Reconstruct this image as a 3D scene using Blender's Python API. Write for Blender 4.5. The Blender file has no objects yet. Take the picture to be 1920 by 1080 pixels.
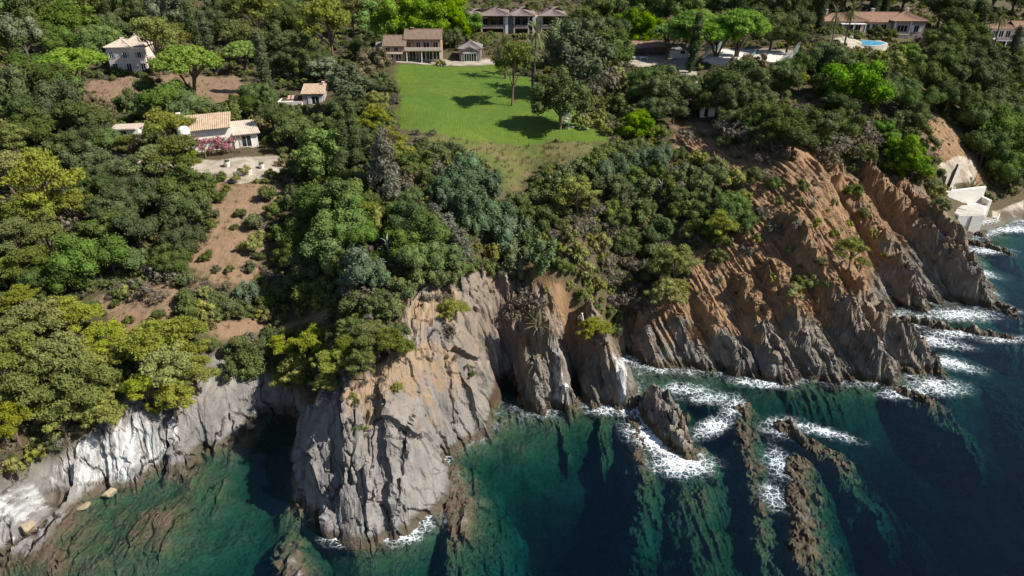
import bpy, bmesh, math, random
import numpy as np
from mathutils import Vector, Matrix
# ------------------------------------------------------------------ camera, sky, sun, exposure
scene=bpy.context.scene
COL=scene.collection
cam_d=bpy.data.cameras.new('camera'); cam=bpy.data.objects.new('camera',cam_d); COL.objects.link(cam)
cam.location=(0,0,65); cam.rotation_euler=(math.radians(90-28),0,0)
cam_d.sensor_width=36; cam_d.lens=36*1297/1920; cam_d.clip_start=.5; cam_d.clip_end=3000
scene.camera=cam
SUN_EL,SUN_AZ=math.radians(45),math.radians(102)      # azimuth clockwise from +Y (view direction): from the right, a little behind the camera
world=bpy.data.worlds.new('World'); scene.world=world; world.use_nodes=True
wn=world.node_tree.nodes; wl=world.node_tree.links; wn.clear()
sky=wn.new('ShaderNodeTexSky'); sky.sky_type='NISHITA'; sky.sun_disc=False
sky.sun_elevation=SUN_EL; sky.sun_rotation=SUN_AZ; sky.air_density=1.0; sky.dust_density=.6; sky.ozone_density=1.5
bg=wn.new('ShaderNodeBackground'); bg.inputs['Strength'].default_value=.075
wo=wn.new('ShaderNodeOutputWorld'); wl.new(sky.outputs[0],bg.inputs[0]); wl.new(bg.outputs[0],wo.inputs[0])
sun_d=bpy.data.lights.new('sun','SUN'); sun_d.energy=5.0; sun_d.angle=math.radians(.5); sun_d.color=(1,.95,.86)
sun=bpy.data.objects.new('sun',sun_d); COL.objects.link(sun)
sd=Vector((math.sin(SUN_AZ)*math.cos(SUN_EL),math.cos(SUN_AZ)*math.cos(SUN_EL),math.sin(SUN_EL)))
sun.rotation_euler=sd.to_track_quat('Z','Y').to_euler(); sun.location=sd*300
vs=scene.view_settings; vs.view_transform='Standard'; vs.look='None'; vs.exposure=.58; vs.gamma=1.0; vs.use_curve_mapping=False
cy=scene.cycles; cy.max_bounces=6; cy.diffuse_bounces=2; cy.glossy_bounces=2; cy.transmission_bounces=3; cy.transparent_max_bounces=12; cy.volume_bounces=0
cy.use_adaptive_sampling=True; cy.adaptive_threshold=.02; cy.use_denoising=True
cy.caustics_reflective=False; cy.caustics_refractive=False
# ------------------------------------------------------------------ helpers
def tag(o,label=None,cat=None,group=None,kind=None):
    if label: o['label']=label
    if cat: o['category']=cat
    if group: o['group']=group
    if kind: o['kind']=kind
    return o
def link(name,me,parent=None,loc=None,rz=0.):
    o=bpy.data.objects.new(name,me); COL.objects.link(o)
    if parent is not None: o.parent=parent
    if loc is not None: o.location=loc
    if rz: o.rotation_euler=(0,0,rz)
    return o
def mesh_np(name,V,Fq,mat=None,smooth=False):
    """mesh from numpy arrays: V (n,3), faces (m,k)"""
    V=np.ascontiguousarray(V,np.float32); Fq=np.ascontiguousarray(Fq,np.int32); m,k=Fq.shape
    me=bpy.data.meshes.new(name)
    me.vertices.add(len(V)); me.vertices.foreach_set('co',V.ravel())
    me.loops.add(m*k); me.loops.foreach_set('vertex_index',Fq.ravel())
    me.polygons.add(m); me.polygons.foreach_set('loop_start',np.arange(0,m*k,k,dtype=np.int32))
    try: me.polygons.foreach_set('loop_total',np.full(m,k,np.int32))
    except Exception: pass
    me.polygons.foreach_set('use_smooth',np.full(m,bool(smooth)))
    me.update(calc_edges=True)
    if mat: me.materials.append(mat)
    return me
def col_attr(me,name,C):
    a=me.color_attributes.new(name,'FLOAT_COLOR','POINT'); a.data.foreach_set('color',np.ascontiguousarray(C,np.float32).ravel())
def flt_attr(me,name,v):
    a=me.attributes.new(name,'FLOAT','POINT'); a.data.foreach_set('value',np.ascontiguousarray(v,np.float32).ravel())
class NT:
    """small node-tree writer"""
    def __init__(s,name):
        s.m=bpy.data.materials.new(name); s.m.use_nodes=True; s.t=s.m.node_tree; s.t.nodes.clear()
        s.out=s.t.nodes.new('ShaderNodeOutputMaterial')
    def n(s,t,**k):
        nd=s.t.nodes.new(t)
        for a,v in k.items():
            if a.startswith('i_'):
                key=a[2:]; key=int(key) if key.isdigit() else key.replace('_',' ')
                s.set(nd.inputs[key],v)
            else: setattr(nd,a,v)
        return nd
    def set(s,sock,v):
        if isinstance(v,bpy.types.NodeSocket): s.t.links.new(v,sock)
        else:
            if isinstance(v,tuple) and len(v)==3 and sock.type=='RGBA': v=v+(1,)
            sock.default_value=v
    def math(s,op,a,b=0.,c=None,clamp=False):
        nd=s.n('ShaderNodeMath',operation=op,use_clamp=clamp); s.set(nd.inputs[0],a); s.set(nd.inputs[1],b)
        if c is not None: s.set(nd.inputs[2],c)
        return nd.outputs[0]
    def mix(s,f,a,b,mode='MIX'):
        nd=s.n('ShaderNodeMix',data_type='RGBA',blend_type=mode); s.set(nd.inputs[0],f); s.set(nd.inputs[6],a); s.set(nd.inputs[7],b); return nd.outputs[2]
    def noise(s,vec,scale,detail=4.,rough=.55,out=0,dim='3D',dist=0.):
        nd=s.n('ShaderNodeTexNoise',noise_dimensions=dim); s.set(nd.inputs['Vector'],vec); nd.inputs['Scale'].default_value=scale
        nd.inputs['Detail'].default_value=detail; nd.inputs['Roughness'].default_value=rough; nd.inputs['Distortion'].default_value=dist; return nd.outputs[out]
    def ramp(s,f,stops,interp='LINEAR'):
        nd=s.n('ShaderNodeValToRGB'); s.set(nd.inputs[0],f); e=nd.color_ramp.elements; nd.color_ramp.interpolation=interp
        while len(e)<len(stops): e.new(.5)
        for q,(p,c) in zip(e,stops): q.position=p; q.color=(c+(1,)) if isinstance(c,tuple) else (c,c,c,1)
        return nd.outputs[0]
    def map(s,v,a,b,c=0.,d=1.):
        nd=s.n('ShaderNodeMapRange'); s.set(nd.inputs[0],v)
        for i,q in enumerate((a,b,c,d)): nd.inputs[i+1].default_value=q
        return nd.outputs[0]
    def bsdf(s,**k):
        nd=s.n('ShaderNodeBsdfPrincipled',**k); s.t.links.new(nd.outputs[0],s.out.inputs[0]); return nd
    def bump(s,h,dist,strength=1.,normal=None):
        nd=s.n('ShaderNodeBump'); s.set(nd.inputs['Height'],h); nd.inputs['Distance'].default_value=dist; nd.inputs['Strength'].default_value=strength
        if normal is not None: s.set(nd.inputs['Normal'],normal)
        return nd.outputs[0]
    def pos(s): return s.n('ShaderNodeNewGeometry').outputs['Position']
    def attr(s,name,out='Color'): return s.n('ShaderNodeAttribute',attribute_name=name).outputs[out]
    def sep(s,v):
        nd=s.n('ShaderNodeSeparateXYZ'); s.set(nd.inputs[0],v); return nd.outputs
    def comb(s,x,y,z=0.):
        nd=s.n('ShaderNodeCombineXYZ')
        for i,q in enumerate((x,y,z)): s.set(nd.inputs[i],q)
        return nd.outputs[0]
# ------------------------------------------------------------------ surveyed data, metres: x right, y away from the sea, z up
SPOT_HEIGHTS=[(-63.9,49.9,0.0),(-65.1,54.5,5.4),(-69.2,62.3,10.0),(-84.4,81.3,16.8),(-102.2,106.7,22.2),(-126.3,132.3,25.4),(-173.6,192.0,29.6),(-239.1,261.8,33.2),(-58.9,55.6,0.0),(-59.7,59.0,4.0),(-61.4,63.0,6.9),(-66.3,72.6,10.7),(-72.5,84.3,15.0),(-82.6,102.1,19.5),(-96.8,125.8,23.2),(-114.2,154.1,26.2),(-139.9,194.9,29.0),(-178.5,255.7,32.2),(-58.2,64.9,0.0),(-58.0,67.1,4.7),(-61.9,76.4,9.7),(-63.9,88.8,14.2),(-71.3,104.5,18.4),(-83.5,128.7,22.2),(-90.8,154.3,24.9),(-107.6,199.8,28.1),(-140.1,252.6,30.9),(-51.3,68.0,0.0),(-51.9,71.2,6.6),(-56.0,79.2,10.4),(-52.6,90.2,14.4),(-58.2,104.8,18.3),(-70.3,129.1,22.1),(-71.4,144.6,24.0),(-78.9,169.4,26.2),(-81.3,193.5,27.9),(-103.0,252.1,31.0),(-47.2,70.5,0.0),(-47.4,73.6,6.5),(-50.1,82.7,10.7),(-42.3,73.6,0.0),(-42.3,77.2,6.8),(-43.9,86.0,10.4),(-45.0,98.1,14.8),(-47.5,106.5,17.5),(-51.7,116.8,20.3),(-54.4,131.1,22.5),(-64.1,146.3,24.1),(-62.2,169.6,26.2),(-39.4,79.9,0.0),(-40.4,82.8,6.0),(-39.2,90.4,9.5),(-35.1,82.8,0.0),(-35.1,85.7,5.9),(-36.8,93.9,10.3),(-36.0,101.4,13.0),(-32.9,107.6,15.0),(-36.5,124.8,19.3),(-41.5,142.3,22.4),(-48.2,170.3,25.4),(-62.1,202.5,27.6),(-67.3,256.1,30.4),(-24.2,61.6,0.0),(-23.6,64.5,5.5),(-23.1,67.5,9.7),(-22.4,70.1,12.2),(-22.0,73.6,13.4),(-22.4,79.3,14.6),(-16.4,58.1,0.0),(-16.8,60.0,2.9),(-17.2,62.3,5.8),(-17.6,66.8,10.2),(-18.2,71.5,13.2),(-17.0,77.6,15.7),(-19.5,85.2,18.0),(-23.9,93.7,20.6),(-24.4,106.3,24.3),(-26.7,119.9,27.1),(-12.0,60.3,0.0),(-12.4,63.7,4.6),(-12.0,68.5,8.9),(-11.8,74.6,12.7),(-11.6,80.5,15.6),(-13.6,85.9,17.6),(-16.1,94.3,20.3),(-18.0,110.9,25.4),(-22.4,130.2,29.1),(-25.5,151.7,30.3),(-30.6,187.0,32.1),(-32.2,219.6,33.8),(-9.8,72.5,0.0),(-9.5,75.4,5.0),(-8.1,79.0,9.6),(-8.3,83.6,13.7),(-9.4,89.8,17.3),(-9.5,104.4,23.2),(-10.3,117.1,26.1),(-6.0,75.6,0.0),(-6.0,77.8,3.1),(-5.7,80.5,5.8),(-5.4,84.6,9.5),(-5.6,89.0,13.2),(-4.9,92.9,15.6),(-5.0,98.5,18.4),(-2.7,107.4,22.0),(-1.9,115.9,24.6),(-5.9,125.1,26.5),(-9.4,154.1,28.6),(-17.4,195.0,30.7),(-12.7,296.5,36.0),(-2.8,83.7,0.0),(-2.5,88.9,1.1),(-3.0,90.9,2.3),(-1.7,92.9,6.0),(-0.8,95.3,9.5),(0.0,99.3,13.2),(0.0,103.7,15.9),(2.8,112.9,19.8),(4.0,125.4,23.4),(4.4,82.4,0.0),(4.4,85.6,6.0),(4.8,88.1,9.0),(5.7,91.3,11.9),(7.6,96.9,15.4),(8.7,103.8,18.7),(11.0,112.0,22.1),(9.9,124.6,25.7),(4.8,158.7,28.7),(5.8,194.4,30.5),(0.0,252.1,33.6),(9.7,89.1,0.0),(9.8,91.8,2.7),(9.4,94.9,6.7),(14.1,83.7,0.0),(13.7,86.4,4.4),(12.3,90.3,7.7),(11.7,94.5,10.9),(12.2,101.2,15.1),(12.9,111.7,20.2),(15.6,121.5,23.6),(20.2,135.6,26.4),(18.4,174.0,29.1),(42.1,240.4,32.5),(18.5,97.7,0.0),(18.9,98.8,2.3),(19.0,102.1,6.6),(21.3,107.9,11.8),(23.0,114.5,16.1),(25.2,124.5,20.5),(30.0,141.8,24.8),(25.5,94.7,0.0),(25.5,96.5,3.8),(25.6,99.2,7.3),(28.0,104.1,11.7),(30.8,111.3,16.4),(34.4,120.8,20.8),(37.2,134.5,24.7),(32.8,145.5,26.1),(47.3,198.5,29.8),(74.0,303.7,35.3),(32.4,93.9,0.0),(33.5,97.5,5.2),(35.0,102.7,10.4),(37.8,109.1,15.3),(41.5,118.4,20.7),(43.9,132.6,25.3),(42.6,144.3,27.0),(38.0,92.4,0.0),(38.3,95.5,4.4),(38.9,100.5,9.6),(41.2,108.3,15.7),(44.0,117.3,21.1),(47.8,128.3,25.5),(62.9,158.7,29.3),(63.7,195.0,31.8),(76.9,240.4,34.2),(45.3,90.9,0.0),(44.7,94.5,5.0),(45.5,99.4,10.2),(46.3,107.8,16.9),(50.2,116.5,22.4),(53.9,126.1,26.2),(63.9,139.9,28.7),(77.6,159.9,30.8),(95.3,221.5,35.1),(58.4,90.7,0.0),(56.1,94.7,4.9),(54.4,99.7,10.0),(53.2,106.2,15.7),(54.4,114.4,21.2),(56.9,123.0,25.2),(68.0,93.5,0.0),(65.2,95.9,2.0),(62.4,98.7,4.4),(59.7,102.2,7.6),(58.1,107.3,12.1),(57.8,113.9,17.3),(68.0,110.3,0.0),(67.3,112.4,3.0),(66.0,116.0,6.7),(65.5,122.0,11.7),(65.1,128.1,15.9),(66.9,137.5,20.5),(76.5,153.6,23.9),(82.6,117.2,0.0),(81.6,121.7,5.0),(79.1,128.0,10.3),(77.9,134.4,14.6),(79.3,144.6,19.4),(98.4,173.5,24.0),(117.5,230.9,29.0),(169.8,320.5,33.7),(89.5,115.7,0.0),(87.2,120.3,4.6),(85.7,125.6,9.0),(84.5,131.6,13.4),(84.3,140.3,18.4),(94.0,154.4,22.5),(125.2,213.5,28.7),(102.9,144.3,0.0),(102.9,150.1,4.9),(102.6,156.4,9.1),(110.8,166.5,13.8),(121.3,182.1,17.7),(166.9,254.4,25.3),(113.9,151.4,0.0),(119.5,161.3,1.8),(122.3,170.9,6.8),(133.7,188.3,13.2),(154.4,222.1,19.1),(199.1,293.5,25.4),(137.1,162.9,0.0),(138.5,169.7,1.4),(142.8,181.5,7.7),(160.1,211.0,15.1),(206.9,268.9,21.2),(175.7,173.5,0.0),(183.0,185.6,6.4),(210.2,221.1,12.7),(273.0,286.0,18.4),(371.0,384.7,23.5),(-53.4,62.0,-0.4),(-48.9,59.5,-0.8),(-43.4,62.0,0.1),(-35.3,56.8,-2.3),(-52.1,54.3,-0.3),(-40.6,42.1,-3.3),(-40.5,69.7,-0.2),(-34.9,64.9,-2.1),(-33.2,77.9,-1.8),(-26.7,60.6,-1.2),(-23.1,57.6,-3.7),(-20.6,45.1,-8.3),(-30.0,73.6,0.0),(-31.6,71.8,-3.2),(-31.0,79.9,0.0),(-32.3,79.6,-0.2),(-16.3,57.0,-0.7),(-16.0,55.0,-1.9),(-9.1,64.2,0.0),(-4.0,63.9,-1.0),(0.0,45.8,-9.4),(-3.1,78.7,0.0),(1.5,75.4,-1.6),(2.9,68.8,-6.1),(2.8,62.1,-8.6),(7.7,85.0,0.0),(9.5,80.6,-2.0),(9.8,73.4,-4.7),(16.2,70.2,-6.5),(29.1,90.5,-1.6),(36.7,86.0,-3.4),(36.5,71.1,-7.4),(20.8,48.1,-13.1),(49.1,92.0,0.0),(49.5,87.4,-2.4),(57.1,85.1,-3.7),(45.3,63.8,-10.6),(45.6,48.6,-13.8),(62.8,88.0,-3.9),(64.4,81.4,-6.9),(54.4,68.4,-9.7),(66.3,63.6,-10.4),(69.1,47.8,-12.6),(89.5,106.9,-2.9),(83.1,92.1,-6.0),(74.6,77.5,-8.6),(113.4,141.6,-2.1),(104.0,125.7,-4.3),(164.5,142.9,-5.4),(124.6,107.5,-10.4),(100.5,75.3,-17.2),(74.2,113.7,0.0),(74.7,108.8,-1.8),(82.5,108.8,-1.8),(23.6,93.4,-0.5),(-27.4,66.5,0.0),(-20.3,58.7,0.0),(-8.5,69.0,0.0),(0.0,86.3,0.0),(11.7,84.1,0.0),(19.4,89.5,0.0),(17.9,97.1,0.0),(67.7,100.7,0.0),(96.7,126.9,0.0),(125.8,158.0,0.0)]
FINS=[([(3.7,89.6),(6.7,87.3),(7.7,84.0)],4.6,1.0,3.0),([(1.5,90.6),(3.2,84.9),(4.0,82.6)],1.6,0.8,1.8),([(11.0,92.6),(13.6,87.0),(16.6,84.3)],3.6,1.0,3.2),([(11.5,88.2),(12.1,84.0)],1.4,0.6,1.4),([(-2.7,98.9),(-1.7,98.2),(-0.7,97.3)],2.6,0.8,1.6),([(-5.9,79.4),(-5.2,78.7),(-4.1,77.5)],2.2,0.7,1.6),([(-6.4,90.5),(-4.5,91.6),(-2.5,91.9)],1.6,0.8,2.2),([(-8.5,88.3),(-6.2,86.3),(-4.4,85.9)],1.0,0.6,2.0),([(5.0,95.1),(8.5,94.5),(10.6,92.0)],1.2,0.6,2.0),([(63.2,130.8),(69.7,124.9),(75.5,115.9)],4.4,1.3,5.5),([(73.3,136.4),(80.6,125.9),(88.7,116.3)],4.4,1.3,5.5),([(80.4,135.4),(84.6,125.6),(88.2,119.8)],2.2,1.2,4.0),([(47.2,107.7),(50.8,99.5),(58.1,91.2)],4.2,1.2,5.0),([(42.4,101.2),(44.9,95.7),(48.6,91.8)],4.0,1.2,4.5),([(57.0,101.4),(61.8,97.4),(68.0,93.9)],4.0,1.3,5.0),([(38.1,100.6),(39.9,95.3),(41.9,91.3)],3.4,1.0,4.0),([(31.8,98.8),(34.2,95.8),(36.8,92.7)],2.2,1.0,3.2),([(27.3,98.0),(29.0,96.1),(31.9,93.8)],1.8,0.9,2.6),([(21.2,100.1),(21.9,98.1),(22.5,96.0)],2.2,0.8,1.8),([(-1.7,94.8),(-0.4,92.0),(0.5,87.2)],-3.6,2.2,1.6),([(9.0,93.3),(9.9,90.0),(10.0,86.7)],-2.8,1.2,1.3),([(19.9,101.5),(20.3,99.2),(19.7,97.3)],-2.0,1.2,1.2),([(-21.1,68.8),(-20.1,64.7),(-20.5,61.5)],1.7,0.3,2.4),([(-26.1,66.6),(-23.5,62.8),(-22.6,60.6)],2.4,0.8,2.2),([(-16.2,69.1),(-14.9,64.8),(-14.4,60.6)],1.5,0.3,3.0),([(-12.6,70.4),(-12.8,65.3),(-13.5,61.3)],1.2,0.25,2.5),([(-17.2,62.4),(-17.1,60.1),(-16.4,58.2)],1.7,0.3,1.5),([(-45.6,75.1),(-45.7,72.6),(-45.9,70.5)],1.6,0.4,3.2),([(-49.6,72.8),(-50.0,70.3),(-50.4,68.5)],1.1,0.4,2.4),([(-55.7,69.1),(-55.8,66.5),(-56.0,64.6)],1.0,0.4,2.2),([(-41.5,81.6),(-40.7,80.1),(-39.7,78.0)],1.3,0.5,2.0)]
REEFS=[('sea_stack',[(21.1,83.7,4.6),(21.7,79.5,4.2),(22.9,74.8,2.8),(24.9,72.5,0.2)],1.7,3.2,'jagged grey brown sea stack ringed by white surf'),('reef_rock',[(18.0,80.7,0.3),(17.3,73.3,0.2),(17.3,67.0,-1.4),(15.7,62.2,-3.0)],1.8,2.6,'reddish weed covered reef just left of the foaming sea stack'),('reef_rock',[(34.1,83.7,0.5),(32.7,76.7,0.2),(31.8,68.7,-0.2),(29.9,59.9,-0.4),(29.6,54.1,-1.8)],1.6,2.8,'long olive reef ridge running seaward below the right surf of the stack'),('reef_rock',[(38.1,71.8,0.5),(35.2,63.2,0.6),(33.4,56.4,0.8),(33.8,52.8,-1.0)],1.3,3.0,'long narrow brown reef breaking the surface at lower right'),('sea_rock',[(39.2,79.2,0.9),(41.4,75.6,1.0),(43.2,73.8,0.6)],1.5,2.0,'low reddish rock with foam on its seaward side'),('reef_rock',[(43.7,73.5,0.5),(44.3,70.4,0.1),(46.0,67.8,-2.2)],1.3,2.6,'short slanting reef right of the low reddish rock'),('reef_rock',[(-9.4,69.9,0.5),(-7.7,64.8,0.8),(-7.0,60.3,0.5),(-7.2,57.0,-1.2)],2.2,3.4,'broad brown weedy reef at the foot of the grey headland'),('reef_rock',[(-26.9,62.4,-0.9),(-27.0,57.0,0.1),(-24.5,52.5,0.7)],2.0,2.8,'brown reef rising at the bottom edge left of the headland'),('sea_rock',[(60.9,87.6,0.8),(63.8,85.1,0.6),(66.1,81.3,-1.6)],1.5,2.4,'brown rock at the cliff toe with surf around it'),('sea_rock',[(72.3,109.6,1.2),(75.8,107.9,1.3),(79.6,106.3,0.7)],1.3,1.8,'dark rock ridge in the surf of the right inlet'),('sea_rock',[(81.2,106.0,1.1),(84.0,104.7,1.0),(88.3,103.3,0.5)],1.2,1.6,'dark flat rock offshore near the right edge'),('sea_rock',[(67.7,102.2,1.0),(68.5,97.5,1.0),(69.0,91.5,0.3)],1.3,1.8,'reddish wet rock between the cliff toe and the inlet'),('sea_rock',[(92.7,120.5,1.5),(92.8,116.3,1.3),(93.4,111.0,0.6)],1.1,1.5,'black jagged rock beyond the last cliff rib'),('sea_rock',[(104.7,143.8,1.4),(107.5,141.6,1.1),(110.2,138.3,0.5)],1.2,1.5,'dark rock ledge below the white boathouse'),('sea_rock',[(97.0,135.6,1.0),(96.6,130.6,0.9),(96.4,125.5,0.5)],0.9,1.2,'small black rocks hugging the far cliff foot')]
SUBREEFS=[([(23.9,71.4,-0.9),(22.3,64.1,-1.2),(22.9,54.8,-2.6)],3.5,5.0),([(-2.4,63.9,-2.4),(-1.6,57.1,-3.6)],1.4,2.2),([(13.2,82.6,-0.2),(12.9,74.8,-2.0)],1.2,1.8),([(6.8,81.9,-0.6),(7.8,76.1,-2.2)],0.8,1.2),([(-16.4,57.6,-0.5),(-16.8,55.4,-2.5)],3.0,4.0),([(22.5,87.5,-0.4),(17.7,83.4,-0.3)],2.0,3.0),([(28.1,90.2,-0.3),(33.4,84.8,-0.4)],2.0,3.0),([(50.6,71.7,-6.0),(52.9,66.4,-7.5)],1.5,2.5),([(50.1,89.7,-1.0),(45.9,89.9,-0.6)],2.0,3.0),([(81.1,96.7,-5.0),(79.6,86.6,-6.0)],3.0,4.0)]
ZONES={'lawn': [[(-30.1,185.5),(-5.0,192.4),(5.3,177.3),(14.1,153.6),(18.4,138.7),(19.8,134.3),(9.5,133.8),(-3.1,132.0),(-11.2,130.5),(-20.6,132.4),(-23.3,137.9),(-24.5,151.6),(-28.7,175.1)]],'dry': [[(-19.2,129.5),(4.2,133.7),(20.1,134.8),(17.6,130.6),(9.0,125.4),(5.0,125.6),(1.9,120.1),(-2.8,115.5),(-3.4,122.1),(-9.8,124.3),(-16.7,125.3)]],'soil': [[(-55.5,123.6),(-46.6,125.1),(-42.5,117.2),(-42.9,111.5),(-42.2,102.3),(-43.4,97.8),(-49.1,95.7),(-52.1,107.0),(-52.4,113.3)],[(-112.5,184.1),(-95.9,193.8),(-71.2,189.0),(-64.7,169.5),(-74.3,167.5),(-81.2,168.6),(-93.3,169.8),(-101.7,167.3)],[(-63.6,90.9),(-51.6,93.8),(-48.8,86.4),(-53.4,83.8),(-60.1,85.6)],[(32.0,147.4),(43.4,145.6),(42.9,141.2),(37.1,139.1),(34.2,135.4),(33.0,143.3)],[(60.7,155.8),(73.1,160.4),(73.2,156.3),(58.9,147.4)]],'path': [[(-46.1,88.0),(-39.8,92.8),(-27.6,89.2),(-26.8,87.4),(-37.8,91.1),(-43.9,86.1)],[(56.7,154.6),(68.7,161.7),(69.3,159.9),(56.6,150.7)]],'pave': [[(31.4,212.7),(52.8,210.2),(44.8,169.4),(43.0,185.3),(30.7,196.5)],[(51.0,195.6),(72.4,187.1),(79.5,201.2),(57.4,210.2)],[(-58.5,133.8),(-48.3,138.4),(-44.0,132.5),(-51.3,124.5),(-57.6,125.5),(-65.3,129.4),(-80.9,133.8),(-82.7,137.6),(-67.1,133.9)],[(93.9,213.3),(127.9,249.3),(111.2,213.6),(97.8,207.0)],[(-34.0,194.7),(-4.4,199.7),(-4.3,193.0),(-32.8,187.0)],[(102.2,160.4),(119.5,172.8),(115.2,163.8),(102.8,157.0)],[(118.3,159.5),(130.5,166.2),(125.8,158.0),(114.7,152.3)]],'orange': [[(34.6,142.9),(42.0,137.3),(47.2,129.8),(64.6,135.2),(77.1,139.0),(81.8,136.5),(85.3,132.1),(83.1,127.6),(78.8,127.0),(74.0,125.5),(71.1,120.0),(57.4,99.5),(50.8,96.6),(45.8,95.2),(39.1,95.1),(32.5,96.3),(26.4,97.5),(21.6,100.0),(19.9,102.1),(29.8,104.1),(34.3,110.2),(40.9,111.3),(42.4,114.1),(40.8,123.9),(34.8,133.0)],[(1.3,104.4),(3.5,103.4),(4.5,99.4),(7.6,97.0),(10.2,95.9),(11.7,91.9),(10.2,92.7),(6.7,95.0),(2.6,99.3)],[(98.3,173.3),(110.5,179.3),(122.2,170.7),(114.9,163.0),(105.5,160.0),(93.4,152.4)],[(-22.1,70.4),(-17.8,73.4),(-11.6,79.3),(-7.5,82.0),(-6.1,80.6),(-11.3,74.2),(-17.0,67.4),(-19.6,67.2)],[(-15.0,85.3),(-8.7,90.4),(-7.7,85.8),(-11.6,79.3),(-15.1,80.0)]],'white': [[(-60.9,54.9),(-60.2,63.9),(-57.2,67.9),(-53.0,71.7),(-49.6,73.2),(-44.4,74.8),(-44.1,71.9),(-50.5,67.0),(-57.6,64.0),(-57.9,57.6)],[(5.6,86.3),(8.3,89.0),(8.0,83.0),(6.0,82.9)],[(14.7,88.2),(18.9,93.0),(17.5,83.7),(15.3,83.6)]],'rock': [[(-62.5,43.8),(-67.4,53.8),(-62.8,59.2),(-61.0,61.8),(-60.1,66.2),(-56.7,68.3),(-52.9,72.5),(-48.4,76.3),(-44.1,81.7),(-42.1,87.1),(-39.2,87.3),(-35.1,84.8),(-31.6,83.0),(-24.9,75.1),(-20.1,70.9),(-17.8,73.4),(-15.0,76.5),(-15.5,83.4),(-12.3,88.3),(-7.9,91.5),(-2.6,100.2),(1.3,102.6),(2.2,99.5),(5.9,95.1),(10.2,94.6),(18.0,98.7),(19.9,101.0),(24.9,99.6),(29.8,104.1),(34.3,110.2),(40.9,111.3),(42.4,114.1),(40.8,123.9),(34.8,133.0),(34.4,141.8),(42.0,137.3),(47.2,129.8),(53.2,123.9),(70.6,137.1),(80.5,139.1),(82.0,137.1),(90.5,138.0),(101.8,148.0),(105.3,148.2),(115.6,151.9),(128.5,153.2),(94.6,101.3),(64.4,74.8),(30.8,65.0),(2.6,56.8),(-14.9,46.6)]],'scar': [[(97.2,171.2),(110.5,179.3),(123.8,170.7),(114.9,163.0),(103.9,160.1),(91.7,151.5)]],'beach': [[(-5.0,81.8),(-2.1,90.6),(2.0,86.3),(2.4,84.1),(-2.4,84.5)]]}
FOAM=[(21.0,75.8,4.5,2.2,-0.7,1.1),(23.1,71.5,3.5,2.0,0.0,1.0),(20.0,80.5,2.5,2.0,0.0,0.75),(29.1,79.3,3.2,1.3,0.61,0.8),(33.4,83.7,2.4,1.2,0.87,0.75),(38.3,90.5,3.0,1.02,0.0,0.645),(40.6,89.8,4.0,1.02,-0.09,0.602),(49.1,94.2,3.0,1.105,-0.61,0.731),(61.6,87.7,4.0,1.275,0.17,0.688),(67.3,89.1,4.0,2.125,0.0,0.602),(72.8,95.8,4.0,1.7,-0.52,0.731),(73.7,102.4,5.0,1.7,-0.35,0.602),(72.7,109.7,5.0,2.125,0.0,0.645),(83.6,111.6,6.0,2.125,0.0,0.688),(78.9,105.0,5.0,1.275,0.0,0.602),(92.1,115.7,4.0,1.275,-0.7,0.731),(97.7,129.4,3.5,1.7,-0.7,0.688),(105.7,140.0,5.0,1.7,0.0,0.645),(119.4,152.0,7.0,1.7,0.17,0.688),(86.3,103.3,4.0,1.275,0.0,0.559),(44.6,78.4,4.2,0.935,-0.49,0.645),(39.5,79.3,3.0,2.125,0.0,0.516),(36.1,71.5,1.6,2.975,0.0,0.5332),(33.4,65.6,1.5,2.125,0.0,0.516),(35.8,62.9,1.0,1.275,0.0,0.344),(-12.8,59.5,2.5,1.3,0.17,0.8075),(-20.0,58.7,2.2,1.0,0.0,0.595),(-7.2,62.0,1.0,0.8,0.0,0.68),(-10.5,61.6,0.8,1.6,0.0,0.595),(-8.4,68.5,1.6,2.0,0.7,0.51),(-9.4,72.0,1.0,1.5,0.0,0.51),(4.8,82.4,2.0,1.0,-0.52,0.5),(15.3,83.7,4.0,1.6,0.0,0.62),(19.2,83.0,3.0,2.0,0.0,0.6),(18.8,97.1,3.0,1.2,-0.35,0.6),(23.7,94.2,3.0,1.2,-0.35,0.5),(26.8,88.4,4.0,1.5,0.0,0.5),(30.4,86.3,4.0,1.5,0.0,0.5)]
CLEAR=[(-112.4,205.3,9.0),(-62.9,143.1,10.0),(-55.8,135.2,9.0),(-49.2,171.9,7.0),(-28.0,198.8,12.0),(-11.9,201.1,6.0),(0.0,246.3,18.0),(47.4,206.1,8.0),(63.7,195.1,14.0),(130.0,262.4,16.0),(104.8,216.0,8.0),(192.2,282.3,12.0),(41.8,148.3,4.0),(108.3,161.4,8.0),(107.6,151.8,9.0)]
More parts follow.
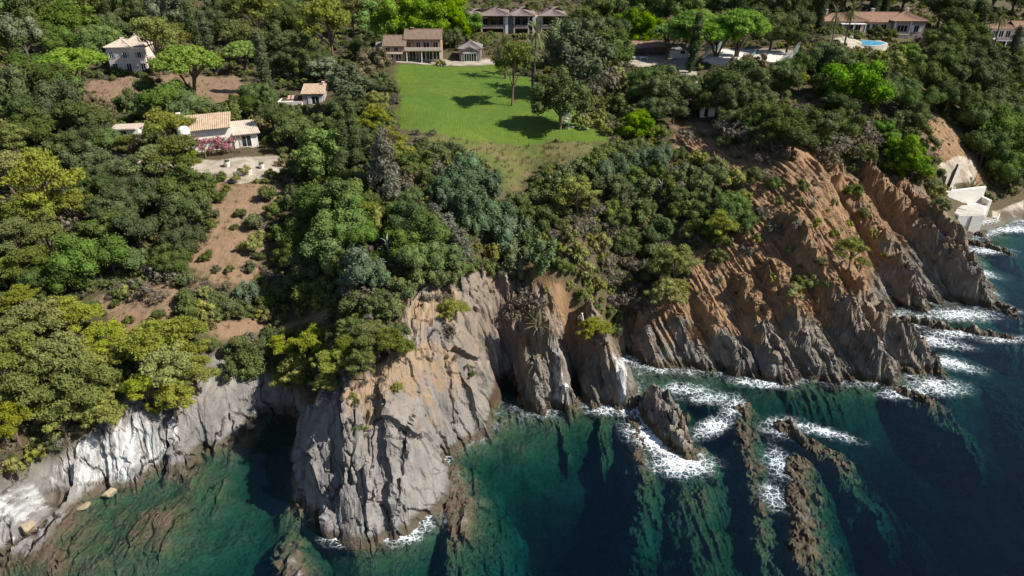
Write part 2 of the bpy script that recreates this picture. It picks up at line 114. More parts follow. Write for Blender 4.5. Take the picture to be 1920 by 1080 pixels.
PLACES={'brown_house': (-26.2,190.5),'garage': (-11.5,196.6),'long_building': (0.9,234.0),'white_villa': (-61.1,139.2),'pink_villa': (-104.9,196.3),'poolhouse': (-48.4,170.0),'annex': (47.4,204.0),'shed': (39.6,207.3),'court': (64.0,193.5),'pool_villa': (126.9,256.3),'pool': (105.9,217.0),'right_villa': (179.2,260.4),'hut': (41.9,148.4),'boathouse': (104.9,148.8),'steps': (106.8,159.1),'flat_roof': (-81.8,144.6),'flag': (11.6,140.0),'bed': (14.6,144.7),'terrace': (-53.5,133.0),'bougain': (-59.5,138.2),'pt1': (-55.7,130.7),'pt2': (-52.4,128.0),'pt3': (-51.0,128.7),'pt4': (-49.4,131.7),'pt5': (-46.7,133.5),'lounger': (-55.4,175.5),'tab1': (33.5,201.9),'tab2': (37.1,202.3),'tab3': (50.7,199.2),'pipe': (11.4,92.4),'courtfl': (50.4,188.3),'courtbl': (59.2,204.2),'courtfr': (71.5,183.0),'courtbr': (79.3,199.7),'beach': (123.8,160.3),'bl1': (-57.2,58.9),'bl2': (-53.6,63.8),'bl3': (-51.7,66.1),'bl4': (-38.0,79.3),'bl5': (-12.2,84.1)}
_rs=np.random.RandomState(7)
_PERM=_rs.permutation(512).astype(np.int64)
_GA=_rs.rand(512)*2*np.pi
_GX,_GY=np.cos(_GA),np.sin(_GA)
_RV=_rs.rand(512)
def hsh(i,j=0):
    return _PERM[(_PERM[np.asarray(i,np.int64)&511]+np.asarray(j,np.int64))&511]
def rnd(i,j=0): return _RV[hsh(i,j)]
def perlin(x,y):
    xi=np.floor(x).astype(np.int64); yi=np.floor(y).astype(np.int64); xf=x-xi; yf=y-yi
    u=xf*xf*xf*(xf*(xf*6-15)+10); v=yf*yf*yf*(yf*(yf*6-15)+10)
    def g(a,b,dx,dy):
        h=hsh(a,b); return _GX[h]*dx+_GY[h]*dy
    n00=g(xi,yi,xf,yf); n10=g(xi+1,yi,xf-1,yf); n01=g(xi,yi+1,xf,yf-1); n11=g(xi+1,yi+1,xf-1,yf-1)
    return (n00+u*(n10-n00))*(1-v)+(n01+u*(n11-n01))*v
def fbm(x,y,o=4,gain=.5,off=0.):
    s=0;a=1.
    for k in range(o):
        s=s+a*perlin(x*2**k+17.3*k+off,y*2**k-9.1*k+off); a*=gain
    return s
def ridged(x,y,o=3,off=0.):
    s=0;a=1.
    for k in range(o):
        s=s+a*(1-2*np.abs(perlin(x*2**k+11.3*k+off,y*2**k+off))); a*=.5
    return s/1.75
def sstep(a,b,x):
    t=np.clip((x-a)/(b-a),0,1); return t*t*(3-2*t)
# ---- base surface through surveyed spot heights
_C=np.array(SPOT_HEIGHTS,float)
_cx=_C[:,:2]; _n=len(_C); _c2=1.2**2
def _solve():
    d=np.sqrt(((_cx[:,None]-_cx[None])**2).sum(-1)+_c2)
    M=np.zeros((_n+3,_n+3)); M[:_n,:_n]=d-np.eye(_n)*0.35
    M[:_n,_n]=1; M[:_n,_n+1:]=_cx/100; M[_n,:_n]=1; M[_n+1:,:_n]=_cx.T/100
    return np.linalg.solve(M,np.r_[_C[:,2],0,0,0])
_w=_solve()
def base_height(X,Y):
    X=np.asarray(X,float); sh=X.shape; x=X.ravel(); y=np.asarray(Y,float).ravel(); z=np.empty(x.size)
    for a in range(0,x.size,20000):
        xs=x[a:a+20000,None]; ys=y[a:a+20000,None]
        d=np.sqrt((xs-_cx[:,0])**2+(ys-_cx[:,1])**2+_c2)
        z[a:a+20000]=d@_w[:_n]+_w[_n]+_w[_n+1]*xs[:,0]/100+_w[_n+2]*ys[:,0]/100
    return z.reshape(sh)
def polyline_coords(x,y,P):
    """nearest point on the polyline: (parameter in segments, signed distance with right of travel positive, distance)"""
    best=np.full(x.shape,1e9); T=np.zeros(x.shape); S=np.zeros(x.shape)
    for k in range(len(P)-1):
        ax,ay=P[k][:2]; dx,dy=P[k+1][0]-ax,P[k+1][1]-ay; L2=dx*dx+dy*dy
        t=np.clip(((x-ax)*dx+(y-ay)*dy)/L2,0,1)
        qx,qy=x-ax-t*dx,y-ay-t*dy; d=np.hypot(qx,qy); m=d<best
        best=np.where(m,d,best); T=np.where(m,k+t,T); S=np.where(m,np.sign(dx*qy-dy*qx)*d,S)
    return T,S,best
def poly_mask(x,y,P,soft=1.0):
    """soft mask of a polygon: 1 inside, 0 outside, by distance to its edge"""
    ins=np.zeros(x.shape,bool); best=np.full(x.shape,1e9); n=len(P)
    for k in range(n):
        ax,ay=P[k]; bx,by=P[(k+1)%n]; dx,dy=bx-ax,by-ay
        c=((ay>y)!=(by>y))&(x<(bx-ax)*(y-ay)/((by-ay) if by!=ay else 1e-9)+ax); ins^=c
        t=np.clip(((x-ax)*dx+(y-ay)*dy)/(dx*dx+dy*dy+1e-9),0,1)
        best=np.minimum(best,np.hypot(x-ax-t*dx,y-ay-t*dy))
    return sstep(-soft,soft,np.where(ins,best,-best))
def strike(x,y):
    """across-strike and along-strike coordinates of the tilted beds"""
    th=np.radians(np.interp(x,[-70,-20,15,45,90],[-4,0,6,11,15]))
    s=x*np.cos(th)+(y-90)*np.sin(th)*.9; t=x*np.sin(th)-(y-90)*np.cos(th)
    return s,t
def saw(s,t,L,seed,along=3.):
    """irregular saw-tooth beds: steep on the left, long dip slope on the right; every bed swells and dies out"""
    u=s/L+.3*perlin(s/(L*2.3)+seed,t/(L*8)); i=np.floor(u); f=u-i
    a=np.clip(.55+1.15*fbm(i*7.31+seed*3.7,t/(L*along)+i*3.1,3,.55),0,1.4)
    j=rnd(i.astype(np.int64)+seed*31)*.25+.1
    p=np.where(f<j,f/j,(1-f)/(1-j))
    return p*a

def facet(s,t,Ls,Lt,seed,tilt=.35,step=.5):
    """broken blocks: every cell of a jittered pattern is a small tilted plane of its own height, so edges are steps"""
    u=s/Ls; v=t/Lt; iu=np.floor(u).astype(np.int64); iv=np.floor(v).astype(np.int64); best=np.full(u.shape,1e9); out=np.zeros(u.shape)
    for a in(-1,0,1):
        for b in(-1,0,1):
            ci,cj=iu+a,iv+b; h1=hsh(ci+seed*7,cj); x0=ci+.15+.7*_RV[h1]; y0=cj+.15+.7*_RV[(h1+101)&511]; du=u-x0; dv=v-y0; d=du*du+dv*dv; m=d<best
            best=np.where(m,d,best); out=np.where(m,(_RV[(h1+203)&511]-.5)*2*step+tilt*((_RV[(h1+307)&511]-.5)*2*du+(_RV[(h1+409)&511]-.5)*2*dv),out)
    return out
# ------------------------------------------------------------------ terrain
def zone(x,y,key,soft):
    m=np.zeros(x.shape)
    for P in ZONES[key]:
        a=np.array(P); q=(x>a[:,0].min()-4)&(x<a[:,0].max()+4)&(y>a[:,1].min()-4)&(y<a[:,1].max()+4)
        if q.any():
            r=m[q]; m[q]=np.maximum(r,poly_mask(x[q],y[q],P,soft))
    return m
def terrain(x,y):
    """height and zone weights of the land and sea floor at plan positions"""
    b=base_height(x,y); b=np.where(b<-1.5,-1.5+(b+1.5)*1.55,b)
    wx=x+1.3*fbm(x/5,y/5,3); wy=y+1.3*fbm(x/5+40,y/5,3); vx=x+4.*fbm(x/6+3,y/6,4,.6); vy=y+5.*fbm(x/6+80,y/6,4,.6)
    Z={k:zone(vx if k in('soil','dry') else (x if k=='path' else wx),vy if k in('soil','dry') else (y if k=='path' else wy),k,{'rock':.9,'orange':2.0,'white':1.2,'dry':2.5,'soil':1.0,'beach':.5,'scar':1.0,'path':.5}.get(k,1.)) for k in ('rock','orange','white','dry','soil','scar','beach','path')}; Z['soil']=np.maximum(Z['soil'],Z.pop('path'))
    lx=x+.25*fbm(x/2,y/2,2); ly=y+.25*fbm(x/2+9,y/2,2); gx=x+1.6*fbm(x/4,y/4,4,.6); gy=y+1.6*fbm(x/4+9,y/4,4,.6)
    Z['lawn']=zone(gx,gy,'lawn',.9); Z['pave']=zone(lx,ly,'pave',.2)
    sea=sstep(.3,-1.2,b); Z['beach']=Z['beach']*sstep(2.4,1.4,b)
    rock=np.maximum(Z['rock'],Z['scar']*.7)*(1-Z['beach'])
    s,t=strike(x,y); s=s+.6*fbm(x/11,y/20,3)+np.interp(x,[-30,-5,15,40],[.05,.12,.34,.46])*np.maximum(b,-1.5)   # beds dip: their traces lean to the right going down
    right=sstep(-8,4,x)                                   # thin bedded ribs on the right, massive slabs on the left
    beds=right*(2.0*saw(s,t,7.0,1,7.)+.85*saw(s,t,2.9,2,9.)-1.1)
    slab=(1-right)*(.7*saw(s,t,5.2,5)+.3*saw(s,t,1.9,6)-.4+.3*ridged(x/4.1,y/4.1,3))
    soilcover=1-.6*Z['orange']
    z=b+rock*soilcover*(beds+slab)*(1-.88*sea)
    for P,dz,wl_,wr_ in FINS:
        a=np.array(P); m=max(wl_,wr_)+1; q=(x>a[:,0].min()-m)&(x<a[:,0].max()+m)&(y>a[:,1].min()-m)&(y<a[:,1].max()+m)
        if q.any():
            T,S,d=polyline_coords(x[q]+.5*fbm(x[q]/2,y[q]/2,2),y[q],P)
            S2=np.where(S>0,S/wr_,-S/wl_); p=np.clip(1-np.abs(S2),0,1)
            z[q]+=1.3*dz*p*(.75+.6*fbm(x[q]/1.7,y[q]/1.7,2))
    for P,wl_,wr_ in SUBREEFS:
        z=reef(z,x,y,P,wl_,wr_)
    soft=1-np.maximum(Z['lawn'],Z['pave'])
    z=z+soft*(1-rock)*(1-sea)*(.45*fbm(x/7,y/7,4)+.12*fbm(x/1.3,y/1.3,2))
    z=z+sea*(.7*fbm(x/4,y/4,4)+.6*fbm(x/9+7,y/9,2))
    Z['rock']=rock
    return z,Z,s,t
def reef(z,x,y,P,wl_,wr_,only=False):
    a=np.array(P); m=max(wl_,wr_)*2.5+2; q=(x>a[:,0].min()-m)&(x<a[:,0].max()+m)&(y>a[:,1].min()-m)&(y<a[:,1].max()+m)
    if not q.any(): return z
    xx,yy=x[q],y[q]; wxx=xx+.9*fbm(xx/2.6,yy/2.6,3)
    T,S,d=polyline_coords(wxx,yy,P); zc=np.interp(T,np.arange(len(P)),a[:,2])
    fl=sstep(2.,.8,zc); L_,R_=np.clip(-S-.2*fl*wl_,0,None)/wl_,np.clip(S-.3*fl*wr_,0,None)/wr_     # flat awash top, steep left side, long dip slope on the right
    h=zc-np.where(S<0,2.6*L_*(1+.5*L_),(1.5+.9*(1-fl))*R_*(1+.5*R_))-.22*fl
    ss,tt=strike(xx,yy); h=h+.55*saw(ss,tt,1.5,8)+.3*saw(ss,tt,.6,3)-.42+.5*fbm(xx/1.6,yy/1.6,4,.6)+sstep(1.5,3.5,zc)*(1.9*saw(ss,tt,1.5,2,3.)+.8*saw(ss,tt,.7,5,3.)-.9)
    z=z.copy(); z[q]=np.maximum(z[q],h); return z
def zat(x,y):
    a=np.array([[float(x)]]); return float(terrain(a,np.array([[float(y)]]))[0][0,0])
NU=1180
uu=np.linspace(-.9,.9,NU)
yy=np.concatenate([np.arange(38,55,.6),np.arange(55,132,.165),np.arange(132,172,.42)]); _y=172.;_s=.5;_L=[]
while _y<430: _L.append(_y); _y+=_s; _s*=1.03
yy=np.concatenate([yy,_L]); NV=len(yy)
GY,GU=np.meshgrid(yy,uu,indexing='ij'); GX=GU*(GY*.883+25)
GZ,ZN,GS,GT=terrain(GX,GY)
def grid_normals(X,Y,Zz):
    P=np.stack([X,Y,Zz],-1); du=np.gradient(P,axis=1); dv=np.gradient(P,axis=0); n=np.cross(du,dv); return n/np.linalg.norm(n,axis=-1,keepdims=True)
N=grid_normals(GX,GY,GZ)
# rock relief along the surface normal, so steep faces get ledges and cracks of their own
rk=ZN['rock']*(1-.3*ZN['orange']); ss=GS+.12*GZ; tt=GT-.7*GZ
rkm=rk>.02; rel=np.zeros_like(GZ); s_,t_=ss[rkm],tt[rkm]; hd=sstep(0,-8,GX[rkm])   # hd: massive headland rock on the left, thin beds on the right
rel[rkm]=hd*(facet(s_,t_,3.2,9.,1,.6,.55)+facet(s_,t_,1.3,4.2,2,.25,.24)+facet(s_,t_,.6,1.6,3,.1,.09))+(1-hd)*(.55*saw(s_,t_,1.35,3,8.)+.36*saw(s_,t_,.62,4,9.)-.35+facet(s_,t_,1.5,4.5,4,.22,.2)+facet(s_,t_,.55,2.,5,.14,.19)+.14*ridged(s_/.45,t_/7.,2))
crack=np.abs(perlin(ss/3.4+3,tt/16.)+.25*perlin(ss/.9,tt/2.5)); rel=rel-.75*np.clip(1-crack/.035,0,1)*(GX<0)
rel=rel*np.clip(rk*1.3,0,1)*sstep(-2,.2,GZ)
GP=np.stack([GX,GY,GZ],-1)+N*rel[...,None]
fq=(np.arange(NV-1)[:,None]*NU+np.arange(NU-1)[None]); fq=np.stack([fq,fq+1,fq+NU+1,fq+NU],-1).reshape(-1,4)
fc=lambda a:(a[:-1,:-1]+a[1:,:-1]+a[:-1,1:]+a[1:,1:]).reshape(-1)/4
zf=fc(GP[...,2])
cls=np.zeros(len(fq),int)                                                   # hillside
cls[fc(ZN['rock'])>.5]=1; cls[fc(ZN['dry'])>.5]=3; cls[fc(ZN['soil'])>.5]=4; cls[fc(ZN['pave'])>.5]=5; cls[fc(ZN['beach'])>.5]=6; cls[zf<-.35]=7; cls[fc(ZN['lawn'])>.5]=2
A1=np.stack([ZN['rock'],ZN['orange'],ZN['white'],np.ones_like(GZ)],-1); A2=np.stack([ZN['lawn'],ZN['dry'],ZN['soil'],np.ones_like(GZ)],-1); A3=np.stack([ZN['pave'],ZN['beach'],ZN['scar'],np.ones_like(GZ)],-1)
def ground_material():
    m=NT('ground'); p=m.pos(); X,Y,Zz=m.sep(p)
    a1=m.sep(m.attr('zone_a')); a2=m.sep(m.attr('zone_b')); a3=m.sep(m.attr('zone_c'))
    st=m.attr('strata','Vector'); sx,tx,_=m.sep(st)
    sv=m.comb(sx,m.math('MULTIPLY',tx,.10),m.math('MULTIPLY',Zz,.12))
    n1=m.noise(sv,1.1,6,.65); n2=m.noise(p,.35,5,.6); n3=m.noise(p,2.6,5,.65); n4=m.noise(sv,3.6,4,.7); n5=m.noise(p,.09,3)
    # rock: grey schist with purple and green beds, orange weathered soil above
    head=m.map(X,-12,2,1,0)
    grey=m.mix(m.ramp(n1,[(.30,0.),(.70,1.)]),(.095,.082,.072),(.300,.262,.220))
    grey=m.mix(m.ramp(m.noise(sv,.7,4),[(.48,0.),(.62,.8)]),grey,(.135,.140,.105))
    grey=m.mix(m.ramp(m.noise(sv,.9,4,.6),[(.53,0.),(.66,.8)]),grey,(.205,.150,.150)); grey=m.mix(m.ramp(m.noise(sv,.55,4,.6),[(.56,0.),(.68,.6)]),grey,(.33,.25,.17)); grey=m.mix(m.ramp(m.noise(sv,1.5,3,.6),[(.57,0.),(.68,.8)]),grey,(.060,.052,.048))
    grey=m.mix(m.ramp(m.noise(sv,2.3,3,.6),[(.60,0.),(.70,.75)]),grey,(.44,.40,.34))
    hg=m.mix(m.ramp(n2,[(.32,0.),(.68,1.)]),(.165,.155,.152),(.325,.312,.300)); hg=m.mix(m.ramp(m.noise(p,.6,4,.6),[(.56,0.),(.74,.6)]),hg,(.28,.225,.175)); hg=m.mix(m.ramp(n1,[(.50,0.),(.72,.7)]),hg,(.12,.110,.10))
    grey=m.mix(m.math('MULTIPLY',head,.85),grey,hg)
    rust=m.ramp(m.math('ADD',m.math('MULTIPLY',n2,.8),m.math('ADD',m.math('MULTIPLY',n4,.4),m.map(Zz,1.,11.,-.14,.13))),[(.54,0.),(.76,1.)])
    grey=m.mix(m.math('MULTIPLY',rust,m.map(head,0,1,.75,.25)),grey,(.235,.160,.095))
    ora=m.mix(m.ramp(n1,[(.3,0.),(.7,1.)]),(.160,.088,.046),(.39,.235,.130)); ora=m.mix(m.ramp(n3,[(.40,0.),(.75,.55)]),ora,(.24,.165,.085)); ora=m.mix(m.ramp(m.noise(p,.7,5,.7),[(.54,0.),(.68,.75)]),ora,(.105,.095,.045)); ora=m.mix(m.ramp(n4,[(.58,0.),(.72,.6)]),ora,(.40,.30,.21))
    ora=m.mix(m.math('MULTIPLY',head,.6),ora,(.33,.25,.175))
    om=m.math('ADD',m.math('MULTIPLY',a1[1],.9),m.math('MULTIPLY',m.math('SUBTRACT',n2,.5),2.8)); om=m.math('ADD',om,m.math('MULTIPLY',m.math('SUBTRACT',n1,.5),1.2)); om=m.math('MULTIPLY',m.ramp(om,[(.30,0.),(.75,1.)]),m.map(a1[1],0,.3,.2,1.))
    rock=m.mix(om,grey,ora)
    whi=m.mix(m.ramp(m.noise(sv,1.6,5,.65),[(.36,0.),(.62,1.)]),(.24,.245,.24),(.66,.65,.63)); whi=m.mix(m.ramp(n2,[(.55,0.),(.7,.7)]),whi,(.36,.42,.41)); wm=m.ramp(m.math('ADD',m.math('MULTIPLY',a1[2],.75),m.math('ADD',m.math('MULTIPLY',m.math('SUBTRACT',m.noise(p,.45,5,.65),.5),1.5),m.math('MULTIPLY',m.math('SUBTRACT',m.noise(sv,1.3,3,.6),.5),1.8))),[(.50,0.),(.78,1.)]); wm=m.math('MULTIPLY',wm,m.map(a1[2],0,.3,0,1))
    rock=m.mix(wm,rock,whi)
    # hillside litter, dry grass, bare soil, lawn, paving, beach
    hill=m.mix(n3,(.055,.045,.022),(.15,.105,.060)); hill=m.mix(m.ramp(n2,[(.45,0.),(.7,1.)]),hill,(.060,.070,.024))
    dry=m.mix(n3,(.14,.115,.045),(.24,.17,.085)); dry=m.mix(m.ramp(m.noise(p,.25,5,.65),[(.32,0.),(.58,.9)]),dry,(.095,.125,.022))
    soil=m.mix(n3,(.185,.115,.068),(.31,.205,.13)); soil=m.mix(m.ramp(n2,[(.5,0.),(.7,.7)]),soil,(.145,.12,.055))
    lawn=m.mix(m.ramp(n5,[(.3,0.),(.7,1.)]),(.080,.145,.014),(.132,.188,.020)); lawn=m.mix(m.math('MULTIPLY',n3,.5),lawn,(.065,.145,.010)); lawn=m.mix(m.ramp(m.noise(p,.16,6,.7),[(.52,0.),(.70,.4)]),lawn,(.165,.19,.022)); lawn=m.mix(m.ramp(m.noise(p,.5,6,.75),[(.46,0.),(.70,.7)]),lawn,(.060,.105,.014))
    pave=m.mix(m.ramp(n2,[(.35,0.),(.65,1.)]),(.27,.22,.16),(.50,.44,.36)); beach=m.mix(n3,(.035,.020,.016),(.10,.055,.042))
    hill=m.mix(m.ramp(a1[1],[(.25,0.),(.7,1.)]),hill,ora)
    c=m.mix(a1[0],hill,rock); c=m.mix(a2[1],c,dry); c=m.mix(a2[2],c,soil); c=m.mix(a3[2],c,ora); c=m.mix(a3[0],c,pave); c=m.mix(a2[0],c,lawn); c=m.mix(a3[1],c,beach)
    # wet, weed covered rock at and below the waterline
    wet=m.ramp(m.math('MULTIPLY',m.math('ADD',Zz,m.math('MULTIPLY',m.math('SUBTRACT',n2,.5),2.2)),.8),[(.0,1.),(.5,1.),(1.,0.)])
    alg=m.mix(m.ramp(n3,[(.35,0.),(.65,1.)]),(.055,.032,.012),(.24,.14,.052)); alg=m.mix(m.ramp(m.noise(p,.5,4),[(.42,0.),(.62,1.)]),alg,(.095,.100,.024))
    alg=m.mix(m.math('MULTIPLY',m.ramp(m.noise(p,.16,4,.6),[(.47,0.),(.60,1.)]),m.map(Zz,-3.0,-5.5,0,1)),alg,(.22,.215,.16))
    alg=m.mix(m.map(Zz,-.25,.1,0,.75),alg,m.mix(n3,(.026,.018,.012),(.075,.052,.034)))
    c=m.mix(m.math('MULTIPLY',wet,.85),c,alg)
    r=m.map(wet,0,1,.9,.45)
    vb=m.n('ShaderNodeTexVoronoi',feature='F1'); m.set(vb.inputs['Vector'],sv); vb.inputs['Scale'].default_value=2.6; h=m.math('ADD',m.math('ADD',m.math('MULTIPLY',n4,m.map(wet,0,1,.6,.12)),m.math('MULTIPLY',m.noise(p,5.,5,.7),.5)),m.math('MULTIPLY',m.math('MULTIPLY',vb.outputs['Distance'],a1[0]),m.map(wet,0,1,.5,.0)))
    b=m.bsdf(i_Base_Color=c,i_Roughness=r); m.set(b.inputs['Normal'],m.bump(h,.45,.9)); b.inputs['Specular IOR Level'].default_value=.25
    return m.m
GM=ground_material()
def sub_mesh(name,k,V,A,smooth=True):
    f=fq[k]; u,inv=np.unique(f.ravel(),return_inverse=True)
    me=mesh_np(name,V[u],inv.reshape(-1,4),GM,smooth)
    for nm,a in zip(('zone_a','zone_b','zone_c'),A): col_attr(me,nm,a.reshape(-1,4)[u])
    at=me.attributes.new('strata','FLOAT_VECTOR','POINT'); at.data.foreach_set('vector',np.stack([GS.ravel()[u],GT.ravel()[u],0*u],-1).astype(np.float32).ravel())
    return tag(link(name,me),kind='structure')
for nm,k in (('hillside',0),('rock_cliff',1),('lawn',2),('dry_grass_bank',3),('bare_soil',4),('paving',5),('pebble_beach',6),('seabed',7)):
    if (cls==k).any(): sub_mesh(nm,cls==k,GP.reshape(-1,3),(A1,A2,A3),smooth=(k in (0,2,3,4,5)))
# ------------------------------------------------------------------ rocks standing in the sea, each a piece of its own
def sea_rock(nm,P,wl_,wr_,label):
    a=np.array(P); m=max(wl_,wr_)*1.7+1.0
    x=np.arange(a[:,0].min()-m,a[:,0].max()+m,.19); y=np.arange(a[:,1].min()-m,a[:,1].max()+m,.19); X,Y=np.meshgrid(x,y)
    bed=terrain(X,Y)[0]; z=reef(np.full(X.shape,-50.),X,Y,P,wl_,wr_)
    s,t=strike(X,Y); ff=z>np.maximum(bed-.25,-9.); z=np.maximum(z,bed-.6)
    n=grid_normals(X,Y,z); V=np.stack([X,Y,z],-1)+n*(.2*ridged((s+.5*z)/.7,t/2.2,3)+facet(s+.5*z,t-z,.7,2.2,4,.2,.22)+facet(s+.5*z,t-z,.35,.9,5,.1,.1))[...,None]
    w=X.shape[1]; f=(np.arange(X.shape[0]-1)[:,None]*w+np.arange(w-1)[None]); f=np.stack([f,f+1,f+w+1,f+w],-1).reshape(-1,4)
    k=(ff[:-1,:-1]|ff[1:,:-1]|ff[:-1,1:]|ff[1:,1:]).reshape(-1); f=f[k]
    u,inv=np.unique(f.ravel(),return_inverse=True); V=V.reshape(-1,3)[u]; c=np.array([a[0,0],a[0,1],0.])
    me=mesh_np(nm,V-c,inv.reshape(-1,4),GM,False); one=np.ones(len(u)); q=np.stack([one,0*one,0*one,one],-1)
    col_attr(me,'zone_a',q); col_attr(me,'zone_b',q*[0,0,0,1]); col_attr(me,'zone_c',q*[0,0,0,1])
    at=me.attributes.new('strata','FLOAT_VECTOR','POINT'); at.data.foreach_set('vector',np.stack([s.ravel()[u],t.ravel()[u],0*u],-1).astype(np.float32).ravel())
    return tag(link(nm,me,loc=c),label,'rock','rocks standing in the sea')
for r in REEFS: sea_rock(*r)
# ------------------------------------------------------------------ sea water: a closed body with absorption, white foam where the swell breaks
def water():
    m=NT('sea_water'); p=m.pos(); X,Y,_=m.sep(p)
    fo=m.attr('foam','Fac')
    warp=m.noise(p,.55,3,.6,out=1); v=m.n('ShaderNodeVectorMath',operation='ADD'); m.set(v.inputs[0],p); sc=m.n('ShaderNodeVectorMath',operation='SCALE'); m.set(sc.inputs[0],warp); sc.inputs['Scale'].default_value=1.6; m.set(v.inputs[1],sc.outputs[0]); wv=v.outputs[0]
    vo=m.n('ShaderNodeTexVoronoi',feature='DISTANCE_TO_EDGE'); m.set(vo.inputs['Vector'],wv); vo.inputs['Scale'].default_value=1.0
    vo2=m.n('ShaderNodeTexVoronoi',feature='DISTANCE_TO_EDGE'); m.set(vo2.inputs['Vector'],wv); vo2.inputs['Scale'].default_value=2.1
    lace=m.math('MAXIMUM',m.ramp(vo.outputs[0],[(0.,1.),(.16,0.)]),m.math('MULTIPLY',m.ramp(vo2.outputs[0],[(0.,1.),(.22,0.)]),.85))
    n=m.noise(wv,.85,8,.74)
    k=m.math('ADD',m.math('MULTIPLY',fo,.88),m.math('ADD',m.math('MULTIPLY',m.math('SUBTRACT',n,.5),1.5),m.math('MULTIPLY',m.math('SUBTRACT',lace,.42),1.0)))
    mask=m.math('MULTIPLY',m.ramp(k,[(.40,0.),(.98,1.)]),m.map(fo,.03,.22,0,1))
    w1=m.noise(m.comb(m.math('MULTIPLY',X,.55),Y),.55,4,.6); w2=m.noise(p,1.7,3,.6)
    nrm=m.bump(m.math('ADD',m.math('MULTIPLY',w1,.6),m.math('MULTIPLY',w2,.35)),.32,.55)
    tr=m.n('ShaderNodeBsdfTransparent',i_Color=(.93,.97,.97)); gl=m.n('ShaderNodeBsdfGlossy',i_Roughness=.12,i_Normal=nrm)
    fr=m.n('ShaderNodeFresnel',i_IOR=1.33,i_Normal=nrm); di=m.n('ShaderNodeBsdfDiffuse',i_Color=(.0008,.0026,.0062))
    ad=m.n('ShaderNodeAddShader',i_0=tr.outputs[0],i_1=di.outputs[0])
    mx=m.n('ShaderNodeMixShader',i_0=fr.outputs[0],i_1=ad.outputs[0],i_2=gl.outputs[0])
    fd=m.n('ShaderNodeBsdfDiffuse',i_Color=(.78,.80,.83)); mf=m.n('ShaderNodeMixShader',i_0=mask,i_1=mx.outputs[0],i_2=fd.outputs[0])
    md_=m.n('ShaderNodeBsdfDiffuse',i_Color=(.16,.30,.32)); mk=m.math('MULTIPLY',m.math('POWER',m.math('MINIMUM',fo,1.),1.3),m.map(n,.3,.7,.1,.75)); m2=m.n('ShaderNodeMixShader',i_0=mk,i_1=mx.outputs[0],i_2=md_.outputs[0]); m.set(mf.inputs[1],m2.outputs[0]); m.t.links.new(mf.outputs[0],m.out.inputs[0])
    va=m.n('ShaderNodeVolumeAbsorption',i_Color=(.16,.725,.745),i_Density=.43); m.t.links.new(va.outputs[0],m.out.inputs[1])
    x=np.arange(-110,290.1,.9); y=np.arange(30,190.1,.9); Xg,Yg=np.meshgrid(x,y)
    b=base_height(Xg,Yg); foam=np.zeros(Xg.shape)
    for fx,fy,r1,r2,an,st_ in FOAM:
        ca,sa=math.cos(an),math.sin(an); dx,dy=Xg-fx,Yg-fy; a_=(dx*ca+dy*sa)/r1; b_=(-dx*sa+dy*ca)/r2
        foam=np.maximum(foam,st_*np.exp(-(a_*a_+b_*b_)/.95))
    shore=np.exp(-np.abs(b+.25)/.8)*sstep(-22,-12,Xg)*(.55+.45*sstep(15,40,Xg))*np.clip(.75+1.1*fbm(Xg/7,Yg/7,3),.2,1.2)
    foam=np.maximum(foam,.36*shore)
    zt=.06*fbm(Xg/3.5,Yg/6,3)*1.
    V=np.stack([Xg,Yg,zt],-1).reshape(-1,3); w=len(x); h=len(y)
    f=(np.arange(h-1)[:,None]*w+np.arange(w-1)[None]); f=np.stack([f,f+1,f+w+1,f+w],-1).reshape(-1,4)
    edge=np.concatenate([np.arange(w),np.arange(1,h)*w+w-1,(h-1)*w+np.arange(w-2,-1,-1),np.arange(h-2,0,-1)*w]); ne=len(edge)
    low=V[edge].copy(); low[:,2]=-32; base=len(V); V2=np.concatenate([V,low]); i=np.arange(ne); j=(i+1)%ne
    side=np.stack([edge[i],base+i,base+j,edge[j]],-1)
    me=mesh_np('sea',V2,np.concatenate([f,side]),m.m,True)
    bm=bmesh.new(); bm.from_mesh(me); bm.verts.ensure_lookup_table(); bm.faces.new([bm.verts[base+q] for q in range(ne)][::-1]); bm.to_mesh(me); bm.free()
    flt_attr(me,'foam',np.r_[foam.ravel(),np.zeros(ne)])
    return tag(link('sea',me),kind='structure')
water()
# ------------------------------------------------------------------ vegetation
def leaf_material(name,c1,c2,c3,trans=.22,lo=.72):
    m=NT(name); oi=m.n('ShaderNodeObjectInfo').outputs['Random']; ri=m.n('ShaderNodeNewGeometry').outputs['Random Per Island']; tn=m.attr('tone','Fac')
    c=m.mix(ri,c1,c2); c=m.mix(m.math('MULTIPLY',tn,.75),c,c3)
    h=m.n('ShaderNodeHueSaturation',i_Color=c); m.set(h.inputs['Hue'],m.map(oi,0,1,.482,.507)); m.set(h.inputs['Value'],m.map(m.math('FRACT',m.math('MULTIPLY',oi,7.31)),0,1,lo,1.14)); m.set(h.inputs['Saturation'],m.map(m.math('FRACT',m.math('MULTIPLY',oi,13.7)),0,1,.78,1.08))
    d=m.n('ShaderNodeBsdfDiffuse',i_Color=h.outputs[0]); t=m.n('ShaderNodeBsdfTranslucent',i_Color=h.outputs[0]); x=m.n('ShaderNodeMixShader',i_0=trans,i_1=d.outputs[0],i_2=t.outputs[0])
    m.t.links.new(x.outputs[0],m.out.inputs[0]); return m.m
def plain(name,c1,c2,scale=3.,rough=.85,bump=.0,spec=.3):
    m=NT(name); p=m.n('ShaderNodeTexCoord').outputs['Object']; n=m.noise(p,scale,5,.65); c=m.mix(m.ramp(n,[(.3,0.),(.7,1.)]),c1,c2)
    b=m.bsdf(i_Base_Color=c,i_Roughness=rough); b.inputs['Specular IOR Level'].default_value=spec
    if bump: m.set(b.inputs['Normal'],m.bump(n,bump,.7))
    return m.m
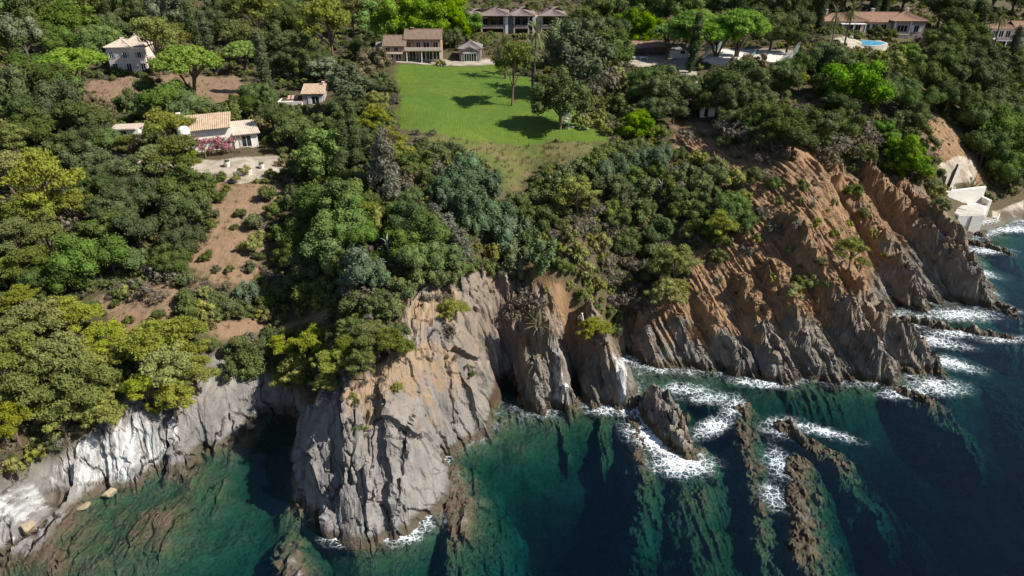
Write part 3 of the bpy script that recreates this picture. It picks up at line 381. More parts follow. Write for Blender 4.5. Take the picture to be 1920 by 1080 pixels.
LEAF={'oak':leaf_material('leaf_oak',(0.050,0.083,0.023),(0.105,0.144,0.045),(0.144,0.162,0.050)),
'leafy':leaf_material('leaf_green',(0.060,0.110,0.024),(0.119,0.190,0.040),(0.149,0.198,0.048)),
'silver':leaf_material('leaf_silver',(0.108,0.139,0.068),(0.191,0.222,0.116),(0.122,0.161,0.061)),
'pine':leaf_material('leaf_pine',(0.158,0.192,0.028),(0.274,0.306,0.046),(0.315,0.321,0.064),.3),
'pine_dark':leaf_material('leaf_pine_dark',(0.100,0.137,0.025),(0.191,0.227,0.040),(0.227,0.237,0.054),.25),
'umbrella':leaf_material('leaf_umbrella',(0.094,0.199,0.012),(0.180,0.322,0.018),(0.218,0.331,0.026),.28,.98),
'dome':leaf_material('leaf_dome',(0.075,0.171,0.011),(0.144,0.273,0.016),(0.179,0.281,0.024),.28,.98),
'cypress':leaf_material('leaf_cypress',(0.055,0.078,0.033),(0.102,0.131,0.055),(0.120,0.131,0.055)),
'shrub':leaf_material('leaf_shrub',(0.066,0.101,0.024),(0.138,0.182,0.049),(0.182,0.192,0.070)),
'lime':leaf_material('leaf_lime',(0.157,0.183,0.028),(0.260,0.277,0.052),(0.286,0.260,0.086)),
'teal':leaf_material('leaf_teal',(0.068,0.113,0.061),(0.132,0.198,0.106),(0.152,0.198,0.092)),
'dry':leaf_material('leaf_dry',(0.139,0.116,0.090),(0.244,0.205,0.164),(0.147,0.147,0.073)),
'rust':leaf_material('leaf_rust',(0.131,0.092,0.046),(0.205,0.148,0.078),(0.140,0.148,0.049)),
'cedar':leaf_material('leaf_cedar',(0.142,0.146,0.106),(0.252,0.250,0.194),(0.164,0.171,0.105)),
'juniper':leaf_material('leaf_juniper',(0.065,0.115,0.041),(0.131,0.195,0.067),(0.148,0.195,0.063)),
'palm':leaf_material('leaf_palm',(0.102,0.140,0.041),(0.205,0.232,0.083),(0.223,0.214,0.092)),
'yucca':leaf_material('leaf_yucca',(0.092,0.127,0.055),(0.195,0.214,0.111),(0.223,0.223,0.102)),
'pink':leaf_material('leaf_pink',(0.557,0.065,0.131),(0.780,0.131,0.242),(0.168,0.205,0.037))}
BARK=plain('bark',(.075,.055,.042),(.165,.130,.105),4.,bump=.05); BARKP=plain('bark_pine',(.10,.065,.045),(.20,.135,.100),4.,bump=.05); BARKW=plain('bark_bleached',(.42,.38,.33),(.62,.58,.52),4.)
def tube(path,radii,n=6):
    P=np.array(path,float); V=[];Fc=[]
    for i,p in enumerate(P):
        d=P[min(i+1,len(P)-1)]-P[max(i-1,0)]; d=d/(np.linalg.norm(d)+1e-9); a=np.cross(d,(0,0,1.) if abs(d[2])<.9 else (1.,0,0)); a/=np.linalg.norm(a); b=np.cross(d,a)
        for k in range(n):
            t=2*math.pi*k/n; V.append(p+radii[i]*(math.cos(t)*a+math.sin(t)*b))
    for i in range(len(P)-1):
        for k in range(n): Fc.append((i*n+k,i*n+(k+1)%n,(i+1)*n+(k+1)%n,(i+1)*n+k))
    return np.array(V),np.array(Fc)
def join(parts):
    V=[];Fc=[];o=0
    for v,f in parts: V.append(v); Fc.append(f+o); o+=len(v)
    return np.concatenate(V),np.concatenate(Fc)
def ico():
    bm=bmesh.new(); bmesh.ops.create_icosphere(bm,subdivisions=2,radius=1); V=np.array([v.co[:] for v in bm.verts]); Fc=np.array([[v.index for v in f.verts] for f in bm.faces]); bm.free(); return V,Fc
ICO=ico()
def crown(clumps,leaf,cover,seed,aim=.6,up=.4,long=1.35,core=.74):
    """foliage: leaf-sized quads spread over the outside of many clumps; clumps = (centre, radii)"""
    r=np.random.RandomState(seed); C=np.array([c for c,_ in clumps],float); R=np.array([q for _,q in clumps],float)
    Vs=[];tone=[];quads=[]
    for i,(c,q) in enumerate(zip(C,R)):
        area=4*math.pi*((q[0]*q[1])**1.6/3+2*(q[0]*q[2])**1.6/3)**(1/1.6); n=max(12,int(area*cover/(leaf*leaf*long)))
        d=r.normal(size=(n,3)); d/=np.linalg.norm(d,axis=1,keepdims=True); rad=1.06-.42*r.rand(n)**2.2; rad*=1+.16*np.sin(5*d[:,0]+3*i)*np.sin(4*d[:,1]+2*i)
        p=c+d*q*rad[:,None]
        ins=(((p[:,None]-C[None])/R[None])**2).sum(-1); ins[:,i]=9; k=ins.min(1)>.5; p=p[k]; d=d[k]; n=len(p)
        if not n: continue
        nn=d/q; nn/=np.linalg.norm(nn,axis=1,keepdims=True); nn=nn*aim+r.normal(size=(n,3))*.55+np.array([0,0,up]); nn/=np.linalg.norm(nn,axis=1,keepdims=True)
        a=np.cross(nn,r.normal(size=(n,3))); a/=np.linalg.norm(a,axis=1,keepdims=True); b=np.cross(nn,a)
        s=leaf*(.6+.7*r.rand(n,1)); a=a*s*long*.5; b=b*s*.5
        Vs.append(np.stack([p-a,p-b*.9,p+a,p+b*.9],1).reshape(-1,3)); tone.append(np.repeat(np.clip(r.rand()*.75+r.rand(n)*.4-.05,0,1),4))
    V=np.concatenate(Vs); Fq=np.arange(len(V)).reshape(-1,4); tone=np.concatenate(tone)
    if core:
        cv=np.concatenate([c+ICO[0]*q*core for c,q in zip(C,R)]); cf=np.concatenate([ICO[1]+len(ICO[0])*i for i in range(len(C))])
    else: cv=None;cf=None
    return V,Fq,tone,cv,cf
def crown_mesh(name,data,mat):
    V,Fq,tone,cv,cf=data
    if cv is not None:
        n=len(V); me=bpy.data.meshes.new(name); VV=np.concatenate([V,cv]).astype(np.float32)
        li=np.concatenate([Fq.ravel(),(cf+n).ravel()]).astype(np.int32); ls=np.concatenate([np.arange(len(Fq))*4,len(Fq)*4+np.arange(len(cf))*3]).astype(np.int32)
        me.vertices.add(len(VV)); me.vertices.foreach_set('co',VV.ravel()); me.loops.add(len(li)); me.loops.foreach_set('vertex_index',li); me.polygons.add(len(ls)); me.polygons.foreach_set('loop_start',ls)
        try: me.polygons.foreach_set('loop_total',np.concatenate([np.full(len(Fq),4),np.full(len(cf),3)]).astype(np.int32))
        except Exception: pass
        me.update(calc_edges=True); me.materials.append(mat); flt_attr(me,'tone',np.concatenate([tone,np.zeros(len(cv))])); return me
    me=mesh_np(name,V,Fq,mat); flt_attr(me,'tone',tone); return me
def dome_clumps(r,n,Rx,Rz,z0,cr,flat=.8,low=-.25,inner=.25):
    out=[]
    while len(out)<n:
        d=r.normal(size=3); d/=np.linalg.norm(d)
        if d[2]<low: continue
        k=(.60+.36*r.rand()) if r.rand()>inner else .4*r.rand(); q=cr*(.48+.95*r.rand()**1.2)
        out.append(((d[0]*Rx*k,d[1]*Rx*k,z0+d[2]*Rz*k),(q,q,q*flat)))
    return out
PROTO={}     # name -> list of (crown mesh, trunk mesh or None, width, height)
def reg(kind,cl,leaf,cover,seed,trunk,mat_bark=None,size=(1,1),**k):
    cm=crown_mesh(kind+'_crown',crown(cl,leaf,cover,seed,**k),LEAF[kind]); tm=None
    if trunk: v,f=join(trunk); tm=mesh_np(kind+'_trunk',v,f,mat_bark or BARK,True)
    PROTO.setdefault(kind,[]).append((cm,tm)+size)
def limbs(r,cl,h0,top,rad,n=6,lean=.0):
    t=[tube([(0,0,-.8),(lean*.3,0,h0*.5),(lean,lean*.4,h0),(lean*1.2,lean*.5,top)],[rad*1.15,rad*.85,rad*.7,rad*.25])]
    for c,_ in [cl[i] for i in r.permutation(len(cl))[:n]]:
        m=((c[0]+lean)*.4,c[1]*.4,h0+(c[2]-h0)*.35); t.append(tube([(lean*.8,0,h0*.8),m,c],[rad*.5,rad*.34,rad*.12],5))
    return t
for v in range(3):
    r=np.random.RandomState(10+v); cl=dome_clumps(r,34,4.5,4.0,4.2,1.25,.9); reg('oak',cl,.25,1.1,v,limbs(r,cl,2.2,6,.32),size=(9.6,8.3))
    r=np.random.RandomState(20+v); cl=dome_clumps(r,30,4.4,4.1,4.2,1.35,.95); reg('leafy',cl,.27,1.1,v+9,limbs(r,cl,2.2,6,.30),size=(9.6,8.5))
for v in range(2):
    r=np.random.RandomState(30+v); cl=dome_clumps(r,30,3.0,4.2,4.8,.95,1.35); reg('silver',cl,.28,1.0,v,limbs(r,cl,2.2,7,.26),size=(7.0,9.4))
for kind,sd0,nn in (('pine',40,3),('pine_dark',50,2)):
    for v in range(nn):
        r=np.random.RandomState(sd0+v); cl=[]; lean=r.uniform(-.8,.8)
        for b in range(15):                                   # boughs: flattened sprays at uneven heights, open between
            a=b*2.4+r.rand(); k=r.uniform(.25,1.)*1.0; zz=4.2+4.6*(1-k*k*.75)*r.uniform(.75,1.05); cx,cy_=lean+3.9*k*math.cos(a),3.9*k*math.sin(a)
            for q in range(5):
                s=r.uniform(.5,1.0); cl.append(((cx+r.normal()*.8,cy_+r.normal()*.8,zz+r.normal()*.35),(s*1.15,s*1.15,s*.72)))
        reg(kind,cl,.20,1.0,v,limbs(r,cl,3.2,8.2,.26,9,lean),BARKP,size=(10.2,9.6),aim=.35,up=.5,long=1.7,core=.55)
for v in range(2):
    r=np.random.RandomState(60+v); cl=[]
    for i in range(120):
        a=r.rand()*6.28; k=math.sqrt(r.rand()); q=r.uniform(.75,1.1); cl.append(((6.1*k*math.cos(a),6.1*k*math.sin(a),8.2+2.9*(1-k**2.4)+r.normal()*.1-.5*(i%3==0)),(q*1.1,q*1.1,q*.8)))
    t=[]
    for s in range(3):
        a=s*2.1+v; t.append(tube([(0,0,-.8),(.25*math.cos(a),.25*math.sin(a),2.5),(1.6*math.cos(a),1.6*math.sin(a),6.0),(3.6*math.cos(a),3.6*math.sin(a),9.2)],[.42,.36,.26,.1]))
        for e in (-.6,.6): t.append(tube([(1.2*math.cos(a),1.2*math.sin(a),5.2),(3.0*math.cos(a+e),3.0*math.sin(a+e),7.6),(4.4*math.cos(a+e),4.4*math.sin(a+e),9.2)],[.2,.14,.06],5))
    reg('umbrella',cl,.30,1.15,v,t,BARKP,size=(14.2,11.7),aim=.5,up=.5,core=.7)
    r=np.random.RandomState(70+v); cl=dome_clumps(r,46,5.0,4.6,3.8,1.2,.85,low=-.5); reg('dome',cl,.30,1.2,v,limbs(r,cl,2,6,.3),size=(11.2,9.2))
r=np.random.RandomState(80); cl=[((r.normal()*.12,r.normal()*.12,.8+i*.62),(.95*math.sin(math.pi*(.12+.8*(i+1)/19))**.7+.12,)*2+(.75,)) for i in range(17)]; reg('cypress',cl,.22,1.3,1,[tube([(0,0,-.5),(0,0,9)],[.2,.05])],size=(2.3,11.6),up=.6)
for v in range(3):
    r=np.random.RandomState(90+v); cl=dome_clumps(r,15,1.7,1.5,1.2,.62,.9,low=-.2); reg('shrub',cl,.16,1.1,v,limbs(r,cl,.5,1.8,.08,4),size=(4.0,2.9))
for v in range(2):
    r=np.random.RandomState(100+v); cl=dome_clumps(r,13,1.7,1.5,1.2,.55,1.1,low=-.2); reg('lime',cl,.17,.9,v,limbs(r,cl,.5,1.8,.07,4),size=(4.0,2.9),aim=.3,up=.6,long=2.)
    r=np.random.RandomState(110+v); cl=dome_clumps(r,26,2.6,2.6,2.5,.75,1.5,low=-.3); reg('teal',cl,.19,1.0,v,limbs(r,cl,1.,4,.12,4),size=(6.0,5.8),aim=.4,up=.7,long=1.9)
    r=np.random.RandomState(120+v); cl=dome_clumps(r,14,1.8,1.3,1.1,.6,.85,low=-.1); reg('dry',cl,.15,.62,v,limbs(r,cl,.4,1.7,.07,10),size=(4.2,2.6),aim=.2,up=.6,long=2.6,core=.5)
r=np.random.RandomState(130); cl=dome_clumps(r,32,4.2,3.8,4.0,1.2,.9); reg('rust',cl,.30,1.0,1,limbs(r,cl,2,6,.28),size=(9.2,8.0))
r=np.random.RandomState(140); cl=[]
for i in range(60):
    zz=r.uniform(.8,9.2); k=(1-zz/10.5)*3.3*r.uniform(.55,1.); a=r.rand()*6.28; s=r.uniform(.45,.85); cl.append(((k*math.cos(a),k*math.sin(a),zz),(s,s,s*1.25)))
reg('cedar',cl,.22,.85,1,[tube([(0,0,-.5),(0,0,9.5)],[.3,.05])],size=(7.4,10.0),up=-.4,long=2.,core=.5)
r=np.random.RandomState(150); cl=[((r.normal()*.6,r.normal()*.6,.6+4.0*r.rand()),(.55,.55,.95)) for i in range(20)]; reg('juniper',cl,.18,1.0,1,[tube([(0,0,-.4),(0,0,4)],[.1,.04])],size=(3.2,5.4),up=.8,long=2.4)
def fronds(n,L,droop,z0,wd,seed,rise=(.1,1.2)):
    """arching fronds: a rib with leaflets to both sides"""
    r=np.random.RandomState(seed); V=[];tone=[]
    for i in range(n):
        a=i*2.399+r.rand()*.3; e=r.uniform(*rise); p=np.array([0,0,z0],float); d=np.array([math.cos(a)*math.cos(e),math.sin(a)*math.cos(e),math.sin(e)]); st=L/9
        for s in range(9):
            q=p+d*st; side=np.cross(d,(0,0,1)); side/=np.linalg.norm(side)+1e-9; w=wd*(math.sin(math.pi*(s+1.2)/10.5))
            for sg in (-1,1):
                for h in (0,.5):
                    b=p+(q-p)*h; tip=b+side*sg*w+d*st*.6+np.array([0,0,-.25*w]); V+= [b,b+(q-p)*.42,tip+(q-p)*.2,tip]
            d=d+np.array([0,0,-droop]); d/=np.linalg.norm(d); p=q
        tone+= [r.rand()]*(9*4*4)
    return np.array(V),np.arange(len(V)).reshape(-1,4),np.array(tone),None,None
def reg_fr(kind,data,trunk,bark,size):
    cm=crown_mesh(kind+'_fronds',data,LEAF[kind]); tm=None
    if trunk: v,f=join(trunk); tm=mesh_np(kind+'_trunk',v,f,bark,True)
    PROTO.setdefault(kind,[]).append((cm,tm)+size)
reg_fr('palm',fronds(34,2.9,.17,6.2,.34,5,(-.5,1.35)),[tube([(0,0,-.6),(.1,0,2),(0,.05,4.5),(0,0,6.3)],[.30,.22,.2,.26],8)],BARK,(5.2,8.0))
reg_fr('yucca',fronds(46,1.5,.05,.35,.05,6,(-.1,1.4)),[tube([(0,0,-.4),(0,0,.5)],[.2,.2])],BARK,(2.9,1.8))
r=np.random.RandomState(160); tr=[tube([(0,0,-.5),(.1,0,1.5),(0,.1,3.2),(.2,.1,4.6)],[.16,.13,.09,.03])]
for i in range(9):
    a=i*2.4; z0=1.2+i*.33; l=1.9-.12*i; tr.append(tube([(0.05,0,z0),(l*.5*math.cos(a),l*.5*math.sin(a),z0+.7),(l*math.cos(a),l*math.sin(a),z0+.9+.3*r.rand())],[.06,.04,.012],5))
PROTO['snag']=[(mesh_np('snag_branches',*join(tr[1:]),BARKW,True),mesh_np('snag_trunk',*tr[0],BARKW,True),3.6,4.8)]
PLANTS=[
('leafy',2,-165.3,244.3,15.8,13.5,1.6,'large mid green broadleaf tree near the top left corner, second from left of four'),
('leafy',1,-155.1,244.1,19.3,16.4,5.0,'large mid green broadleaf tree near the top left corner, third from left of four'),
('leafy',2,-143.3,205.6,12.1,10.3,4.1,'large mid green broadleaf tree near the top left corner, leftmost of four'),
('leafy',2,-133.2,224.2,17.1,14.5,0.2,'large mid green broadleaf tree near the top left corner, rightmost of four'),
('leafy',1,-118.9,209.2,12.3,10.4,4.9,'large mid green broadleaf tree close beside the pink villa'),
('leafy',0,-135.3,213.6,10.9,9.3,4.1,'mid green broadleaf tree near the top left corner, second from left of three'),
('leafy',0,-131.4,213.1,9.4,8.0,0.7,'mid green broadleaf tree near the top left corner, rightmost of three'),
('silver',1,-138.6,206.0,11.3,13.0,5.5,'grey green poplar-like tree near the top left corner'),
('silver',1,-112.7,237.8,15.4,17.7,3.4,'large grey green poplar-like tree above the pink villa'),
('silver',0,-117.3,259.7,11.2,12.8,0.1,'grey green poplar-like tree right of the pink villa'),
('oak',0,-126.0,247.6,13.4,11.4,2.6,'large dark green oak above the pink villa, right one of two'),
('oak',0,-127.1,234.7,10.2,8.7,5.8,'dark green oak close above the pink villa'),
('oak',1,-100.4,248.2,12.5,10.7,1.0,'dark green oak right of the pink villa'),
('oak',0,-89.3,228.6,10.0,8.5,0.9,'dark green oak right of the upper clearing'),
('oak',2,-103.0,261.0,15.0,12.7,2.8,'large dark green oak near the top edge, left one of two'),
('oak',0,-136.5,268.4,13.5,11.4,0.0,'large dark green oak above the pink villa, left one of two'),
('oak',0,-146.6,261.8,13.2,11.2,1.3,'large dark green oak near the top left corner'),
('pine_dark',0,-94.9,191.9,14.1,16.2,6.0,'large olive green pine right of the pink villa'),
('pine_dark',0,-95.8,205.8,12.1,12.1,5.5,'olive green pine right of the pink villa'),
('pine_dark',1,-76.2,206.0,12.8,12.8,2.0,'large olive green pine near the top edge, second from left of three'),
('pine_dark',0,-80.5,230.3,16.6,16.6,3.4,'large olive green pine near the top edge, rightmost of three'),
('pine_dark',0,-93.5,249.7,12.6,12.6,1.1,'large olive green pine near the top edge, leftmost of three'),
('pine_dark',0,-143.8,249.5,16.1,16.1,6.1,'large olive green pine near the top left corner'),
('umbrella',1,-104.1,170.4,14.9,11.6,1.9,'bright green umbrella pine left of the pink villa'),
('umbrella',1,-75.6,166.9,17.4,13.5,2.6,'large bright green umbrella pine above the upper clearing'),
('umbrella',0,-73.3,196.7,10.9,8.5,1.7,'small bright green umbrella pine left of the small poolhouse'),
('cypress',0,-94.1,217.4,3.5,16.0,1.9,'slender dark cypress right of the pink villa, right one of two'),
('cypress',0,-87.8,209.8,3.1,14.1,3.7,'small slender dark cypress above the upper clearing'),
('cypress',0,-60.9,176.1,3.4,15.7,0.4,'slender dark cypress left of the small poolhouse'),
('cypress',0,-133.4,244.4,3.2,14.6,5.1,'slender dark cypress above the pink villa'),
('cypress',0,-110.4,248.2,3.2,14.8,4.4,'slender dark cypress right of the pink villa, left one of two'),
('pine',0,-49.3,198.9,16.6,18.2,3.0,'large yellow green pine near the top edge, second from left of three'),
('pine',2,-51.3,237.7,13.7,13.0,1.1,'large yellow green pine near the top edge, rightmost of three'),
('pine',1,-65.3,241.0,12.2,11.6,6.1,'large yellow green pine near the top edge, leftmost of three'),
('oak',0,-69.7,231.3,13.4,11.4,6.0,'large dark green oak near the top edge, right one of two'),
('oak',1,-67.5,208.8,12.3,10.4,5.3,'dark green oak near the top edge, second from left of three'),
('oak',0,-61.0,207.2,10.7,9.1,3.4,'dark green oak near the top edge, rightmost of three'),
('oak',1,-52.0,189.2,9.8,8.4,2.3,'dark green oak above the small poolhouse, rightmost of three'),
('oak',2,-59.1,189.2,9.8,8.4,5.3,'dark green oak above the small poolhouse, leftmost of three'),
('oak',1,-77.6,240.1,10.5,8.9,0.3,'dark green oak near the top edge, leftmost of three'),
('leafy',0,-78.8,254.7,14.7,12.5,3.9,'large mid green broadleaf tree near the top edge, left one of two'),
('leafy',0,-74.5,266.1,13.4,11.4,0.7,'large mid green broadleaf tree near the top edge, right one of two'),
('silver',0,-36.8,160.2,11.5,9.7,5.8,'grey green poplar-like tree right of the small poolhouse'),
('silver',1,-48.0,181.0,8.9,7.1,2.2,'small grey green poplar-like tree above the small poolhouse'),
('rust',0,-34.0,177.5,9.9,8.4,5.6,'large reddish brown tree left of the brown house'),
('rust',0,-34.7,171.2,7.7,6.5,4.9,"large reddish brown tree above the lawn's left edge"),
('oak',0,-30.2,163.6,6.2,5.2,3.7,"small dark green oak close above the lawn's left edge"),
('oak',1,-53.7,187.3,8.4,7.1,5.4,'dark green oak above the small poolhouse, second from left of three'),
('oak',0,-111.0,156.0,13.0,11.0,2.7,'dark green oak near the top left corner'),
('oak',0,-107.0,160.4,13.3,11.3,1.3,'large dark green oak left of the pink villa'),
('oak',2,-100.6,140.4,11.9,10.1,3.8,'dark green oak left of the pale flat roof, leftmost of six'),
('oak',0,-97.0,146.6,13.5,11.4,2.1,'large dark green oak left of the pale flat roof'),
('oak',2,-89.3,140.9,10.9,9.3,3.4,'dark green oak left of the pale flat roof, fourth from left of six'),
('oak',1,-95.6,136.6,9.6,8.1,4.3,'dark green oak left of the pale flat roof, second from left of six'),
('oak',1,-84.1,135.4,8.5,7.2,1.1,'dark green oak left of the pale flat roof, rightmost of six'),
('leafy',0,-103.5,162.8,9.9,8.4,3.9,'mid green broadleaf tree left of the pink villa'),
('leafy',2,-120.1,176.6,10.6,9.0,4.3,'mid green broadleaf tree near the top left corner, leftmost of three'),
('rust',0,-91.3,153.4,7.1,6.0,1.0,'reddish brown tree above the pale flat roof'),
('rust',0,-94.8,154.6,7.1,6.0,0.5,'reddish brown tree left of the pale flat roof, right one of two'),
('shrub',2,-88.0,161.2,4.7,6.1,3.4,'dark green shrub left of the upper clearing, right one of two'),
('shrub',1,-91.1,162.8,5.0,3.7,0.2,'dark green shrub left of the upper clearing, left one of two'),
('shrub',2,-114.3,200.0,4.5,3.4,3.7,'dark green shrub close beside the pink villa'),
('shrub',1,-105.7,187.5,2.3,1.7,2.9,'small dark green shrub below the pink villa'),
('shrub',1,-107.5,194.6,1.7,1.3,0.9,'small dark green shrub close below the pink villa'),
('leafy',2,-85.8,167.9,7.6,6.5,0.2,'mid green broadleaf tree right at the upper clearing'),
('leafy',1,-77.1,155.7,10.7,9.1,2.1,'mid green broadleaf tree close below the upper clearing'),
('leafy',0,-69.9,150.4,9.2,7.9,0.8,'mid green broadleaf tree above the white villa'),
('leafy',2,-81.7,153.2,7.1,6.0,3.5,'mid green broadleaf tree below the upper clearing'),
('leafy',0,-79.7,168.2,6.4,5.4,4.0,'small mid green broadleaf tree close beside the upper clearing'),
('shrub',1,-66.9,153.8,7.1,5.3,0.7,'large dark green shrub close above the white villa, left one of two'),
('shrub',1,-63.1,153.1,7.1,5.3,2.3,'large dark green shrub close above the white villa, right one of two'),
('shrub',0,-68.1,149.4,6.9,5.2,5.3,'large dark green shrub close beside the white villa'),
('leafy',1,-59.1,162.5,8.2,6.9,0.9,'mid green broadleaf tree left of the small poolhouse'),
('leafy',2,-58.4,157.0,6.7,5.7,5.4,'small mid green broadleaf tree right of the white villa'),
('oak',2,-51.0,147.2,9.1,7.7,2.8,'dark green oak left of the small poolhouse'),
('oak',1,-45.4,142.4,8.9,7.5,4.3,'dark green oak above the round green dome, leftmost of three'),
('oak',1,-39.2,142.2,7.7,6.6,3.0,'dark green oak above the round green dome, second from left of three'),
('oak',1,-34.2,139.7,7.6,6.5,3.0,'dark green oak above the round green dome, rightmost of three'),
('oak',0,-53.5,158.3,4.9,4.1,0.7,'small dark green oak left of the small poolhouse'),
('oak',2,-40.5,139.7,6.1,5.2,6.0,'small dark green oak close above the round green dome'),
('oak',2,-35.7,150.2,6.4,5.5,5.9,'small dark green oak right of the small poolhouse'),
('dome',1,-36.2,127.6,12.9,10.3,1.1,'vivid green domed tree right at the round green dome'),
('pine',1,-93.1,126.9,10.0,9.5,1.7,'large yellow green pine near the left edge, second from left of four'),
('pine',2,-75.5,106.7,14.2,13.5,5.4,'large yellow green pine near the left edge, rightmost of four'),
('pine',1,-86.5,114.3,10.1,9.6,0.4,'large yellow green pine near the left edge, leftmost of four'),
('pine',1,-76.8,102.2,9.3,8.8,4.4,'large yellow green pine near the left edge, third from left of four'),
('pine',2,-72.9,107.0,7.9,7.5,0.2,'yellow green pine near the left edge, right one of two'),
('pine_dark',1,-68.3,135.7,10.0,10.0,2.3,'olive green pine right of the pale flat roof'),
('pine_dark',1,-62.3,123.5,9.8,9.8,5.2,'olive green pine left of the white villa'),
('pine_dark',1,-65.3,121.5,8.7,8.7,4.8,'olive green pine below the pale flat roof'),
('pine_dark',1,-61.4,125.5,6.0,6.0,6.0,'olive green pine below the white villa'),
('pine_dark',1,-76.2,134.7,5.3,5.3,4.1,'olive green pine right at the pale flat roof'),
('oak',2,-85.0,127.2,9.1,7.7,5.3,'dark green oak left of the pale flat roof, third from left of six'),
('oak',1,-78.8,123.9,8.9,7.5,3.4,'dark green oak left of the pale flat roof, fifth from left of six'),
('oak',1,-73.8,120.5,7.7,6.6,2.0,'dark green oak below the pale flat roof, second from left of four'),
('oak',1,-68.2,115.5,8.4,7.1,2.9,'dark green oak below the pale flat roof, rightmost of four'),
('oak',2,-71.3,112.5,8.2,7.0,4.1,'dark green oak below the pale flat roof, leftmost of four'),
('oak',1,-70.0,123.1,5.9,5.0,2.2,'small dark green oak below the pale flat roof'),
('rust',0,-89.5,137.6,5.4,4.6,4.6,'reddish brown tree left of the pale flat roof, left one of two'),
('rust',0,-84.1,125.4,5.0,4.3,2.2,'small reddish brown tree left of the pale flat roof'),
('leafy',0,-81.0,135.8,6.4,5.4,5.5,'small mid green broadleaf tree close beside the pale flat roof'),
('leafy',2,-83.3,134.2,6.3,5.4,2.8,'small mid green broadleaf tree left of the pale flat roof'),
('oak',1,-56.5,113.3,9.6,8.2,6.0,'dark green oak left of the villa terrace'),
('oak',2,-59.9,111.2,8.2,6.9,0.9,'dark green oak left of the bare soil strip, second from left of four'),
('oak',0,-53.8,107.1,8.8,7.5,1.2,'dark green oak left of the bare soil strip, rightmost of four'),
('oak',1,-55.0,116.1,6.6,5.6,5.9,'small dark green oak left of the villa terrace'),
('oak',1,-52.8,101.6,7.7,6.5,1.8,'dark green oak left of the bare soil strip, third from left of four'),
('oak',0,-64.6,106.6,8.8,7.5,4.5,'dark green oak below the pale flat roof, third from left of four'),
('oak',2,-60.4,101.8,7.7,6.5,2.6,'dark green oak left of the bare soil strip, leftmost of four'),
('oak',2,-64.6,101.8,7.7,6.5,4.9,'dark green oak near the left edge'),
('oak',2,-69.0,108.0,7.1,6.1,3.2,'small dark green oak near the left edge'),
('oak',1,-53.0,97.2,5.8,4.9,1.9,'small dark green oak left of the bare soil strip'),
('pine_dark',1,-75.5,96.7,8.1,8.1,4.5,'olive green pine near the left edge, leftmost of three'),
('pine_dark',0,-71.3,97.3,7.4,7.4,1.2,'olive green pine near the left edge, rightmost of three'),
('pine_dark',1,-70.8,92.0,7.1,7.1,3.9,'olive green pine near the left edge, second from left of three'),
('leafy',0,-64.5,93.0,9.5,8.1,1.4,'mid green broadleaf tree above the lower clearing, left one of two'),
('leafy',2,-61.3,95.3,8.1,6.9,1.1,'mid green broadleaf tree above the lower clearing, right one of two'),
('leafy',2,-58.3,96.0,5.8,4.9,0.3,'small mid green broadleaf tree above the lower clearing'),
('leafy',1,-67.4,92.0,7.1,6.1,6.2,'mid green broadleaf tree left of the lower clearing'),
('leafy',0,-70.3,89.8,5.5,4.6,0.3,'small mid green broadleaf tree near the lower left edge'),
('pine',0,-73.5,91.1,5.5,5.2,0.7,'yellow green pine near the left edge, left one of two'),
('pine',0,-69.6,86.0,5.3,5.0,3.0,'yellow green pine near the lower left edge, third from left of four'),
('dry',0,-68.9,91.4,4.0,2.6,2.6,'dry grey shrub left of the lower clearing'),
('dry',1,-55.1,95.4,4.9,3.2,2.4,'dry grey shrub above the lower clearing'),
('dry',0,-55.2,91.3,4.0,2.6,3.7,'dry grey shrub close above the lower clearing'),
('dry',0,-52.5,94.7,3.3,2.1,4.5,'small dry grey shrub above the lower clearing'),
('dry',1,-73.2,106.0,6.2,4.0,0.0,'large dry grey shrub near the left edge'),
('dry',1,-52.5,90.6,3.2,2.1,6.0,'small dry grey shrub right of the lower clearing'),
('shrub',1,-44.6,120.4,4.7,3.5,5.4,'dark green shrub below the villa terrace'),
('shrub',2,-42.6,114.8,4.0,3.0,5.2,'dark green shrub right of the bare soil strip, second from left of three'),
('shrub',1,-44.6,111.4,4.6,3.5,6.1,'dark green shrub right of the bare soil strip, leftmost of three'),
('shrub',2,-38.9,116.8,4.2,5.0,3.9,'dark green shrub below the round green dome'),
('shrub',0,-40.4,116.7,3.4,2.6,1.9,'small dark green shrub below the villa terrace, right one of two'),
('shrub',2,-37.7,113.8,3.8,2.8,2.1,'dark green shrub right of the bare soil strip, rightmost of three'),
('lime',1,-43.5,105.0,4.1,3.1,6.0,'yellowish shrub close beside the bare soil strip'),
('lime',0,-44.6,104.4,3.2,2.4,2.6,'yellowish shrub close below the bare soil strip'),
('lime',1,-42.6,107.9,3.3,2.4,2.9,'yellowish shrub right of the bare soil strip'),
('lime',0,-52.3,120.4,2.5,1.9,3.7,'small yellowish shrub below the villa terrace'),
('lime',1,-52.3,124.8,2.4,1.8,6.0,'small yellowish shrub close below the villa terrace'),
('lime',0,-45.9,134.2,3.2,2.4,3.8,'yellowish shrub right of the villa terrace'),
('lime',1,-51.4,128.2,2.5,1.8,5.2,'small yellowish shrub right at the villa terrace'),
('leafy',2,-32.7,110.6,10.0,8.5,0.0,'mid green broadleaf tree below the round green dome, left one of two'),
('leafy',0,-26.4,104.1,8.5,7.2,2.0,'mid green broadleaf tree below the round green dome, right one of two'),
('leafy',2,-34.6,107.6,9.4,8.0,3.4,'mid green broadleaf tree left of the white snag, leftmost of three'),
('leafy',1,-25.7,96.2,8.8,7.5,4.0,'mid green broadleaf tree left of the white snag, rightmost of three'),
('leafy',2,-37.7,106.7,7.2,6.1,2.4,'mid green broadleaf tree right of the bare soil strip'),
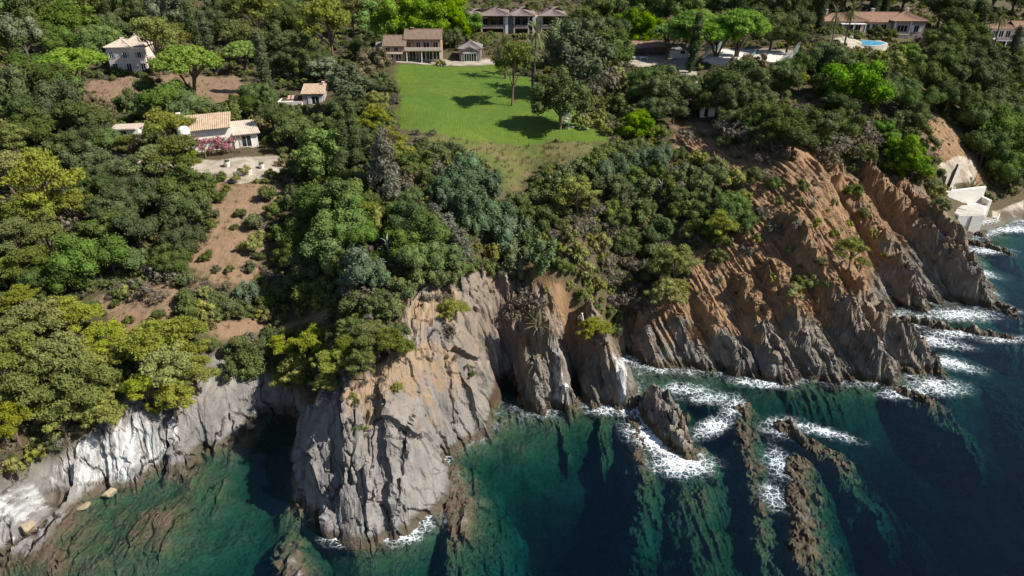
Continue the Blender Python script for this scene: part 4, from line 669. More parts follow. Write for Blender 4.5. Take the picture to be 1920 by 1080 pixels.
('leafy',1,-27.1,94.0,8.0,6.8,6.1,'mid green broadleaf tree left of the white snag, second from left of three'),
('leafy',1,-22.2,94.3,5.5,4.7,1.8,'small mid green broadleaf tree close above the white snag'),
('dome',1,-24.6,100.9,7.5,6.0,2.4,'small vivid green domed tree above the white snag'),
('oak',0,-30.3,95.7,7.4,6.3,3.7,'dark green oak left of the white snag'),
('oak',1,-36.9,103.1,5.3,4.5,4.7,'small dark green oak right of the bare soil strip'),
('oak',1,-23.8,91.0,5.5,4.6,3.1,'small dark green oak left of the white snag'),
('shrub',1,-49.1,91.2,4.2,3.1,0.1,'dark green shrub right of the lower clearing, left one of two'),
('shrub',1,-47.7,88.1,4.7,4.7,3.1,'dark green shrub right of the lower clearing, right one of two'),
('shrub',1,-50.4,94.4,3.3,2.5,0.9,'small dark green shrub right of the lower clearing, second from left of three'),
('shrub',0,-47.1,86.7,3.1,2.3,0.8,'small dark green shrub right of the lower clearing, rightmost of three'),
('lime',1,-46.0,89.1,4.0,3.0,1.5,'yellowish shrub right of the lower clearing'),
('lime',0,-44.7,88.3,3.5,2.6,4.9,'yellowish shrub left of the dirt path'),
('shrub',1,-43.1,91.9,4.4,3.3,0.1,'dark green shrub left of the dirt path, leftmost of four'),
('shrub',2,-40.7,94.6,5.0,3.7,3.5,'dark green shrub left of the dirt path, rightmost of four'),
('shrub',0,-41.7,92.1,3.6,2.7,5.9,'dark green shrub left of the dirt path, third from left of four'),
('shrub',0,-44.0,90.1,3.2,2.4,1.5,'small dark green shrub left of the dirt path'),
('shrub',1,-38.1,95.1,4.4,3.3,5.3,'dark green shrub close above the dirt path'),
('teal',1,-40.9,94.3,5.0,4.7,1.8,'small blue green shrub left of the dirt path'),
('shrub',2,-35.2,95.8,5.4,4.0,6.2,'dark green shrub above the dirt path, left one of two'),
('shrub',2,-31.3,92.8,4.9,3.7,4.0,'dark green shrub right of the dirt path, leftmost of four'),
('shrub',2,-28.3,91.4,4.5,3.4,5.5,'dark green shrub right of the dirt path, second from left of four'),
('shrub',0,-34.3,97.3,4.2,3.2,0.1,'dark green shrub above the dirt path, right one of two'),
('shrub',0,-25.4,88.0,3.9,2.9,1.9,'dark green shrub right of the dirt path, third from left of four'),
('shrub',2,-37.4,97.4,3.4,2.6,4.4,'small dark green shrub above the dirt path'),
('shrub',2,-39.2,85.1,5.5,5.2,1.9,'dark green shrub below the dirt path'),
('shrub',2,-40.7,85.6,3.9,2.9,0.2,'dark green shrub left of the dirt path, second from left of four'),
('shrub',1,-38.5,84.4,5.0,3.8,2.3,'dark green shrub above the shadowed cove'),
('shrub',2,-40.5,82.7,3.9,2.9,5.1,'dark green shrub left of the shadowed cove'),
('shrub',0,-37.4,87.1,3.5,2.6,0.2,'small dark green shrub below the dirt path'),
('pine',1,-64.4,79.6,9.3,8.8,3.5,'large yellow green pine near the lower left edge, leftmost of three'),
('pine',2,-61.0,82.2,8.1,7.7,5.8,'yellow green pine left of the lower clearing'),
('pine',2,-65.1,75.8,8.4,7.9,3.4,'yellow green pine near the lower left edge, second from left of four'),
('pine',0,-58.6,74.5,9.7,9.2,2.7,'large yellow green pine near the lower left edge, second from left of three'),
('pine',1,-55.7,79.5,7.2,6.9,3.7,'yellow green pine below the lower clearing, second from left of five'),
('pine',2,-60.8,70.6,8.7,8.3,4.4,'yellow green pine near the lower left edge, rightmost of four'),
('pine',2,-55.2,72.2,8.9,8.4,4.1,'large yellow green pine near the lower left edge, rightmost of three'),
('pine',1,-61.3,67.0,7.2,6.8,3.0,'yellow green pine near the lower left edge, leftmost of four'),
('pine',2,-56.9,69.1,7.4,7.0,5.3,'yellow green pine above the white cliff, left one of two'),
('pine',0,-52.6,70.9,6.2,5.8,5.6,'yellow green pine above the white cliff, right one of two'),
('pine',1,-55.8,76.2,6.4,6.0,5.2,'yellow green pine below the lower clearing, leftmost of five'),
('pine',0,-48.5,79.4,8.7,8.2,1.9,'yellow green pine below the lower clearing, fourth from left of five'),
('pine',0,-45.4,81.2,8.1,7.7,4.4,'yellow green pine right of the lower clearing'),
('pine',1,-46.1,76.2,8.5,8.1,3.7,'yellow green pine below the lower clearing, rightmost of five'),
('pine',2,-43.4,77.4,6.5,6.2,4.9,'yellow green pine left of the shadowed cove, right one of two'),
('pine',1,-48.2,73.8,6.3,6.0,0.9,'yellow green pine below the lower clearing, third from left of five'),
('pine',1,-45.2,74.1,6.4,6.0,4.4,'yellow green pine left of the shadowed cove, left one of two'),
('pine',1,-50.9,78.3,5.1,4.8,6.1,'small yellow green pine below the lower clearing'),
('lime',0,-60.6,63.2,3.8,2.9,2.7,'yellowish shrub left of the white cliff, left one of two'),
('lime',0,-59.5,66.8,3.3,2.5,0.4,'yellowish shrub left of the white cliff, right one of two'),
('lime',0,-47.9,73.7,3.1,2.3,1.7,'yellowish shrub right of the white cliff'),
('lime',0,-46.6,74.7,2.4,1.8,5.0,'small yellowish shrub right of the white cliff'),
('pine',2,-33.5,86.2,6.3,4.4,5.9,'yellow green pine below the dirt path'),
('pine',1,-28.4,84.4,7.1,4.9,4.5,'yellow green pine right of the dirt path, left one of two'),
('pine',0,-30.6,83.3,7.4,5.5,6.3,'yellow green pine above the shadowed cove, right one of two'),
('pine',2,-23.0,74.3,5.8,4.4,3.1,'yellow green pine right of the dirt path, right one of two'),
('pine',0,-24.1,73.0,3.9,3.1,5.3,'small yellow green pine right of the shadowed cove'),
('pine',0,-33.0,83.9,5.2,4.1,3.9,'yellow green pine above the shadowed cove, left one of two'),
('pine_dark',0,-21.0,75.5,4.4,3.5,4.5,'small olive green pine right of the dirt path, left one of two'),
('pine_dark',0,-18.0,76.6,4.8,4.1,6.2,'olive green pine right of the dirt path, left one of two'),
('pine_dark',1,-15.5,73.5,5.4,5.4,0.9,'olive green pine right of the dirt path, right one of two'),
('pine_dark',0,-18.6,71.7,4.7,4.7,2.6,'small olive green pine above the grey headland, left one of two'),
('pine_dark',0,-13.7,74.6,3.4,3.4,0.4,'small olive green pine above the grey headland, right one of two'),
('pine_dark',0,-18.3,73.9,4.7,4.7,0.3,'small olive green pine right of the dirt path, right one of two'),
('shrub',0,-22.1,80.6,3.9,2.9,4.1,'dark green shrub right of the dirt path, rightmost of four'),
('shrub',2,-22.0,84.4,4.5,3.4,0.5,'dark green shrub below the white snag, leftmost of four'),
('shrub',0,-19.0,82.6,3.7,2.7,3.6,'dark green shrub below the white snag, second from left of four'),
('shrub',0,-17.7,83.6,2.9,2.2,4.7,'small dark green shrub below the white snag, leftmost of three'),
('cedar',0,-20.9,108.8,8.2,11.1,0.1,'large pale grey cedar right of the round green dome'),
('cedar',0,-19.0,104.4,5.1,6.1,2.0,'pale grey cedar right of the round green dome'),
('cypress',0,-27.8,119.5,2.4,11.2,3.1,'small slender dark cypress right of the round green dome, right one of two'),
('cypress',0,-31.4,126.6,2.0,9.2,5.7,'small slender dark cypress right of the round green dome, left one of two'),
('pine',0,-28.0,143.5,6.6,6.3,4.4,"yellow green pine close beside the lawn's left edge"),
('pine',0,-26.3,130.7,7.1,6.7,3.6,"yellow green pine left of the lawn's left edge"),
('pine',2,-22.1,120.0,5.6,5.4,3.2,"yellow green pine below the lawn's left edge"),
('pine',2,-19.9,117.0,4.6,4.4,3.5,"small yellow green pine below the lawn's left edge"),
('oak',0,-29.2,118.6,6.6,5.6,1.7,'small dark green oak right of the round green dome, leftmost of four'),
('oak',2,-26.7,126.4,5.0,4.2,1.5,'small dark green oak right of the round green dome, third from left of four'),
('oak',1,-23.1,110.7,5.3,4.5,3.2,'small dark green oak right of the round green dome, rightmost of four'),
('oak',0,-26.1,111.6,5.4,4.6,5.1,'small dark green oak right of the round green dome, second from left of four'),
('lime',1,-20.1,97.4,3.7,4.5,2.8,'yellowish shrub above the white snag'),
('lime',1,-19.9,116.6,4.3,3.2,1.1,"yellowish shrub below the lawn's left edge, left one of two"),
('lime',0,-17.8,118.6,3.8,2.8,4.1,"yellowish shrub below the lawn's left edge, right one of two"),
('pine_dark',0,-22.2,99.4,4.9,4.9,3.6,'olive green pine above the white snag'),
('pine_dark',0,-21.8,102.1,4.2,4.2,0.6,'small olive green pine above the white snag'),
('teal',0,-21.2,87.8,6.8,6.5,3.2,'blue green shrub close below the white snag'),
('teal',1,-19.1,86.5,4.5,4.3,1.5,'small blue green shrub close below the white snag'),
('teal',1,-24.1,90.1,3.9,3.7,3.0,'small blue green shrub left of the white snag'),
('dry',1,-23.0,87.9,4.6,3.0,0.7,'dry grey shrub below the white snag, second from left of three'),
('dry',0,-24.8,87.9,3.9,2.5,3.4,'dry grey shrub below the white snag, leftmost of three'),
('dry',1,-20.2,85.3,3.7,2.4,0.3,'dry grey shrub below the white snag, rightmost of three'),
('dry',0,-27.1,94.1,3.2,2.1,5.9,'small dry grey shrub left of the white snag'),
('shrub',1,-18.4,115.7,5.5,4.1,4.3,"dark green shrub below the lawn's left edge, left one of two"),
('shrub',0,-15.7,115.9,5.5,4.1,4.7,"dark green shrub below the lawn's left edge, right one of two"),
('shrub',0,-13.1,118.1,5.6,4.2,6.1,'dark green shrub left of the dry bank, left one of two'),
('shrub',2,-10.4,120.1,4.7,3.6,3.1,'dark green shrub left of the dry bank, right one of two'),
('shrub',0,-16.1,111.6,5.4,4.0,0.9,'dark green shrub above the central slope, left one of two'),
('shrub',2,-14.2,109.6,4.4,3.3,2.4,'dark green shrub above the central slope, right one of two'),
('dry',0,-16.2,112.0,4.0,2.6,1.8,'dry grey shrub above the central slope'),
('dry',1,-13.3,114.7,4.6,3.0,5.0,'dry grey shrub left of the dry bank'),
('dry',1,-19.0,109.3,3.5,2.3,0.9,'dry grey shrub right of the round green dome'),
('dry',1,-17.6,108.7,4.4,2.9,4.1,'dry grey shrub left of the central slope'),
('rust',0,-17.0,111.6,4.1,3.5,6.0,'small reddish brown tree right of the round green dome'),
('teal',1,-7.1,111.5,7.1,6.8,3.2,'large blue green shrub left of the dry bank, right one of two'),
('teal',0,-5.3,110.4,6.2,5.9,4.6,'blue green shrub left of the dry bank, second from left of three'),
('teal',1,-7.8,106.5,6.9,6.6,0.4,'large blue green shrub left of the dry bank, left one of two'),
('teal',0,-11.2,106.6,5.2,4.9,0.2,'blue green shrub above the central slope, leftmost of three'),
('teal',0,-9.7,109.9,5.7,5.4,1.2,'blue green shrub left of the dry bank, leftmost of three'),
('teal',1,-6.4,103.4,7.6,7.3,5.6,'large blue green shrub above the central slope'),
('teal',1,-8.5,103.8,6.0,5.7,4.2,'blue green shrub above the central slope, second from left of three'),
('teal',1,-10.7,104.5,5.1,4.9,0.0,'small blue green shrub above the central slope'),
('teal',1,-4.7,103.6,6.8,6.5,1.9,'blue green shrub above the central slope, rightmost of three'),
('teal',1,-5.9,101.5,5.1,4.8,2.0,'small blue green shrub close above the central slope'),
('teal',1,-3.6,109.7,5.3,5.1,0.6,'blue green shrub left of the dry bank, rightmost of three'),
('leafy',0,-15.3,97.4,7.3,6.2,4.1,'mid green broadleaf tree left of the central slope, left one of two'),
('leafy',0,-12.6,94.0,7.9,6.7,2.4,'mid green broadleaf tree left of the central slope, right one of two'),
('leafy',1,-15.8,93.7,6.3,5.4,5.5,'small mid green broadleaf tree right of the white snag, left one of two'),
('leafy',1,-13.1,90.3,6.9,5.9,1.0,'small mid green broadleaf tree right of the white snag, right one of two'),
('leafy',1,-10.2,91.7,6.3,5.3,0.7,'small mid green broadleaf tree below the central slope'),
('leafy',0,-17.7,99.8,4.9,4.2,4.7,'small mid green broadleaf tree above the white snag'),
('leafy',2,-16.1,103.8,4.2,3.6,1.5,'small mid green broadleaf tree left of the central slope'),
('cedar',0,-9.7,96.4,6.4,5.8,5.6,'pale grey cedar close beside the central slope'),
('cedar',0,-7.9,94.0,6.4,5.7,5.8,'pale grey cedar close below the central slope'),
('cedar',0,-12.0,99.7,4.9,4.5,2.0,'small pale grey cedar left of the central slope'),
('teal',0,-2.6,103.7,6.9,6.6,4.3,'large blue green shrub right of the central slope, left one of two'),
('teal',1,-0.9,103.5,6.9,6.6,3.0,'large blue green shrub right of the central slope, right one of two'),
('teal',0,-1.8,106.2,5.3,5.0,0.7,'blue green shrub right of the central slope, left one of two'),
('teal',1,1.3,105.3,5.3,5.0,1.8,'blue green shrub right of the central slope, right one of two'),
('shrub',2,1.8,108.6,6.3,4.7,1.5,'large dark green shrub below the dry bank, leftmost of three'),
('shrub',0,4.2,112.7,5.9,4.4,0.2,'large dark green shrub below the dry bank, second from left of three'),
('shrub',2,-0.2,109.2,5.4,4.0,0.2,'dark green shrub below the dry bank, left one of two'),
('shrub',0,4.4,107.1,6.2,4.7,4.1,'large dark green shrub below the dry bank, rightmost of three'),
('shrub',2,6.4,111.0,5.5,4.1,2.5,'dark green shrub below the dry bank, right one of two'),
('shrub',2,2.7,105.7,5.3,4.0,2.3,'dark green shrub right of the central slope'),
('shrub',1,5.2,115.7,5.6,4.2,1.2,'dark green shrub right of the dry bank'),
('shrub',1,8.0,116.2,6.6,4.9,1.8,"large dark green shrub left of the lawn's foot"),
('shrub',2,10.9,118.5,5.7,4.3,6.2,"dark green shrub close below the lawn's foot"),
('shrub',1,14.0,120.9,6.4,4.8,1.0,"large dark green shrub right at the lawn's foot"),
('shrub',0,17.3,124.8,5.9,4.5,1.1,"large dark green shrub close beside the lawn's foot"),
('shrub',0,20.8,128.2,6.1,4.6,5.9,"large dark green shrub right of the lawn's foot, leftmost of three"),
('shrub',2,24.2,130.6,6.2,4.6,3.8,"large dark green shrub right of the lawn's foot, rightmost of three"),
('shrub',2,12.8,117.6,5.7,4.3,6.1,"dark green shrub below the lawn's foot, right one of two"),
('shrub',0,9.3,114.5,5.2,3.9,2.9,"dark green shrub below the lawn's foot, left one of two"),
('teal',1,23.2,127.0,5.7,5.4,4.9,"blue green shrub right of the lawn's foot, second from left of three"),
('teal',1,26.3,127.0,6.7,6.3,1.1,"blue green shrub right of the lawn's foot, rightmost of three"),
('teal',0,19.7,123.3,5.5,5.2,3.4,"blue green shrub right of the lawn's foot, leftmost of three"),
('teal',1,29.4,130.1,4.7,4.5,5.9,'small blue green shrub below the white hut'),
('pine',2,11.2,109.8,7.7,7.3,0.4,"yellow green pine below the lawn's foot"),
('pine',1,9.0,109.5,5.0,4.8,0.6,"small yellow green pine below the lawn's foot, left one of two"),
('pine',1,13.1,110.3,5.1,4.8,0.3,"small yellow green pine below the lawn's foot, right one of two"),
('juniper',0,0.0,99.5,4.8,6.7,4.0,'large upright dark juniper left of the orange footpath'),
('juniper',0,4.6,98.6,4.5,6.3,2.5,'upright dark juniper above the orange footpath'),
('juniper',0,2.6,103.1,3.5,4.5,0.3,'small upright dark juniper above the orange footpath'),
('lime',1,-2.5,99.0,4.2,3.2,2.8,'yellowish shrub right of the central slope'),
('shrub',2,-3.0,97.9,3.4,2.5,0.3,'small dark green shrub below the central slope'),
('shrub',0,-1.3,102.5,3.5,2.6,6.0,'small dark green shrub right of the central slope'),
('shrub',0,-4.9,95.3,4.1,3.1,1.1,'dark green shrub below the central slope, rightmost of four'),
('shrub',2,-7.1,91.5,3.9,3.0,4.0,'dark green shrub below the central slope, third from left of four'),
('shrub',0,-9.4,90.1,3.9,2.9,3.3,'dark green shrub below the central slope, second from left of four'),
('teal',0,16.3,119.9,5.8,5.5,5.8,"blue green shrub close below the lawn's foot"),
('shrub',0,17.2,118.1,6.7,5.0,0.5,"large dark green shrub below the lawn's foot"),
('shrub',0,21.7,122.9,5.9,4.4,3.8,"large dark green shrub right of the lawn's foot, second from left of three"),
('shrub',2,20.0,116.9,6.7,5.0,1.3,'large dark green shrub left of the right slope'),
('shrub',0,24.5,121.1,5.9,4.4,2.8,'large dark green shrub above the right slope, leftmost of five'),
('shrub',1,27.2,125.9,6.1,4.5,3.1,'large dark green shrub above the right slope, second from left of five'),
('shrub',2,28.5,121.2,5.9,4.4,4.8,'large dark green shrub above the right slope, third from left of five'),
('shrub',2,17.8,113.5,5.6,4.2,3.9,'dark green shrub left of the right slope, left one of two'),
('shrub',2,31.7,123.1,5.9,4.5,0.1,'large dark green shrub above the right slope, fourth from left of five'),
('dry',1,30.4,126.4,4.1,2.6,4.3,'dry grey shrub above the right slope, left one of two'),
('dry',0,19.2,126.9,4.0,2.6,3.5,"dry grey shrub right of the lawn's foot"),
('dry',0,31.9,121.1,4.9,3.2,2.0,'dry grey shrub above the right slope, right one of two'),
('dry',0,27.9,120.0,4.5,2.9,4.9,'dry grey shrub close above the right slope'),
('dry',1,14.8,112.3,4.6,3.0,5.1,'dry grey shrub left of the right slope, second from left of three'),
('dry',1,12.6,108.4,4.5,2.9,0.8,'dry grey shrub left of the right slope, leftmost of three'),
('dry',0,10.6,105.9,4.4,2.9,3.0,'dry grey shrub above the orange footpath'),
('dry',0,16.6,110.2,4.6,3.0,5.0,'dry grey shrub left of the right slope, rightmost of three'),
('oak',2,18.5,111.1,5.5,4.7,4.2,'small dark green oak left of the right slope, left one of two'),
('oak',1,20.3,109.6,5.5,4.7,0.4,'small dark green oak left of the right slope, right one of two'),
('oak',2,24.2,111.0,4.7,4.0,1.6,'small dark green oak below the right slope'),
('shrub',2,22.8,115.3,5.7,4.3,1.3,'dark green shrub left of the right slope, right one of two'),
('shrub',1,24.4,116.2,5.7,4.3,5.5,'dark green shrub close beside the right slope, left one of two'),
('shrub',0,31.1,117.1,5.7,4.3,0.5,'dark green shrub close beside the right slope, right one of two'),
('shrub',1,33.9,120.0,6.8,5.1,2.4,'large dark green shrub above the right slope, rightmost of five'),
('shrub',2,35.3,117.0,5.7,4.3,0.0,'dark green shrub right of the right slope, third from left of six'),
('shrub',1,38.1,121.6,5.9,4.4,4.1,'large dark green shrub right of the right slope'),
('shrub',0,32.0,114.2,5.6,4.2,3.6,'dark green shrub right of the right slope, leftmost of six'),
('shrub',1,35.7,114.0,5.6,4.2,0.9,'dark green shrub right of the right slope, fourth from left of six'),
('shrub',2,29.0,115.5,4.8,3.6,4.1,'dark green shrub right at the right slope'),
('juniper',0,26.1,111.4,3.9,4.7,4.6,'upright dark juniper close below the right slope'),
('lime',1,41.1,115.7,4.2,3.1,1.7,'yellowish shrub right of the right slope'),
('lime',1,40.8,120.4,4.9,3.6,3.5,'large yellowish shrub right of the right slope'),
('lime',1,38.3,124.4,5.0,3.7,0.4,'large yellowish shrub below the white hut, right one of two'),
('lime',0,35.6,127.8,5.1,3.8,0.9,'large yellowish shrub below the white hut, left one of two'),
('leafy',1,38.2,113.5,6.5,5.5,4.2,'small mid green broadleaf tree right of the right slope, left one of two'),
('leafy',1,39.2,111.1,5.5,4.7,0.2,'small mid green broadleaf tree right of the right slope, right one of two'),
('pine',2,35.4,108.9,6.8,6.5,4.8,'yellow green pine right of the right slope'),
('pine',2,27.3,103.0,7.9,7.5,0.2,'yellow green pine below the right slope, rightmost of three'),
('pine',0,25.0,103.4,5.4,5.1,0.3,'yellow green pine below the right slope, leftmost of three'),
('pine',0,25.3,99.6,7.0,6.6,5.2,'yellow green pine below the right slope, second from left of three'),
('pine',1,27.7,100.9,4.4,4.2,5.4,'small yellow green pine below the right slope'),
('dry',0,22.0,106.8,4.6,3.0,1.5,'dry grey shrub below the right slope, right one of two'),
('dry',1,19.3,107.9,4.6,3.0,0.8,'dry grey shrub below the right slope, left one of two'),
('dry',0,20.8,103.8,4.5,2.9,2.1,'dry grey shrub right of the orange footpath, fifth from left of six'),
('dry',0,22.4,101.2,5.4,3.5,1.0,'dry grey shrub right of the orange footpath, rightmost of six'),
('dry',0,17.1,104.0,4.5,2.9,4.6,'dry grey shrub right of the orange footpath, second from left of six'),
('dry',0,18.0,102.1,4.5,2.9,1.7,'dry grey shrub right of the orange footpath, third from left of six'),
('dry',0,20.4,101.6,3.6,2.4,4.0,'dry grey shrub right of the orange footpath, fourth from left of six'),
('dry',0,16.2,105.3,4.5,2.9,2.8,'dry grey shrub right of the orange footpath, leftmost of six'),
('shrub',1,24.9,108.6,4.6,3.5,5.0,'dark green shrub below the right slope, rightmost of three'),
('shrub',0,22.8,109.4,3.7,2.8,2.1,'dark green shrub below the right slope, leftmost of three'),
('shrub',1,23.1,104.8,3.6,2.7,5.7,'dark green shrub below the right slope, second from left of three'),
('lime',1,15.3,106.7,4.5,3.4,3.7,'yellowish shrub right of the orange footpath, rightmost of four'),
('lime',0,10.3,101.1,4.3,3.2,2.8,'yellowish shrub above the orange footpath, right one of two'),
('lime',0,12.0,99.4,4.3,3.2,3.3,'yellowish shrub right of the orange footpath, second from left of four'),
('lime',1,13.9,99.6,4.3,3.3,3.7,'yellowish shrub right of the orange footpath, third from left of four'),
('lime',0,9.6,103.8,4.0,3.0,0.8,'yellowish shrub above the orange footpath, left one of two'),
('lime',1,11.2,101.1,3.4,2.6,4.3,'yellowish shrub right of the orange footpath, leftmost of four'),
('pine',0,-8.4,84.6,5.0,3.5,6.1,'small yellow green pine below the central slope'),
('pine',0,12.4,89.3,5.8,4.1,5.7,'yellow green pine right of the grey rock fins'),
('pine',0,-14.4,71.0,2.1,1.7,3.0,'small yellow green pine above the grey headland'),
('yucca',0,4.0,88.8,4.8,3.3,2.5,'spiky rosette plant below the orange footpath'),
('yucca',0,-47.7,96.2,2.5,1.8,1.3,'small spiky rosette plant below the bare soil strip'),
('yucca',0,111.8,159.8,6.5,4.5,1.9,'large spiky rosette plant close beside the concrete steps'),
('shrub',2,-14.9,85.0,4.5,3.3,2.2,'dark green shrub below the white snag, rightmost of four'),
('shrub',0,-16.2,81.1,4.3,3.2,2.3,'dark green shrub below the white snag, third from left of four'),
('shrub',0,-13.0,88.4,5.3,4.0,5.1,'dark green shrub right of the white snag'),
('shrub',2,-10.8,89.3,3.9,2.9,5.3,'dark green shrub below the central slope, leftmost of four'),
('shrub',0,-15.1,77.8,3.5,2.6,3.9,'small dark green shrub below the white snag, rightmost of three'),
('shrub',1,-17.3,80.7,2.9,2.2,2.2,'small dark green shrub below the white snag, second from left of three'),
('dry',0,-18.7,80.3,2.9,1.9,5.2,'small dry grey shrub below the white snag'),
('dry',1,-9.9,86.4,3.0,2.0,2.4,'small dry grey shrub below the central slope'),
('dry',0,-8.6,82.4,3.7,2.4,1.1,'dry grey shrub left of the grey rock fins'),
('dry',0,-12.0,85.5,2.3,1.5,4.7,'small dry grey shrub right of the white snag'),
('dry',1,2.1,95.9,4.2,2.7,5.7,'dry grey shrub left of the orange footpath'),
('dry',0,4.0,89.3,3.2,2.1,5.0,'small dry grey shrub below the orange footpath'),
('dry',1,0.0,94.8,3.4,2.2,3.0,'small dry grey shrub left of the orange footpath, left one of two'),
('dry',1,1.7,97.9,2.6,1.7,5.4,'small dry grey shrub left of the orange footpath, right one of two'),
('pine',2,56.5,103.9,6.4,5.4,0.6,'yellow green pine left of the far cliff rib'),
('pine',0,63.3,112.7,3.9,3.1,2.4,'small yellow green pine left of the far cliff rib'),
('shrub',0,50.3,101.4,2.3,1.7,0.7,'small dark green shrub right of the orange cliff'),
('shrub',2,55.5,109.5,2.2,1.7,3.7,'small dark green shrub above the orange cliff'),
('shrub',0,47.2,100.4,3.5,2.6,5.1,'small dark green shrub close beside the orange cliff'),
('shrub',0,45.4,98.2,2.6,1.9,2.0,'small dark green shrub close below the orange cliff'),
('shrub',0,35.0,106.7,3.6,2.7,3.8,'dark green shrub right of the right slope, fifth from left of six'),
('lime',1,46.6,113.7,2.8,2.1,3.1,'yellowish shrub above the orange cliff, left one of two'),
('lime',1,41.9,108.1,2.7,2.0,2.8,'small yellowish shrub above the orange cliff, left one of two'),
('lime',0,52.0,109.6,3.1,2.3,3.4,'yellowish shrub above the orange cliff, right one of two'),
('lime',1,46.6,105.6,2.3,1.7,2.3,'small yellowish shrub above the orange cliff, right one of two'),
('lime',0,70.2,123.1,2.9,2.2,4.3,'yellowish shrub left of the far cliff rib'),
('lime',0,57.5,116.9,2.5,1.9,1.8,'small yellowish shrub left of the far cliff rib, left one of two'),
('lime',0,42.5,100.2,2.3,1.7,0.2,'small yellowish shrub close beside the orange cliff'),
('lime',1,49.1,100.8,3.2,2.4,3.8,'yellowish shrub close beside the orange cliff'),
('lime',1,45.1,97.1,3.4,2.6,1.9,'yellowish shrub close below the orange cliff'),
('lime',0,71.7,120.3,2.3,1.7,1.7,'small yellowish shrub below the far cliff rib'),
('lime',0,63.0,120.1,2.6,1.9,0.5,'small yellowish shrub left of the far cliff rib, right one of two'),
('shrub',0,66.3,127.4,4.1,3.1,4.2,'dark green shrub left of the far cliff rib, left one of two'),
('shrub',1,68.3,125.4,3.7,2.8,5.6,'dark green shrub left of the far cliff rib, right one of two'),
('shrub',2,43.6,120.5,4.5,3.3,5.0,'dark green shrub below the white hut, right one of two'),
('shrub',2,46.7,117.9,3.8,2.9,3.8,'dark green shrub below the cliff top'),
('shrub',2,51.0,115.6,3.2,2.4,1.3,'small dark green shrub below the cliff top'),
('shrub',2,39.9,109.8,4.0,3.0,0.6,'dark green shrub above the orange cliff'),
('shrub',0,35.7,108.8,4.6,3.4,1.5,'dark green shrub right of the right slope, rightmost of six'),
('shrub',2,32.4,110.6,4.6,3.5,2.7,'dark green shrub right of the right slope, second from left of six'),
('dry',0,43.7,112.6,3.7,2.4,4.2,'dry grey shrub above the orange cliff'),
('dry',1,44.8,109.5,3.3,2.1,1.1,'small dry grey shrub above the orange cliff, left one of two'),
('dry',0,47.7,106.2,3.2,2.1,5.7,'small dry grey shrub above the orange cliff, right one of two'),
('dry',1,40.1,107.3,2.7,1.8,2.4,'small dry grey shrub left of the orange cliff, right one of two'),
('dry',0,34.4,105.4,2.7,1.8,5.3,'small dry grey shrub left of the orange cliff, left one of two'),
('dry',1,46.4,120.3,3.9,2.5,1.6,'dry grey shrub left of the cliff top, second from left of three'),
('pine_dark',0,0.0,155.0,10.6,14.4,1.3,"olive green pine left of the lawn's right side"),
('oak',1,9.8,140.2,12.4,11.8,5.0,'dark green oak close above the white flag'),
('silver',0,15.6,162.9,15.6,18.0,5.6,"large grey green poplar-like tree right of the lawn's right side"),
('silver',0,22.7,193.8,11.4,13.1,0.5,'grey green poplar-like tree left of the parking area'),
('silver',1,13.9,189.2,11.1,12.8,4.8,'small grey green poplar-like tree right of the long terraced building'),
('oak',0,26.3,187.7,12.5,10.6,4.1,'dark green oak left of the parking area'),
('oak',2,19.9,177.8,9.3,7.9,3.6,"dark green oak right of the lawn's right side"),
('dry',1,22.0,167.2,9.4,6.1,2.6,'large dry grey shrub left of the parking area'),
('dry',1,18.4,161.5,6.1,4.0,3.0,'large dry grey shrub above the white flag'),
('lime',0,25.7,175.7,5.8,4.3,1.9,'large yellowish shrub left of the parking area, left one of two'),
('lime',1,26.4,166.1,5.0,3.8,0.5,'large yellowish shrub left of the parking area, right one of two'),
('leafy',1,31.4,160.6,9.7,8.2,1.2,'mid green broadleaf tree right at the parking area'),
('leafy',0,28.4,155.8,7.1,6.0,0.9,'mid green broadleaf tree below the parking area'),
('oak',1,33.5,152.7,11.6,9.8,3.5,'dark green oak close below the parking area'),
('oak',2,36.7,150.5,9.2,7.8,3.5,'dark green oak left of the white hut'),
('oak',1,30.7,148.4,7.9,6.8,1.2,'dark green oak below the parking area'),
('oak',2,34.4,146.9,6.8,5.8,0.6,'small dark green oak left of the white hut'),
('dome',1,25.3,138.6,8.1,6.5,4.6,"vivid green domed tree right of the lawn's foot"),
('lime',0,27.9,140.4,5.5,4.1,6.0,'large yellowish shrub left of the white hut'),
('lime',0,18.6,141.5,3.3,2.5,5.2,'yellowish shrub right of the white flag, right one of two'),
('lime',0,19.1,137.4,2.6,1.9,2.0,"small yellowish shrub above the lawn's foot"),
('lime',1,18.3,146.2,3.4,2.5,4.1,'yellowish shrub right of the white flag, left one of two'),
('lime',0,13.8,142.6,3.5,2.6,5.6,'yellowish shrub close beside the white flag, left one of two'),
('lime',1,15.3,140.7,3.3,2.5,5.3,'yellowish shrub close beside the white flag, right one of two'),
('dry',0,29.7,141.1,4.4,2.9,1.2,'dry grey shrub left of the white hut'),
('dry',0,35.8,138.9,4.3,2.8,0.7,'dry grey shrub below the white hut'),
('shrub',1,25.1,148.5,5.7,4.3,1.0,'dark green shrub below the parking area'),
('shrub',2,23.4,152.7,5.8,4.4,4.8,'large dark green shrub right of the white flag'),
('shrub',2,30.6,140.0,4.4,3.3,4.8,'dark green shrub left of the white hut'),
('palm',0,-1.6,178.0,6.8,10.2,5.1,'tall feather palm below the long terraced building'),
('palm',0,5.0,169.4,7.0,10.5,4.5,"large tall feather palm above the lawn's right side"),
('palm',0,5.7,181.6,6.1,13.4,2.3,'tall feather palm close beside the long terraced building'),
('dome',0,-26.4,214.7,17.1,13.7,1.2,'large vivid green domed tree above the brown house, third from left of four'),
